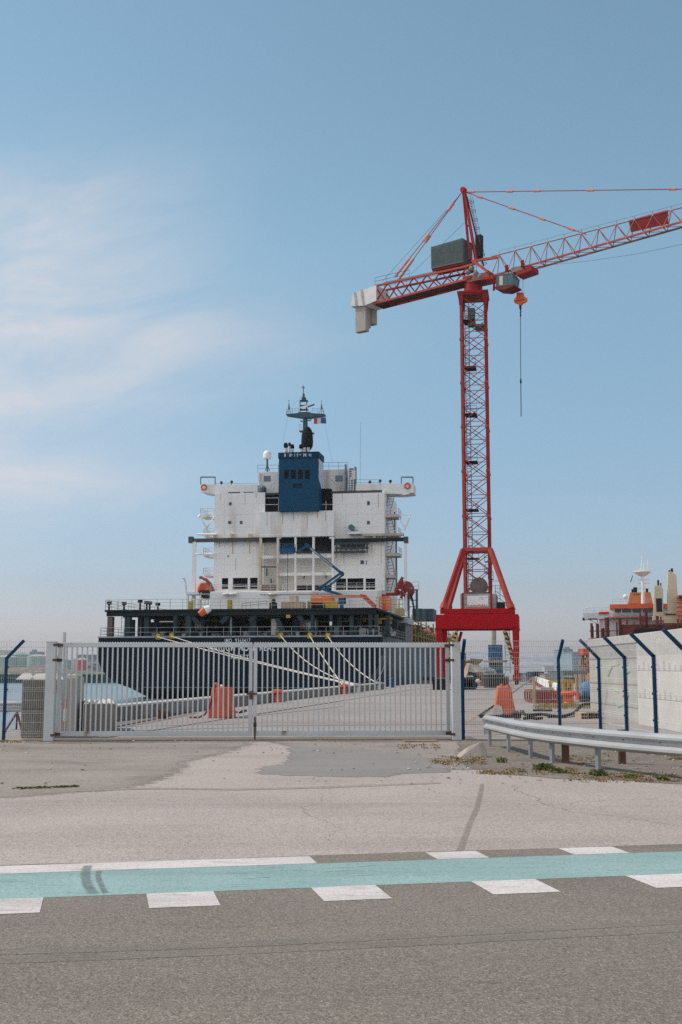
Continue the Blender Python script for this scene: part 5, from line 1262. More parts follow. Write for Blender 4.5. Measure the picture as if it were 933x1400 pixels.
m = SB(); m.sr(437.8,668,452.5,684,42.2,1.2); m.build('louvre_box', SOOT); m = SB(); 
for u in (438.5,442,446,450.5,455): m.sr(u-.9,684.5,u+.9,698.5,43.2,.4)
m.sr(437,686,456,688,43.0,.15); m.build('vent_stack', M('vent_slate', (.035,.05,.06), .6)); SB().sr(437.2,672,456,698.6,45.42,.06).build('shade_recess', M('recess_slate', (.06,.075,.085), .7))
m = SB(); m.sr(353,646,355.2,674,44.8,.5); m.build('wing_post', SHIPW); m = SB(); m.lathe([(.3,-.6),(.5,-.2),(.5,.3),(.2,.6)], S(360,670,44), 10); m.build('searchlight', M('light_teal', (.05,.10,.11), .5))
m = SB(); m.rail([S(437,642,46), S(476,642,46)], 1.1, 2, 1.4, .035); m.rail([S(352.6,645.5,46), S(381,645.5,46)], 1.1, 2, 1.4, .035); m.rail([S(296,662.5,BY+.2), S(352,662.5,BY+.2)], .2, 1, 3, .03); m.rail([S(487,664,BY-.1), S(520,664,BY-.1)], .9, 2, 3, .03); m.build('bridge_rail', M('rail_slate', (.18,.22,.25), .5))
m = SB()
for (u0,v0,u1,v1) in ((471.5,634.5,473.5,676),(474.5,652,477.5,676),(477,640,483,652),(484.5,638,487,662),(480,655,485.5,675)): m.sr(u0,v0,u1,v1,44.5,.7)
m.each('signal_locker', M('locker_slate', (.16,.21,.23), .5)); m = SB(); m.ladder(S(479.5,675,44.2), S(481,640,44.2), .8, (1,0,0), .06, .35); m.sr(481,643,486,655,44.3,.3); m.build('bridge_ladder', SHIPW)
m = SB(); m.tube(S(492.7,665,44.3), S(493.2,577,44.3), .035, 5); m.build('whip_antenna', M('antenna_grey', (.28,.32,.34), .5)); m = SB(); m.tube(S(492.7,674,44.3), S(492.7,662,44.3), .16, 8); m.build('antenna_base', M('signal_red_paint', (.5,.05,.03), .5))
m = SB(); q = S(365.6,628,47); zr_ = S(365.6,616,47).z-q.z; m.lathe([(.5,0),(.64,.15),(.66,zr_*.5),(.55,zr_*.8),(.28,zr_*.97),(.02,zr_)], q, 18); o = m.build('radome', WHITE, smooth=True); m = SB(); m.tube(S(366,645,47), S(365.6,628,47), .14, 8); m.tube(S(363,644,47), S(365.6,634,47), .06, 5); m.tube(S(369,644,47), S(365.6,634,47), .06, 5); m.build('radome_mast', MASTM, o)
# ---- funnel
f = blockS('funnel', 381.2, 626.2, 435.6, 698.6, 39.6, 4.0, FUN, bevel=.05)
m = SB(); m.sr(380.6,618,436.2,626,39.45,4.25); o = m.build('funnel_rim', M('funnel_rim_blue', (.001,.030,.065), .6), f)
m = SB()
for (u0,u1,h) in ((389,391,4),(393.5,394.3,1),(396,398,4),(397,400,2),(402.5,403.3,4),(405,408.5,1),(406.5,407.6,4),(410,411.5,2),(415,416,4),(416.5,419,3),(418,419,4),(422.5,424,3.2),(425,425.8,4)): m.sr(u0,620.2+(4-h)*.25,u1,620.4+h,39.42,.028)
m.each('rim_slot', M('slot_pale', (.40,.50,.55), .6), o)
for k in range(4): u0 = 388.7+k*9.5; SB().sr(u0,642.6,u0+6.4,654.7,39.57,.06).build('louvre', SOOT, f)
SB().sr(401,661,413,667,39.575,.06).build('louvre', M('louvre_navy', (.004,.012,.03), .6), f)
xs = S(435.7,660,39.6).x
m = SB(); m.prism([V((xs+.004,39.7,S(400,628,39.6).z)),V((xs+.004,43.4,S(400,628,39.6).z)),V((xs+.004,43.4,S(400,670,39.6).z)),V((xs+.004,41.5,S(400,664,39.6).z)),V((xs+.004,39.7,S(400,655,39.6).z))], (.02,0,0)); m.build('side_panel', M('funnel_pale', (.50,.55,.60), .5), f)
def stack(u, vt, vb, r0, lean):
    p = S(u+lean*.4, 618, 41.2); q = S(u+lean*.1, (vt+vb)/2+3, 41.2); e = S(u-lean*.3, vt+1, 41.2)
    o = SB().tube(p, q, r0*.75, 10).build('exhaust_pipe', M('pipe_pale', (.50,.50,.48), .5)); m = SB(); m.lathe([(r0*.8,0),(r0*1.1,.2),(r0*1.1,(e-q).length-.3),(r0*.8,(e-q).length)], q-(e-q).normalized()*.3, 12, e-q); m.build('exhaust_tip', SOOT, o)
stack(391,602,612,.30,1.6); stack(396,601.6,607,.20,1.5); stack(400,604,612,.26,1.4); stack(411.7,604,612,.28,1.2)
for u in (417,422): SB().tube(S(u,618,42), S(u,612,42), .2, 8).build('exhaust_pipe', _mats['pipe_pale'])
# mast
m = SB(); my = 47; p = S(418.5,645,my); q = S(417.6,570,my); m.tube(p, q, .62, 12, .33); mast = m.build('signal_mast', MASTM)
m = SB(); q = S(420.3,599,45.6); e = S(420.0,584,45.6); z0 = S(420,615,45.6).z; z1 = S(420,584,45.6).z; m.lathe([(.55,0),(.86,.5),(.93,1.2),(.88,(z1-z0)*.62),(.72,(z1-z0)*.85),(.35,z1-z0)], (q.x,45.6,z0), 16); m.build('soot_shroud', SOOT, mast, smooth=True)
m = SB(); m.prism([S(391,566,my-.6),S(407.5,564.5,my-.6),S(409,563.2,my-.6),S(424,563.2,my-.6),S(426,564.7,my-.6),S(444,565.8,my-.6),S(444,567.3,my-.6),S(421,571,my-.6),S(414.5,571,my-.6),S(391.5,567.5,my-.6)], (0,1.3,0)); m.build('mast_yard', MASTM, mast)
m = SB(); m.rail([S(392,566,my-.55), S(408,564.5,my-.55)], .75, 2, .8, .022); m.rail([S(427,564.7,my-.55), S(443,565.6,my-.55)], .75, 2, .8, .022); m.build('yard_rail', MASTM, mast)
m = SB()
for u in (410.6,419.8):
    m.tube(S(u,563,my-.4), S(u,547,my-.4), .09, 5); m.tube(S(u,563,my+.6), S(u,547,my+.6), .09, 5)
for v in (547,554,559): m.sr(410.2,v-.4,420.2,v+.4,my-.45,1.1)
m.sr(412.5,543,417.8,547,my-.2,.6); m.tube(S(415,543,my), S(415,528,my), .07, 5); m.sr(414,538,416.5,543,my-.1,.3)
for u,v in ((413.4,529),(416.3,529.5),(415,527.5)): m.tube(S(u,v+1.8,my), S(u,v-.8,my), .05, 4)
m.tube(S(413,530,my), S(416.5,530,my), .05, 4); m.build('mast_top', MASTM, mast)
m = SB(); m.bar(S(410.5,557.5,my-.8), S(430,553,my-.8), .12, .28); m.sr(413,556,418,559,my-.9,.4); m.build('radar_scanner', WHITE, mast); m = SB(); m.bar(S(421,556.3,my-.95), S(430.3,552.9,my-.95), .1, .2); m.build('scanner_edge', MASTM, mast)
for (u,vt,vm,vb) in ((395.3,550.5,559.5,566),(440,551,559,566)):
    q = S(u,vm,my); m = SB(); m.lathe([(.17,0),(.03,S(u,vt,my).z-q.z)], q, 8); 
    for d in (-2.2,2.2): m.tube(S(u+d*1.4,vb,my), S(u+d*.4,vm-1,my), .035, 4)
    m.tube(S(u,vb,my), S(u,vm,my), .04, 4); m.tube(S(u,vt,my), S(u,vt-3,my), .03, 4); m.ball(S(u,vt-3,my), .08, 6); m.build('signal_cone', MASTM, mast)
m = SB()
for u0,u1,v in ((411.5,416,576),(420,425.5,575)): m.bar(S(u0,v,my-.4), S(u1,v,my-.4), .1, .15); m.tube(S(u0 if u0<414 else u1,v,my-.4), S(u0 if u0<414 else u1,v-1.6,my-.4), .07, 5)
for u0,u1,v in ((409,415,588.5),(423,428.5,591)): m.sr(u0,v,u1,v+.9,my-.7,1.2)
m.build('mast_step', MASTM, mast)
m = SB(); m.rail([S(409,588,my-.7), S(412,588,my-.7)], .9, 2, .6, .02); m.tube(S(394,567,my), S(380,640,44), .012, 3); m.tube(S(442,567,my), S(456,640,44), .012, 3); m.tube(S(436,640,44), S(470,672,44), .02, 3); m.tube(S(414,540,my), S(395,560,my), .01, 3); m.tube(S(375,660,44), S(362,676,44),.012,3); m.build('rigging', M('wire_slate', (.12,.15,.17), .5), mast)
# tricolour flag on the halyard: red, white and blue bands
m = None
ft = sth('flag', 'small red, white and blue flag flying beside the ship mast', 'flag', *S(437,572,my-.3))
def band(k0, k1, mat):
    m = MB(); nseg = 6; g = []
    for i in range(nseg+1):
        s = k0+(k1-k0)*i/nseg; u = 429.5+15*s + 1.2*s; 
        for j in (0, 1): p = S(u + j*.6*s, 571.2+8.4*j - .6*s + (1-s)*(-.2 if j else .9), my-.3); g.append(SF.w(p.x, p.y+.14*sin(s*7), p.z))
    m.v = g + [p + SF.f*.012 for p in g]; n2 = len(g)
    for i in range(nseg):
        a_ = 2*i; m.f += [(a_,a_+1,a_+3,a_+2),(n2+a_,n2+a_+2,n2+a_+3,n2+a_+1)]
    m.keep = True; m.build('flag_band', mat, ft, world=True, smooth='all')
band(0,.26,M('flag_red',(.42,.05,.06),.8)); band(.26,.58,M('flag_white',(.55,.55,.56),.8)); band(.58,1,M('flag_blue',(.03,.10,.20),.8))
# ---- lifeboats: each a thing of its own
def lifeboat(u0, u1, vt, vb, y, label, top_mat, bow):
    a = S(u0,(vt+vb)/2,y); b = S(u1,(vt+vb)/2,y); c = (a+b)/2; w = (b.x-a.x)/2; z0 = S(u0,vb,y).z; z1 = S(u0,vt,y).z; h = z1-z0
    t = sth('lifeboat', label, 'lifeboat', c.x, y+2, z0, 'lifeboats beside the house')
    secs = []; Ld = 7.0
    for s, k in ((0,.12),(.10,.55),(.25,.85),(.5,1),(.75,.88),(.92,.5),(1,.15)):
        yy_ = y - 1 + Ld*s; secs.append([V((c.x + w*k*cos(a_)*(1 if sin(a_) > -.2 else .8), yy_, z0 + h*.48 + h*.48*(k**.5)*sin(a_))) for a_ in [2*pi*i/14 for i in range(14)]])
    m = MB(); m.loft(secs); part_of(t, m, 'cabin', top_mat, smooth=True)
    low_ = MB(); low_.loft([[V((p.x*1.0 + (p.x-c.x)*.04, p.y, min(p.z, z0+h*.42) - .02)) for p in q] for q in secs]); part_of(t, low_, 'keel_hull', DRED, smooth=True)
    g = MB(); g.bx(c.x-w*.9, c.x+w*.9, y+.4, y+.55, z0+h*.50, z0+h*.56); part_of(t, g, 'grab_line', M('line_cream', (.6,.5,.4), .7))
lifeboat(267,283.5,793.5,818,HY-2.5,'bright orange lifeboat hanging at the left side of the ship house',LIFEO,-1)
lifeboat(546,564,792,818,HY-2.5,'dark red lifeboat at the right side of the ship house',M('lifeboat_dull', (.22,.035,.025), .6, 0, .2, 1),1)
m = SB()
for pts in (((275,789),(283,794),(291,806),(289,812)),((281,791),(288,798),(292.5,808)),((273,790),(276,789))): m.path([S(u,v,HY-3.4) for u,v in pts], .22, 6)
m.build('boat_davit', M('davit_red', (.34,.10,.07), .6, 0, .25, .8)); m = SB(); m.sr(276,807,287,811,HY-3.5,.6); m.build('davit_base', DARK)
m = SB()
for pts in (((540,812),(546,797),(551,789)),((540,806),(552,812),(548,818)),((528,812),(545,812))): m.path([S(u,v,HY-3.4) for u,v in pts], .24, 6)
m.prism([S(u,v,HY-3.6) for u,v in ((540,805),(548,792),(552,793),(551,806))], (0,.3,0)); m.build('boat_davit', DRED)
m = SB()
for u0,v0,u1,v1 in ((252,790.5,250,790.5),(254,796,252.5,791.5),(255,812,254,796)): m.tube(S(u0,v0,HY-3), S(u1,v1,HY-3), .13, 6)
m.build('deck_light_pole', RAILW)
# deck crane-hook cone
m = SB(); a_ = S(273.5,840,.2); b_ = S(281,834.5,.3); c_ = S(288,831,.4); m.tube(a_, b_, .38, 10, .5); o = m.free('rescue_float', LIFEO, ('orange and white tapered float hung on the left part of the deck edge', 'float')); 
m = SB(); q0 = S(281.3,834.3,.3); m.tube(q0, S(288,831,.4), .52, 10, .35); w_ = m.free('float_cap', WHITE, None); w_.parent = o; w_.matrix_parent_inverse = Matrix.Identity(4); w_.location = w_.location - o.location
# ---- working platforms on the deck
bt = sth('boom_lift', 'blue articulated boom lift raised against the white ship house', 'boom lift', *S(452,838,35)[:2], ZU)
BL = M('lift_blue', (.008,.085,.165), .45, 0, .15, 1)
yb = 36
m = MB()
for a_, b_, w_ in (((405,755.5),(419.5,745.8),.26),((420,745.5),(467,783.5),.36),((467,783),(437.5,804),.30),((470,785.5),(443,806.5),.26),((437,804),(467,813.5),.38)): m.bar(S(*a_,yb), S(*b_,yb), w_, w_, up=V((0,1,0)))
part_of(bt, m, 'boom', BL); m = MB(); m.bar(S(425,750,yb-.3), S(455,774,yb-.3), .14, .18); part_of(bt, m, 'boom_rod', M('rod_grey', (.35,.36,.36), .4))
m = MB()
for u,v in ((420,746),(467.5,784),(437,805)): q = S(u,v,yb); m.tube(q-V((0,.4,0)), q+V((0,.4,0)), .32, 10)
part_of(bt, m, 'boom_joint', M('lift_blue_dark', (.01,.06,.12), .5))
m = MB(); p = S(385,755,yb); q = S(402.5,755,yb); h = S(385,744,yb).z-p.z; m.bx(p.x,q.x,yb-1,yb+.6,p.z-.12,p.z)
for y in (yb-1, yb+.6): m.rail([V((p.x,y,p.z)), V((q.x,y,p.z))], h, 3, .6, .05)
m.bx(q.x-.5,q.x+.2,yb-.4,yb+.1,p.z-.1,p.z+.7); m.bx(p.x,q.x,yb-1.03,yb-1.0,p.z,p.z+.35); part_of(bt, m, 'basket', BL)
m = MB(); q = S(460,814,yb); m.bx(q.x-1.3,q.x+1.3,yb-.8,yb+.8,ZU+.75,ZU+1.5); m.bar((q.x+.8,yb,ZU+1.3), S(467,813.5,yb), .5, .5, up=V((0,1,0))); part_of(bt, m, 'turret', BL)
m = MB()
for dx in (-1.5,1.5):
    for dy in (-1.05,1.05): m.tube((q.x+dx,yb+dy-.18,ZU+.45),(q.x+dx,yb+dy+.18,ZU+.45),.45,12)
m.bx(q.x-1.8,q.x+1.8,yb-.8,yb+.8,ZU+.4,ZU+.74); part_of(bt, m, 'chassis', DARK)
ot = sth('boom_lift', 'orange boom lift with its arm lowered to the right, on the ship deck', 'boom lift', *S(440,832,6)[:2], ZU)
OL = M('lift_orange', (.70,.17,.04), .5, 0, .12, 1); yo = 6
def PS(u0,v0,u1,v1,y,d): m = MB(); a_ = S(u0,(v0+v1)/2,y); b_ = S(u1,(v0+v1)/2,y); return m.bx(a_.x,b_.x,y,y+d,S((u0+u1)/2,v1,y).z,S((u0+u1)/2,v0,y).z)
m = MB(); m.prism([S(u,v,yo) for u,v in ((424.8,824.5),(424.8,814.2),(430,813.2),(452,814.5),(455,818),(455,824.5))], (0,1.6,0)); part_of(ot, m, 'body', OL, bevel=.05)
part_of(ot, PS(426,815.5,440,818,yo-.03,.025), 'decal_band', M('decal_cream', (.6,.45,.35), .6))
m = MB(); m.bar(S(453,815.5,yo+.8), S(497,815.3,yo+.8), .34, .34); m.bar(S(497,815,yo+.8), S(501,816.2,yo+.8), .5, .4); part_of(ot, m, 'boom', M('lift_salmon', (.55,.22,.13), .5))
m = MB(); m.bar(S(500,816,yo+.8), S(514.5,829.5,yo+.8), .24, .3); m.bar(S(497.5,818,yo+.8), S(511,830,yo+.8), .14, .14); m.bar(S(493,814.6,yo+.7), S(500,816.4,yo+.7), .5, .42); part_of(ot, m, 'jib', M('lift_red_orange', (.55,.08,.03), .5))
m = PS(423,824.7,452,831.5,yo+.1,1.4); part_of(ot, m, 'chassis', DARK)
m = MB()
for u in (426,433,441,448): q = S(u,829,yo); m.tube((q.x,yo-.05,ZU+.42),(q.x,yo+.3,ZU+.42),.42,12)
part_of(ot, m, 'wheel', BLACKR)
kt = sth('basket', 'orange work basket standing at the end of the orange boom', 'basket', *S(525.5,830,6)[:2], ZU)
m = MB(); a_ = S(519,830,6); b_ = S(532,830,6); h = S(519,816,6).z-ZU
for y in (6,7.2): m.rail([V((a_.x,y,ZU)), V((b_.x,y,ZU))], h, 4, .35, .06)
m.bx(a_.x,b_.x,6,7.2,ZU,ZU+.08); part_of(kt, m, 'frame', OL); m = MB(); m.bx(a_.x+.3,b_.x-.3,5.97,6.02,ZU+.1,ZU+.8); part_of(kt, m, 'toe_panel', M('panel_rust_red', (.40,.07,.04), .6))
m = PS(444.6,822.2,460.6,832,4.2,1.0); q = MB(); q.v = [SF.w(*p) for p in m.v]; q.f = m.f; q.build('yellow_crate', SHY, tags=('yellow steel crate in front of the orange boom lift on the deck', 'crate'), bevel=.03)
m = PS(420.5,822.5,424.5,832,4.4,1.0); q = MB(); q.v = [SF.w(*p) for p in m.v]; q.f = m.f; q.build('yellow_crate', M('olive_drab', (.20,.18,.05), .6), tags=('narrow olive crate left of the orange boom lift on the deck', 'crate'), bevel=.03)
ct = sth('wooden_crate', 'long plywood crate on the upper deck, stacked with a smaller box', 'crate', *S(400,832,3)[:2], ZU); part_of(ct, PS(384.5,824,414,832,3,1.8), 'box', CRATE, bevel=.02)
m = MB()
for u in (386,391,396,401,406,411): part_of(ct, PS(u-.4,824.2,u+.4,832,2.96,.035), 'batten', M('batten_tan', (.40,.28,.18), .8))
part_of(ct, PS(384.3,823.2,414.2,824,2.94,1.9), 'lid', M('crate_lid', (.44,.34,.26), .8))
o_ = PS(395.5,814,405,823.1,3.2,1.5); q = MB(); q.v = [SF.w(*p) for p in o_.v]; q.f = o_.f; q.build('wooden_box', CRATE, tags=('small plywood box standing on the long crate on the deck', 'box'), bevel=.02)
m = MB(); m.rail([S(331,831.8,2), S(365,828,2)], .55, 2, 1.0, .05); q = MB(); q.v = [SF.w(*p) for p in m.v]; q.f = m.f; q.build('gangway', M('gangway_straw', (.40,.36,.28), .7), tags=('straw coloured gangway frame lying on the deck left of the plywood crate', 'gangway'))
m = MB(); a_ = S(374,829,2.5); m.box(a_+V((0,0,-.1)), (.8,.6,1.0)); m.ball(a_+V((0,0,.6)), .28, 8); q = MB(); q.v = [SF.w(*p) for p in m.v]; q.f = m.f; q.build('generator', DARK, tags=('small dark generator on the deck between gangway and plywood crate', 'generator'))
# forward deck beyond the quarter: containers, lashing frames
m = SB(); m.sr(564,832,578,848,60,6); m.sr(578.6,832.2,592.5,848,66,6); m.each('deck_house_box', M('container_teal', (.06,.095,.11), .6))
m = SB(); fx = HB-.9
for y in range(35, 130, 4):
    m.bx(fx-.1,fx+.1,y,y+.2,ZD,ZD+3.4+.6*sin(y)); m.tube((fx,y,ZD+1.2),(fx,y+4,ZD+1.2),.07,5); m.tube((fx,y,ZD+2.3),(fx,y+4,ZD+2.3),.07,5); m.tube((fx,y,ZD+3.2),(fx,y+4,ZD+3.2),.07,5)
m.build('lashing_frame', M('frame_ochre', (.32,.23,.07), .6))
m = SB(); r = random.Random(4)
for k in range(230):
    y = r.uniform(34,128); s = r.uniform(.3,1.3); m.box((HB-1.3-r.random()*3, y, ZD+r.uniform(.2,3.3)), (s,s*1.4,s*.8), r.uniform(-.5,.5))
m.build('deck_cargo', M('cargo_dark', (.06,.052,.045), .8, 0, .6, .6))['kind'] = 'stuff'
m = SB()
for y,z,s in ((60,2.4,.5),(72,2.2,.45)): m.ball((HB-.8,y,ZD+z), s, 10)
m.each('buoy', M('buoy_pink', (.6,.2,.15), .6))
m = SB(); m.sr(557.3,813,560,852,48,.5); m.sr(568.5,807,571.5,850,50,.5); m.sr(557,805.5,571.8,807.2,50,.5); m.sr(558,820,571,821,50,.3); m.sr(558,829,571,830,50,.3); m.build('cargo_post', M('post_slate', (.10,.13,.16), .5))
m = SB(); m.rail([S(540,811,46), S(573,806,48)], 1.2, 2, 2, .05); m.tube(S(556,802,46), S(573,801,48), .05, 4); m.build('cross_deck_rail', RAILW)
m = SB(); m.sr(540,832,552,842,25.5,1.0); m.build('ochre_locker', M('locker_ochre', (.40,.27,.12), .7)); m = SB(); m.sr(533,818,535,838,20,.3); m.sr(545,822,546.5,842,20,.3); m.each('yellow_post', SHY)
m = SB()
for k in range(5): m.path([S(560+k*2,812+k*6,38), S(564+k,818+k*6,38), S(566,830+k*4,38)], .12, 5)
m.build('hose_bundle', DARK)
# ---- mooring ropes
def drape(p, q, sag, n=14): return [p.lerp(q, k/n) - UP*sag*4*(k/n)*(1-k/n) for k in range(n+1)]
def curb(u): d = 13.44/(.172-(u-466.5)/F); return V(((u-466.5)/F*d*1.0, d, .42))
bol = {}
for k, (u, lab) in enumerate(((371,'short orange bollard on the quay parapet, nearest of the row'),(463,'orange and white bollard where three mooring ropes end'),(482,'grey bollard right of the orange and white one'),(511,'grey bollard farthest along the parapet, holding the last rope'))):
    c = curb(u); d = c.y; x = LX(d)+.35; mat = ORANGE if k < 2 else GALV
    t = thing('bollard', lab, 'bollard', (x, d, 0), 0, 'bollards along the quay parapet'); s = 1.25
    MB().lathe([(.22*s,0),(.22*s,.06),(.14*s,.10),(.13*s,.30*s),(.24*s,.36*s),(.24*s,.46*s),(.10*s,.50*s)], (0,0,0), 14).build('body', mat, t, smooth=True); MB().bx(-.35,.35,-.35,.35,0,.02).build('foot_plate', RUSTY, t); bol[u] = V((x, d, .48))
def rope(fi, tgt, sag, label, r=.046):
    p = SF.w(fl_[fi].x, fl_[fi].y-.2, fl_[fi].z-.1); MB().path(drape(p, tgt, sag), r, 6).build('mooring_rope', ROPE, tags=(label, 'mooring rope', 'mooring ropes of the container ship'))
rope(0, bol[482]+V((0,0,-.05)), .12, 'longest mooring rope, from the leftmost yellow fairlead to the quay'); rope(1, bol[482]+V((.05,-.1,0)), .22, 'long mooring rope from the second yellow fairlead from the left')
rope(2, bol[482]+V((0,.1,.05)), .85, 'mooring rope from the yellow fairlead right of the hull lettering'); rope(3, bol[463], .12, 'steep mooring rope from the fourth yellow fairlead'); rope(4, bol[511], .6, 'mooring rope from the rightmost yellow fairlead to the last bollard')
MB().path(drape(SF.w(HB+.05,4,2.6), bol[463]+V((.2,.4,0)), 1.5), .035, 5).build('mooring_rope', M('rope_grey', (.22,.23,.24), .9), tags=('thin grey mooring line hanging from the ship side to the quay', 'mooring rope', 'mooring ropes of the container ship'))
# fenders and blue drum by the quay edge
q = G(538, 940); MB().lathe([(.22,0),(.26,.05),(.26,.8),(.22,.86)], (q.x, q.y, 0), 14).build('blue_drum', M('drum_blue', (.015,.06,.14), .5), tags=('blue drum standing on the quay against the ship side', 'drum'))
# ================================================================== SECOND SHIP, BEHIND THE WALL
RF = Frame((57, 225, 0), R(13))
cs = thing('cargo_ship', 'cargo ship with white bridge, orange roof edge and cream deck cranes behind the wall', 'ship', (57, 225, -1.7), R(13))
RED2 = M('hatch_brown_red', (.15,.040,.030), .7, 0, .25, .4, rust=.2, rcol=(.07,.03,.025))
SHW2 = M('bridge_white', (.62,.61,.62), .5, 0, .05, .3)
OREDGE = M('roof_orange', (.66,.12,.055), .5, 0, .08, .5)
OCHF = M('funnel_ochre', (.50,.22,.085), .6, 0, .12, .5)
CREAM = M('crane_cream', (.52,.44,.30), .6, 0, .10, .3, rust=.15, rcol=(.36,.26,.15), streak=.2)
class RB_(MB):
    def sr(s, u0, v0, u1, v1, y, d):
        um, vm = (u0+u1)/2, (v0+v1)/2
        s.bx(RF.P(u0, vm, y).x, RF.P(u1, vm, y).x, y, y+d, RF.P(um, v1, y).z, RF.P(um, v0, y).z); return s
    def pr(s, pts, y, d): return s.prism([RF.P(u, v, y) for u, v in pts], (0, d, 0))
    def build(s, name, mat, parent=None, **kw):
        m = MB(); m.v = [p + UP*1.7 for p in s.v]; m.f = s.f; return m.build(name, mat, parent or cs, **kw)
    def each(s, name, mat, parent=None, **kw):
        mk = s.marks + [(len(s.v), len(s.f))]
        for (v0, f0), (v1, f1) in zip(mk, mk[1:]):
            m = RB_(); m.v = s.v[v0:v1]; m.f = [tuple(i - v0 for i in f) for f in s.f[f0:f1]]; m.build(name, mat, parent, **kw)
def Q(u, v, y): return RF.P(u, v, y)
xL = Q(803, 860, 0).x; xR = Q(990, 860, 0).x; zD = Q(830, 872, 0).z
m = RB_(); secs = []
for y, k in ((0,.9),(6,1),(60,1),(90,.8),(110,.1)):
    c = (xL+xR)/2; h = (xR-xL)/2*k; secs.append([V((c-h*.8,y,-2.5)),V((c+h*.8,y,-2.5)),V((c+h,y,3)),V((c+h,y,zD)),V((c-h,y,zD)),V((c-h,y,3))])
m.loft(secs); m.build('hull', RED2)
def rb(name, mat, *a, **k): return RB_().sr(*a).build(name, mat, **k)
rb('house', SHW2, 820,842,960,872,14,8); rb('house', SHW2, 836,833.5,960,842.02,13,9)
br = rb('bridge', SHW2, 836,831.5,958,843.5,12,8)
rb('bridge_sill', M('sill_grey', (.36,.38,.39), .5), 838,837.6,960,841.5,11.8,.19)
rb('bridge_trim', OREDGE, 833,842.7,958,844,11.7,.25)
m = RB_()
for u0, u1 in ((841,849.5),(851,863.5),(865,877),(879,891.5),(893,906)): m.sr(u0,832.2,u1,837.4,11.9,.098)
m.each('bridge_window', WIN, br)
rb('roof_edge', OREDGE, 834,825.5,958,831.4,11.2,9.5)
m = RB_(); m.pr([(797.5,838),(840,837),(840,845),(818,846),(816,846.5),(804,846.5),(798,847)],13,4); m.build('bridge_wing', SHW2)
rb('wing_end', DARK, 796.6,844.5,799.3,847.5,12.8,4); m = RB_(); m.tube(Q(797,838,13), Q(797,833,13), .12, 5); m.tube(Q(797,833,13), Q(804,830.5,13), .1, 5); m.build('wing_post', SHW2)
m = RB_(); m.sr(804,845.6,817,847,12.6,.35); m.build('wing_underside', DARK); m = RB_(); m.tube(Q(804,846,13), Q(817,853,13), .12, 5); m.tube(Q(817,846,13), Q(817,853,13), .16, 5); m.build('wing_bracket', SHW2)
m = RB_(); m.tube(Q(819,838,12.5), Q(833,837.6,12.5), .25, 6); m.build('red_pipe', M('pipe_red', (.5,.04,.03), .5))
for p_, q_ in ((Q(838,825.5,12), Q(860,825.5,12)),(Q(885,825.5,12), Q(895,825.5,12)),(Q(802,838,13), Q(834,837,13))): RB_.build(RB_().rail([p_, q_], .95, 2, 1.6, .05), 'roof_rail', RAILW)
m = RB_(); m.pr([(858.5,825.3),(862,810),(889.5,809.5),(893,825.3)],16,5); fo = m.build('funnel', OCHF)
m = RB_()
for u0, u1, vt, vb in ((866,871.5,803,809.8),(863.5,866,805.5,810),(883,886.5,805,809.8),(877,879,806,809.8)):
    a_ = Q((u0+u1)/2,vb,18); b_ = Q((u0+u1)/2,vt,18); m.tube(a_, b_, (Q(u1,vb,18).x-Q(u0,vb,18).x)/2, 10)
m.each('exhaust_pipe', SOOT, fo)
m = RB_()
for u in (868,871,873.5): m.sr(u-.6,811.5,u+.6,813.5,15.9,.08)
m.each('vent_slot', DARK, fo)
m = RB_(); m.tube(Q(879.8,825.4,12), Q(878.6,787,12), .42, 10, .30); ms = m.build('signal_mast', WHITE)
m = RB_(); q = Q(878.6,788.5,12); m.lathe([(.25,0),(.9,.3),(1.75,.9),(1.75,1.05)], q, 12); m.rail([q+V((-1.7,-.6,1.0)), q+V((1.7,-.6,1.0))], .75, 3, .8, .05); m.build('mast_platform', WHITE, ms)
m = RB_(); m.bar(Q(864,783,12), Q(883,781.2,12), .2, .3); m.tube(Q(873,787,12), Q(873,780,12), .12, 6); m.tube(Q(881,787,12), Q(880,768,12), .08, 5); m.tube(Q(884,787,12), Q(886.5,764,12), .06, 5); m.tube(Q(876,786,12), Q(878,757,12), .06, 5); m.tube(Q(866,763,12), Q(870,766,12), .08, 4); m.tube(Q(874,773,12), Q(890,770,12), .05, 4); m.tube(Q(886,764,12), Q(886.5,767.5,12), .15, 5); m.tube(Q(876.5,757,12), Q(881,758,12), .05, 4); m.build('radar_antenna', WHITE, ms)
m = RB_()
for v in (793,798,805): m.tube(Q(872,v,11.9), Q(888,v-.5,11.9), .05, 4)
m.build('mast_rungs', M('rung_grey', (.35,.36,.37), .5), ms)
m = RB_(); m.bar(Q(865.2,787,11.8), Q(862.5,796,11.8), .2, .15); m.build('hanging_pennant', DARK, ms)
m = RB_(); q = Q(855.3,816.5,13); m.ball(q+UP*.1, .48, 12, 1.0); m.tube(q-UP*1.6, q, .12, 6); m.build('radome', WHITE)
def dcrane(pts, y, d, panel, capv):
    m = RB_(); m.pr(pts, y, d); o = m.build('crane_post', CREAM, bevel=.05)
    if panel: m = RB_(); m.sr(*panel, y-.06, .055); m.build('crane_ladder_panel', DARK, o); m = RB_(); 
    m = RB_()
    for u0,u1,vt,vb in capv: m.sr(u0,vt,u1,vb,y+.2,.9)
    m.build('crane_sheave', DARK, o)
    return o
dcrane([(894,842),(895,801),(896.5,800),(905,801),(906.8,806),(907.5,842)],5,2.2,(897.5,818,905.5,836.5),((899,901.5,793,800.5),(903,904.5,797,801)))
dcrane([(912.5,842),(913.5,782),(917,781),(925,786),(928.5,842)],5,2.6,None,((917.5,920.5,777,782),(914.5,917,779.5,783.5)))
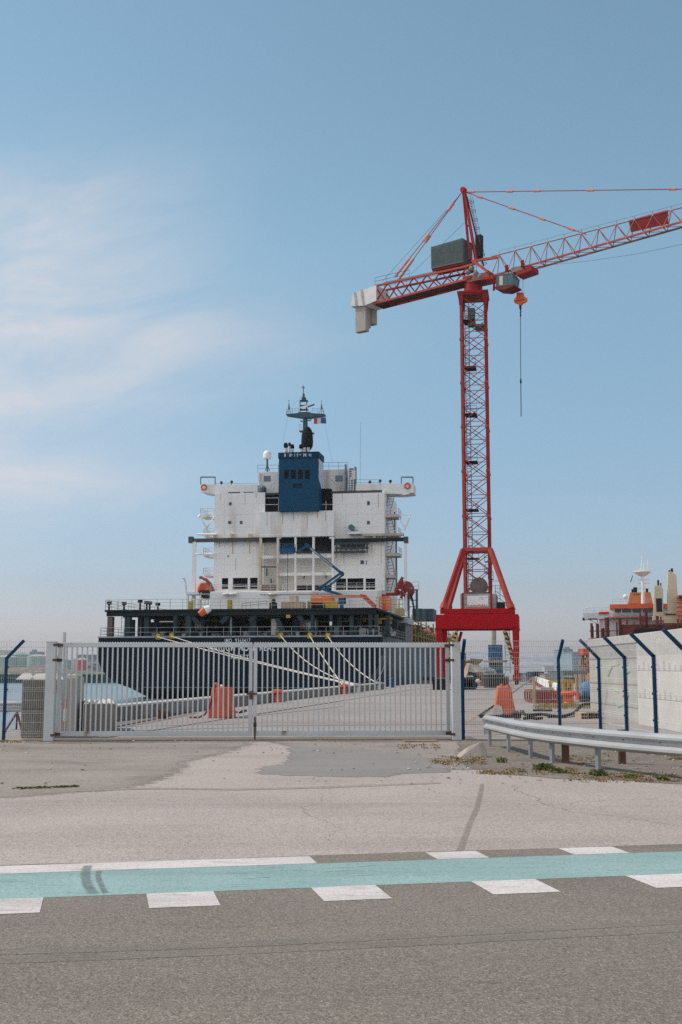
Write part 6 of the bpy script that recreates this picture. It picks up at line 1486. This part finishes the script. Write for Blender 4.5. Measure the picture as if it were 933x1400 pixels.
m = RB_(); m.sr(911,839,925,840.5,4.8,3); m.build('crane_ring', DARK); m = RB_(); m.sr(893,841.5,931,848,5,4); m.sr(908,846,933,852,4.7,4.5); m.build('crane_pedestal', CREAM)
m = RB_(); m.sr(926,814,940,848,3.5,.5); 
for k in range(5): m.sr(924,816+k*6,944,817.3+k*6,3.2,.3)
m.sr(928,813,935,820,3.1,.8); m.build('crane_jib', M('jib_salmon', (.50,.18,.10), .6, 0, .2, .6)); m = RB_(); m.sr(928.5,815,934,819,3.0,.2); m.build('jib_fitting', DARK)
# brown stanchions standing along the deck
st = [(807.5,811,852,872),(815,819.5,852.5,872),(822,827,859,872),(827.5,833.5,844,872),(842.8,845,850.5,872),(846,850.5,845.5,872),(856,859,847,855),(874.5,877.5,838,858),(881.5,886,835.5,856),(878,881,842,856),(897,901,842,856),(903,905,843,856),(926,929,846,856),(931,933.5,847,856),(809,812,856,872)]
for k, (u0,u1,vt,vb) in enumerate(st): 
    m = RB_(); m.sr(u0,vt,u1,vb,1.2+(k % 3)*.5,.7); o = m.build('stanchion', RED2)
    if u1-u0 > 3: m = RB_(); m.sr(u0+(u1-u0)*.62,vt+.5,u1-.2,vb,1.15+(k % 3)*.5,.048); m.build('stanchion_web', M('stanchion_dark', (.055,.02,.018), .7), o)
rb('hatch_coaming', RED2, 850.6,853.5,960,872,2.6,6); rb('hatch_cover', M('tarp_black', (.012,.012,.013), .7), 868,859.5,960,866.5,1.4,1.1); rb('side_rail', M('brown_rail', (.10,.04,.03), .6), 806,862,850,863.2,1.0,.15)
m = RB_(); m.sr(866,850.5,869,853.4,13.8,.15); m.build('house_door', M('door_grey', (.30,.31,.32), .5))
# ================================================================== YARD BEYOND THE FENCE
def yard(u, v): return G(u, v)
def bxp(t, u0, v0, u1, v1, y, d, name, mat, **kw):
    a = PD(u0,(v0+v1)/2,y); b = PD(u1,(v0+v1)/2,y); z1 = PD((u0+u1)/2,v0,y).z; z0 = max(0.0, PD((u0+u1)/2,v1,y).z)
    m = MB().bx(a.x,b.x,y,y+d,z0,z1)
    return m.build(name, mat, t, world=True, **kw) if t is not None else m.build(name, mat, **kw)
YRED = M('frame_red_brown', (.24,.050,.035), .7, 0, .2, 1, rust=.2)
# rust red cradle of frames
y = G(748,962).y; x0 = PD(733,958,y).x; x1 = PD(769,958,y).x
t = thing('steel_cradle', 'rust red steel cradle frame on the quay, nearest the fence', 'frame', ((x0+x1)/2, y, 0))
m = MB()
for yy_ in (y, y+3.2):
    m.bx(x0,x1,yy_,yy_+.12,.02,.14); m.bx(x0,x1,yy_,yy_+.12,.50,.60)
    for k in range(11): x = x0+(x1-x0)*k/10; m.bx(x-.04,x+.04,yy_+.02,yy_+.10,.14,.5)
for x in (x0, x1-.12): m.bx(x,x+.12,y+.125,y+3.19,.03,.13); m.bx(x,x+.12,y+.125,y+3.19,.51,.59)
m.build('frame', YRED, t, world=True); MB().bx(x0-.12,x0,y-.02,y+.12,0,1.25).build('upright', M('upright_tan', (.36,.25,.17), .7), t, world=True); MB().bx(x0+.4,x1-.2,y+1.0,y+2.6,.61,.72).build('grey_plate', CONCM, t, world=True)
# white and red barriers in a receding row
p0 = G(764,955); p1 = G(733,934)
for k in range(6):
    s0, s1 = k/6, (k+.86)/6
    d0 = 1/((1-s0)/p0.y + s0/p1.y); d1 = 1/((1-s1)/p0.y + s1/p1.y)
    f_ = lambda d: V((p0.x + (p1.x-p0.x)*(d-p0.y)/(p1.y-p0.y), d, 0))
    a, b = f_(d0), f_(d1); dv = (b-a).normalized(); yaw = math.atan2(dv.x, dv.y); L_ = (b-a).length
    t = thing('plastic_barrier', '%s white panel barrier of the row receding into the yard' % ('first','second','third','fourth','fifth','sixth')[k], 'barrier', a, yaw, 'white barriers in the yard')
    MB().loft([[V((-w,0,z)),V((w,0,z)),V((w,L_,z)),V((-w,L_,z))] for w, z in ((.14,.26),(.10,.76),(.08,.80))]).build('panel', WHITE, t, bevel=.02); MB().bx(-.28,.28,.05,L_-.05,0,.255).build('base', YRED, t)
# orange mushroom float and white post
y = G(778,963).y; c = G(778,963)
t = thing('mooring_float', 'orange mushroom shaped float standing on its cone in the yard', 'float', c)
MB().lathe([(r_*.60,z_*.64) for r_, z_ in ((.42,0),(.42,.12),(.24,.2),(.30,.55),(.42,.62),(.62,.66),(.66,.82),(.5,.94),(.1,.98))], (0,0,0), 18).build('body', M('float_orange', (.55,.10,.05), .6, 0, .1, 2), t, smooth=True); MB().lathe([(.04,0),(.04,.12),(.02,.14)], (0,0,.626), 8).build('eye', DARK, t)
c = G(783.5,957); hh = PD(783,936,c.y).z
t = thing('white_post', 'square white post between the orange float and the blue tank', 'post', c); MB().bx(-.11,.11,-.11,.11,.0,hh).build('post', WHITE, t, bevel=.01); MB().bx(-.14,.14,-.14,.14,hh+.001,hh+.05).build('cap', WHITE, t)
MB().box(c+V((.5,.3,.18)), (.5,.6,.35), .3).build('red_crate', M('crate_red', (.5,.06,.04), .6), tags=('small red crate beside the foot of the square white post', 'crate'), bevel=.02)
# blue tank on a dark cradle
y = G(810,960).y; a = PD(800,944,y); b = PD(826,944,y)
t = thing('blue_tank', 'horizontal blue tank on a dark cradle behind the corner of the fence', 'tank', ((a.x+b.x)/2, y+1, 0))
MB().lathe([(.05,0),(.34,.03),(.44,.2),(.44,b.x-a.x-.2),(.34,b.x-a.x-.03),(.05,b.x-a.x)], (a.x,y+1,a.z-.02), 18, (1,0,0)).build('shell', M('tank_blue', (.07,.19,.33), .5), t, world=True, smooth=True)
m = MB()
for s in (.12,.5,.88): x = a.x+(b.x-a.x)*s; m.bx(x-.1,x+.1,y+.5,y+1.5,0,a.z-.3)
m.each('cradle', DARK, t, world=True)
y2 = y+14; a = PD(803.5,933,y2); b = PD(826,933,y2)
t = thing('rusty_coil_drum', 'rusty orange cylinder lying behind the blue tank', 'drum', ((a.x+b.x)/2, y2, 0))
MB().lathe([(.5,0),(.62,.05),(.62,b.x-a.x-.05),(.5,b.x-a.x)], (a.x,y2,a.z-.05), 16, (1,0,0)).build('shell', M('rust_orange', (.30,.13,.06), .8, 0, .3, 1), t, world=True, smooth=True); MB().bx(a.x+.2,b.x-.2,y2-.5,y2+.5,0,a.z-.62).build('bed', DARK, t, world=True)
y3 = G(776,946).y
def frame_stand(u0,u1,vt,vb,y,lab,mat,nm='steel_rack'):
    a = PD(u0,vb,y); b = PD(u1,vt,y); t = thing(nm, lab, 'rack', ((a.x+b.x)/2, y, 0)); h = b.z; m = MB()
    for x in (a.x,(a.x+b.x)/2,b.x):
        for yy_ in (y,y+1.2): m.bx(x-.07,x+.07,yy_-.07,yy_+.07,0,h)
    m.build('upright', mat, t, world=True); m = MB()
    for z in (h*.45,h-.08): 
        for yy_ in (y,y+1.2): m.bx(a.x-.1,b.x+.1,yy_-.05,yy_+.05,z-.06,z+.06)
    m.build('shelf_beam', mat, t, world=True); MB().bx(a.x,b.x,y+.1,y+1.1,h*.45+.061,h*.8).build('load', M('load_brown', (.13,.10,.08), .8, 0, .4, 1), t, world=True)
frame_stand(771,782,929,940,58,'yellow ochre steel rack between the receding barriers and the white post',M('ochre_steel', (.45,.26,.06), .6))
frame_stand(757,765,931,941,72,'small yellow rack among the yard clutter, left of the ochre rack',SHY)
frame_stand(795,800,922,944,63,'tall tan rack beside the rusty orange cylinder',M('tan_steel', (.38,.30,.22), .7))
# pallets and cable near the fence
def pallet(u0,u1,vt,vb,lab,mat):
    y = G((u0+u1)/2,vb).y; a = PD(u0,vb,y); b = PD(u1,vb,y); h = PD(u0,vt,y).z; t = thing('pallet_stack', lab, 'pallets', ((a.x+b.x)/2,y,0), 0, 'pallets by the fence'); m = MB(); n = max(2,int(h/.13))
    for k in range(n):
        z = h*k/n; m.bx(a.x,b.x,y,y+1.0,z+h/n*.62,z+h/n*.97)
        for s in (0,.46,.92): x = a.x+(b.x-a.x)*s; m.bx(x,x+(b.x-a.x)*.08,y+.02,y+.98,z+.001,z+h/n*.61)
    m.build('boards', mat, t, world=True)
pallet(795,804,974.5,983,'pale wooden pallet stack on the quay behind the fence corner',M('pallet_pale', (.40,.28,.20), .85, 0, .2, 4)); pallet(804.6,822,974.5,982.5,'dark wooden pallet stack right of the pale one',M('pallet_dark', (.17,.115,.085), .85, 0, .25, 4))
m = MB(); m.path(smooth([G(u,v)+UP*(.06+dz) for u,v,dz in ((722,981.5,0),(740,980.5,.04),(757,981.5,.0),(770,981.5,0),(780,980,.02),(788,976.5,.05),(797,974,.22),(810,973,.24),(824,971.5,.3))],4), .055, 6); m.build('cable', BLACKR, tags=('thick dark cable snaking over the quay behind the fence', 'cable'))
for u,v,w in ((742,973,.35),(762,982,.3),(729,984.5,.3)): 
    c = G(u,v); MB().path([c+V((-w,0,.05)), c+V((-w*.2,.1,.07)), c+V((w*.4,-.05,.05)), c+V((w,.06,.06))], .05, 6).build('rope_scrap', BLACKR, tags=('dark scrap of rope on the quay %s' % {742:'in front of the red cradle',762:'under the thick dark cable',729:'beside the heap of chain'}[u], 'rope'))
m = MB(); m.keep = True; r = random.Random(9)
for _ in range(420): m2 = tuft(G(r.uniform(733,822), r.uniform(964,969.5)), 5, .16, .25, r.random()); m.add(m2.v, m2.f)
o = m.build('dry_grass', M('grass_straw', (.26,.20,.08), .9, 0, .3, 3)); tag(o, 'strip of dry grass along the quay joint', 'dry grass', kind='stuff')
# tall rusty machine with a red roof
y = 118; t = thing('rusty_machine', 'tall rusty skeletal machine with a red cab roof, far behind the fence corner', 'machine', (PD(806,905,y).x, y, 0))
m = MB(); r = random.Random(21)
for k in range(46):
    u = r.uniform(796,817); v = r.uniform(897,917); a = PD(u,v,y+r.uniform(0,3)); w = r.uniform(.1,.5); m.box(a, (w*r.uniform(.6,2.2), .5, w*r.uniform(.6,1.8)), r.uniform(-.4,.4))
m.build('machinery', M('rust_mixed', (.22,.13,.085), .8, 0, .6, .9), t, world=True)
m = MB()
for u in (797,803,810,816): a = PD(u,896,y+1); m.tube((a.x,y+1,0), a, .14, 6)
for v in (900,908,916): m.bar(PD(796,v,y+.8), PD(818,v,y+.8), .16, .16)
m.tube((PD(797,916,y).x,y+1,0), PD(816,900,y+1), .1, 5); m.tube((PD(816,916,y).x,y+1,0), PD(797,900,y+1), .1, 5); m.build('frame', RUSTY, t, world=True); bxp(t,797.5,886.5,811,896,y+.2,2.5,'cab_roof',M('roof_red', (.38,.09,.06), .7, 0, .3, 1),bevel=.04)
# dark heaps and stores behind: each its own thing
def store(u0,vt,u1,vb,y,d,lab,mat,cat='container',nm='storage_box',rib=True):
    a = PD(u0,vb,y); b = PD(u1,vt,y); t = thing(nm, lab, cat, ((a.x+b.x)/2, y, 0)); MB().bx(a.x,b.x,y,y+d,0,b.z).build('body', mat, t, world=True, bevel=.03); m = MB(); n = max(3,int((b.x-a.x)/.5))
    if rib:
        for k in range(n): x = a.x+(b.x-a.x)*(k+.5)/n; m.bx(x-.06,x+.06,y-.035,y-.001,.15,b.z-.12)
        m.build('rib', mat, t, world=True)
    MB().bx(a.x-.05,b.x+.05,y-.05,y+d+.05,b.z+.001,b.z+.09).build('lid', M('lid_grey', (.20,.20,.19), .7), t, world=True)
store(771,918,802,932,105,8,'long grey-green shed low behind the yard racks',M('shed_grey', (.13,.14,.14), .7),'shed','low_shed')
store(716,921,726,930,165,5,'small blue box among the far yard clutter, right of the crane leg',M('box_blue', (.06,.13,.22), .6)); store(728,919.5,735,930,175,5,'dark brown box far in the yard, behind the first barriers',M('box_brown', (.10,.065,.05), .7))
store(737,919,744,929,172,5,'dark blue box far in the yard, above the row of barriers',M('box_navy', (.03,.05,.09), .6)); store(746,922,755,931,140,4,'sand coloured crate far in the yard, above the row of barriers',M('box_sand', (.36,.26,.17), .8)); store(784,926,794,938,80,3,'dark steel bin between the ochre rack and the tan rack',DARK,'bin','steel_bin')
store(760,921,770,931,150,5,'rust brown box far in the yard, left of the low shed',RUSTY)
def heap(u0,u1,vt,vb,lab,mat,seed,nm='rubble_heap',cat='heap'):
    c = G((u0+u1)/2,vb); w = (u1-u0)/F*c.y/2; h = PD(u0,vt,c.y).z
    rr = random.Random(seed)
    rock(c,0,0,0,seed,[(w*cos(a_)*k*rr.uniform(.85,1.1), w*.8*sin(a_)*k+w*.6, h*f*rr.uniform(.75,1.15)) for k, f in ((1,0),(.8,.55),(.5,.85)) for a_ in [2*pi*i/9 for i in range(9)]]).build(nm, mat, tags=(lab, cat))
heap(711,722,921,932,'pale heap of sacks beside the foot of the right crane leg',CONCM,3); heap(722,733,926,934,'low brown rubble heap right of the pale heap of sacks',M('heap_brown', (.22,.16,.12), .9, 0, .3, 1),5); heap(653,666,916,938,'brown heap of nets and ropes left of the orange barrier, far on the quay',M('net_brown', (.20,.135,.10), .9, 0, .4, 1.5),7,'net_heap')
# flatbed with a tarped load, left of the crane's right leg
y = G(645,943).y-1; a = PD(631,935,y); b = PD(659,935,y)
t = thing('loaded_trailer', 'dark trailer piled with tarped gear and a leaning tan board, beside the gate post', 'trailer', ((a.x+b.x)/2, y, 0))
MB().bx(a.x-3,b.x,y,y+3,.75,1.0).build('bed', DARK, t, world=True)
m = MB()
for x in (a.x-1.8,a.x+.5,b.x-1.7,b.x-.7): m.tube((x,y+.1,.42),(x,y+.45,.42),.42,14)
m.each('wheel', BLACKR, t, world=True); bxp(t,628,926,652,936.5,y+.3,2.4,'crate',M('trailer_teal', (.035,.06,.065), .7))
m = MB(); r = random.Random(31)
for k in range(22): c = PD(r.uniform(631,652),r.uniform(906,926),y+r.uniform(.6,2.4)); w_ = r.uniform(.25,.6); k_ = rock(c,w_,w_*.6,w_*.8,r.random()); m.add(k_.v, k_.f)
m.build('gear', M('gear_brown', (.17,.125,.09), .9, 0, .5, 1.2), t, world=True)
rock(PD(648,915,y+.9),0,0,0,4,[(-.9,-.4,-.2),(.9,-.4,-.2),(.7,.5,-.2),(-.8,.5,-.2),(-.3,-.2,.45),(.4,-.1,.35),(.2,.4,.4)]).build('tarp', M('tarp_pale', (.45,.42,.38), .8), t, world=True); m = MB(); p_ = PD(635,927,y+.1); q_ = PD(640.5,907,y+.5); m.bar(p_, q_, .38, .1); m.build('board', M('board_tan', (.40,.26,.17), .8), t, world=True)
m = MB(); m.ball(PD(653.5,931,y+.1), .24, 10, .8); m.build('sack', M('sack_cream', (.48,.42,.35), .9), t, world=True)
m = MB(); m.bx(b.x+.1,b.x+1.2,y+.3,y+2,0,PD(660,931,y).z); 
# grey van and dark skips
y = 128; t = thing('grey_van', 'pale grey van parked far on the quay beside the blue silo', 'van', (PD(669,925,y).x, y, 0))
a = PD(660.5,927,y); b = PD(678.5,914.5,y); 
MB().prism([V((a.x,y,.5)),V((b.x,y,.5)),V((b.x,y,b.z-.3)),V((b.x-.15,y,b.z)),V((a.x+.25,y,b.z)),V((a.x,y,b.z-.4))],(0,4.6,0)).build('body', M('van_grey', (.42,.45,.47), .4), t, world=True, bevel=.08)
MB().bx(a.x+.2,b.x-.2,y-.02,y-.001,b.z*.6,b.z-.25).build('rear_window', WING, t, world=True); m = MB()
for x in (a.x+.25,b.x-.25):
    for yy_ in (y+.7,y+3.8): m.tube((x-.12,yy_,.34),(x+.12,yy_,.34),.34,12)
m.each('wheel', BLACKR, t, world=True); MB().bx(a.x+.35,b.x-.35,y+1,y+3,b.z+.001,b.z+.18).build('roof_rack', GALV, t, world=True)
store(668,922.5,690,936,100,3,'long dark skip standing in front of the blue silo',DARK,'skip','skip'); store(676,926,696,934,112,3,'second dark skip, right of the long one, by the crane leg',M('skip_brown', (.07,.055,.045), .7),'skip','skip')
# blue silo block
y = 150; t = thing('blue_silo', 'blue ribbed silo on legs seen through the crane portal', 'silo', (PD(682,905,y).x, y+3, 0))
def cyl(u0,u1,vt,vb,name,mat,n=20):
    a = PD(u0,vb,y); b = PD(u1,vt,y); r_ = (b.x-a.x)/2; c = (a.x+b.x)/2; m = MB()
    for k in range(n):
        a0 = 2*pi*k/n; m.add([V((c+r_*cos(a0+s)*q, y+3+r_*sin(a0+s)*q, z)) for z in (a.z, b.z) for s, q in ((0,1),(pi/n,1.0),(pi/n,.94),(2*pi/n,.94))], [(0,1,5,4),(1,2,6,5),(2,3,7,6)])
    m.lathe([(r_*.93,0),(r_*.93,b.z-a.z)], (c,y+3,a.z), 20); return m.build(name, mat, t, world=True)
cyl(672,691.5,881,902,'upper_shell',M('silo_blue', (.035,.13,.25), .5, 0, .15, .6)); cyl(673,692,906,925,'lower_shell',M('silo_blue_dark', (.025,.09,.18), .5, 0, .2, .6)); bxp(t,669,902.4,694,905.6,y+.2,5.6,'ring_walkway',M('walk_pink', (.30,.20,.17), .7))
m = MB()
for u in (673.5,691): 
    for yy_ in (y+1,y+5): x = PD(u,920,y).x; m.bx(x-.15,x+.15,yy_-.15,yy_+.15,0,PD(u,925,y).z)
m.each('leg', DARK, t, world=True); m = MB(); a = PD(675.5,881,y+2); m.tube(a, PD(675.5,857,y+2), .32, 10); m.build('pipe', M('silo_pipe', (.30,.28,.22), .6), t, world=True)
# thing of dark stores beyond the ship's quarter
store(596,928,612,946,92,3,'dark steel box on the quay in front of the left crane leg',DARK)
# ================================================================== FAR SHORE BUILDINGS
def tank(u,w,vt,y,lab,mat,roof):
    c = PD(u,918,y); r_ = w/F*y/2; h = PD(u,vt,y).z; t = thing('storage_tank', lab, 'tank', (c.x,y,0), 0, 'storage tanks on the far shore')
    MB().lathe([(r_,-1),(r_,h)], (0,0,0), 28).build('shell', mat, t, smooth=True); MB().lathe([(r_*1.02,h+.01),(r_*1.02,h+.25),(r_*.55,h+.9),(.3,h+1.3)], (0,0,0), 28).build('roof', roof, t); m = MB(); m.rail([V((-r_*.6,-r_*.8,h)), V((r_*.6,-r_*.8,h))], 1.2, 2, 3, .08); m.ladder((r_*.5,-r_*.9,0),(r_*.5,-r_*.9,h),.8,(1,0,0),.08,1.2); m.build('roof_railing', GALV, t)
TW = M('tank_white', (.55,.55,.53), .5, 0, .08, .1); TG = M('tank_pale_green', (.30,.40,.37), .5, 0, .1, .1); TR = M('tank_rose', (.42,.10,.11), .6, 0, .15, .1); RG = M('roof_green', (.16,.27,.24), .6); RS = M('roof_sand', (.45,.42,.38), .6)
tank(-8,46,890,640,'wide white storage tank at the left edge of the far shore',TW,RS); tank(8,30,899,600,'pale green storage tank nearest the left edge',TG,RS); tank(30,30,896.5,620,'pale green storage tank with a darker green roof rim',TG,RG); tank(52,30,898,610,'pale green storage tank just left of the gate post',TG,RS); tank(70,24,897,640,'white storage tank hidden by the gate post',TW,RS)
tank(112.5,16.5,902.5,600,'rose red storage tank between the gate bars',TR,RS); tank(90,14,904,620,'small green storage tank right of the thin pole',TG,RG); tank(100,9,903,640,'narrow pale storage tank left of the rose red one',TW,RS)
def far_block(u0,u1,vt,y,lab,mat,tower=None,d=20):
    a = PD(u0,918,y); b = PD(u1,vt,y); t = thing('far_building', lab, 'building', ((a.x+b.x)/2,y,0), 0, 'buildings on the far shore'); MB().bx(a.x,b.x,y,y+d,-1,b.z).build('wall', mat, t, world=True); m = MB(); nx_ = max(2,int((b.x-a.x)/3.5)); nz = max(1,int(b.z/3.2))
    for i in range(nx_):
        for k in range(nz): x = a.x+(b.x-a.x)*(i+.5)/nx_; z = b.z*(k+.5)/nz; m.bx(x-.9,x+.9,y-.06,y-.001,z-.6,z+.6)
    m.build('windows', WING, t, world=True); MB().bx(a.x-.3,b.x+.3,y-.3,y+d+.3,b.z+.001,b.z+.5).build('roof', M('roof_slab', (.30,.31,.32), .7), t, world=True)
    if tower: a2 = PD(tower[0],918,y); b2 = PD(tower[1],tower[2],y); MB().bx(a2.x,b2.x,y+3,y+12,b.z+.5,b2.z).build('tower', mat, t, world=True)
FB_ = M('block_blue_grey', (.22,.28,.31), .7, 0, .12, .1); FC = M('block_pale', (.42,.41,.39), .7, 0, .1, .1)
far_block(40,55,891.5,1300,'pale blue-grey block with a taller part, far behind the tanks',FB_,(42,47,888)); far_block(104,129,896,760,'blue-grey block behind the rose red tank',FB_); far_block(120,133,904,560,'low pale building right of the rose red tank, on the far shore',FC); far_block(124,147,908,540,'grey building beside the ship hull on the far shore',FB_); far_block(134,160,905,700,'blue-grey shed just left of the ship stern on the far shore',FB_)
far_block(771,783,888,900,'hazy blue-grey tower block seen between two blue fence posts',FB_,(774,780,884),40); far_block(783,800,892,850,'lower hazy block right of the tower block',FB_,None,40); far_block(745,760,911,1500,'long pale building on the far coast right of the crane',FC); far_block(716,738,912.5,1700,'low pale sheds on the far coast beside the crane leg',FC)
MB().add(*(lambda q: (q.v,q.f))(rock(PD(54,917.5,318),0,0,0,3,[(-2.2,-2,-1),(2.4,-2,-1),(2,2,-1),(-2,2,-1),(-.4,-1,1.7),(.9,0,1.4),(-1.2,.3,.9)]))).build('gravel_pile', M('gravel_pink', (.50,.27,.22), .9, 0, .15, .5), tags=('small pink gravel pile on the far shore left of the gate post', 'gravel pile'))
# ================================================================== SKY, SUN, CAMERA
w = bpy.data.worlds.new('World'); scn.world = w; w.use_nodes = True
nt = w.node_tree; N = nt.nodes; L = nt.links; bg = N['Background']
SUN_EL = R(50); SUN_AZ = R(-80)          # clockwise from +Y
sky = N.new('ShaderNodeTexSky'); sky.sky_type = 'NISHITA'; sky.sun_disc = False; sky.sun_elevation = SUN_EL; sky.sun_rotation = SUN_AZ
sky.air_density = 1.0; sky.dust_density = .5; sky.ozone_density = 1.0; sky.altitude = 0
hsv = N.new('ShaderNodeHueSaturation'); hsv.inputs['Saturation'].default_value = SKY_SAT; hsv.inputs['Hue'].default_value = SKY_HUE; L.new(sky.outputs[0], hsv.inputs['Color'])
# thin cloud: noise over the sky dome, thickest toward the left
tc = N.new('ShaderNodeTexCoord'); sep = N.new('ShaderNodeSeparateXYZ'); L.new(tc.outputs['Generated'], sep.inputs[0])
def math_(op, a, b=None, clamp=False):
    n = N.new('ShaderNodeMath'); n.operation = op; n.use_clamp = clamp
    for i, x in enumerate((a, b)):
        if x is None: continue
        if isinstance(x, (int, float)): n.inputs[i].default_value = x
        else: L.new(x, n.inputs[i])
    return n.outputs[0]
yy = math_('MAXIMUM', sep.outputs['Y'], .05)
az = math_('DIVIDE', sep.outputs['X'], yy); el = math_('DIVIDE', sep.outputs['Z'], yy)
def gauss(ca, ce, sa, se, amp):
    a = math_('DIVIDE', math_('SUBTRACT', az, ca), sa); e = math_('DIVIDE', math_('SUBTRACT', el, ce), se)
    q = math_('ADD', math_('MULTIPLY', a, a), math_('MULTIPLY', e, e)); return math_('MULTIPLY', math_('POWER', 2.718, math_('MULTIPLY', q, -1)), amp)
cv = N.new('ShaderNodeCombineXYZ'); L.new(math_('MULTIPLY', az, 1.0), cv.inputs[0]); L.new(math_('MULTIPLY', math_('ADD', el, math_('MULTIPLY', az, -.12)), 2.6), cv.inputs[1])
no = N.new('ShaderNodeTexNoise'); no.inputs['Scale'].default_value = 5.2; no.inputs['Detail'].default_value = 9; no.inputs['Roughness'].default_value = .62; no.inputs['Distortion'].default_value = .5; L.new(cv.outputs[0], no.inputs['Vector'])
blob = gauss(-.30, .31, .15, .085, .95)
for g_ in (gauss(-.25,.42,.13,.06,.35), gauss(-.15,.29,.14,.035,.40), gauss(-.30,.16,.17,.030,.62), gauss(-.22,.24,.12,.02,.3), gauss(-.34,.20,.14,.16,.35)): blob = math_('ADD', blob, g_)
mr = N.new('ShaderNodeMapRange'); mr.inputs[1].default_value = .30; mr.inputs[2].default_value = .72; L.new(no.outputs['Fac'], mr.inputs[0])
cl = math_('MULTIPLY', math_('MULTIPLY', blob, math_('ADD', math_('MULTIPLY', mr.outputs[0], .85), .15)), CLOUD_AMT, True)
mx = N.new('ShaderNodeMix'); mx.data_type = 'RGBA'; L.new(cl, mx.inputs[0]); L.new(hsv.outputs[0], mx.inputs[6]); mx.inputs[7].default_value = (*CLOUD_COL, 1)
# added fill light: an unseen bright cloud bank behind the viewpoint, and a dimmer hazy band low on the horizon
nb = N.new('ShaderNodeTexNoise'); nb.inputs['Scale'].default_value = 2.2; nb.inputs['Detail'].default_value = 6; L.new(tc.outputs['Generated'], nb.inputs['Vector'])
def rng_(x, a, b, lo, hi):
    n = N.new('ShaderNodeMapRange'); n.inputs[1].default_value = a; n.inputs[2].default_value = b; n.inputs[3].default_value = lo; n.inputs[4].default_value = hi; L.new(x, n.inputs[0]); return n.outputs[0]
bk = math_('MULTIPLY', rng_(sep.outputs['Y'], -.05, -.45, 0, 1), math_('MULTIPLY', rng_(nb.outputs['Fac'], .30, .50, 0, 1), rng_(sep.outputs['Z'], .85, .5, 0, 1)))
lowf = rng_(sep.outputs['Z'], .0, .34, HORIZ, 1.0); lc = N.new('ShaderNodeMix'); lc.data_type = 'RGBA'; lc.blend_type = 'MULTIPLY'; lc.inputs[0].default_value = 1
cc = N.new('ShaderNodeMix'); cc.data_type = 'RGBA'; L.new(rng_(sep.outputs['Z'], .0, .34, 0, 1), cc.inputs[0]); cc.inputs[6].default_value = (*HORIZ_COL, 1); cc.inputs[7].default_value = (1, 1, 1, 1)
L.new(hsv.outputs[0], lc.inputs[6]); L.new(cc.outputs[2], lc.inputs[7]); L.new(lc.outputs[2], mx.inputs[6])
mb_ = N.new('ShaderNodeMix'); mb_.data_type = 'RGBA'; L.new(bk, mb_.inputs[0]); L.new(mx.outputs[2], mb_.inputs[6]); mb_.inputs[7].default_value = (FILL_BANK*1.0, FILL_BANK*1.0, FILL_BANK*1.03, 1)
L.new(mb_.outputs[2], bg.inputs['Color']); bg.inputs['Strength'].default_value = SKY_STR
sd = V((sin(SUN_AZ)*cos(SUN_EL), cos(SUN_AZ)*cos(SUN_EL), sin(SUN_EL)))
sl = bpy.data.lights.new('sun', 'SUN'); sl.energy = SUN_STR; sl.angle = R(.55); sl.color = (1, .93, .84)
so = bpy.data.objects.new('sun', sl); COL.objects.link(so); so.rotation_euler = sd.to_track_quat('Z', 'Y').to_euler(); so.location = sd*300
cd = bpy.data.cameras.new('camera'); co = bpy.data.objects.new('camera', cd); COL.objects.link(co)
co.location = CAM; co.rotation_euler = (R(90)+TH, 0, 0); cd.sensor_width = 36; cd.lens = F/1400*36; cd.clip_start = .1; cd.clip_end = 30000
scn.camera = co
if HAZE > 0:
    hm = bpy.data.materials.new('haze_air'); hm.use_nodes = True; hn = hm.node_tree; hn.nodes.remove(hn.nodes['Principled BSDF'])
    pv = hn.nodes.new('ShaderNodeVolumePrincipled'); pv.inputs['Density'].default_value = HAZE; pv.inputs['Color'].default_value = (*HAZE_COL, 1); pv.inputs['Anisotropy'].default_value = .2
    hn.links.new(pv.outputs[0], hn.nodes['Material Output'].inputs['Volume'])
    hz = MB().bx(-6050, 6050, -350, 9050, -5.1, 75).build('haze', hm); hz['kind'] = 'stuff'; tag(hz, 'thin pale sea haze over the harbour', 'haze')
vs = scn.view_settings; scn.display_settings.display_device = 'sRGB'; vs.view_transform = 'Standard'; vs.look = 'None'; vs.exposure = EXPO; vs.gamma = 1; vs.use_curve_mapping = False
scn.cycles.use_denoising = False
scn.cycles.max_bounces = 6; scn.cycles.diffuse_bounces = 3; scn.cycles.glossy_bounces = 3; scn.cycles.transparent_max_bounces = 8; scn.cycles.volume_bounces = 0
scn.cycles.use_adaptive_sampling = True; scn.cycles.adaptive_threshold = .008
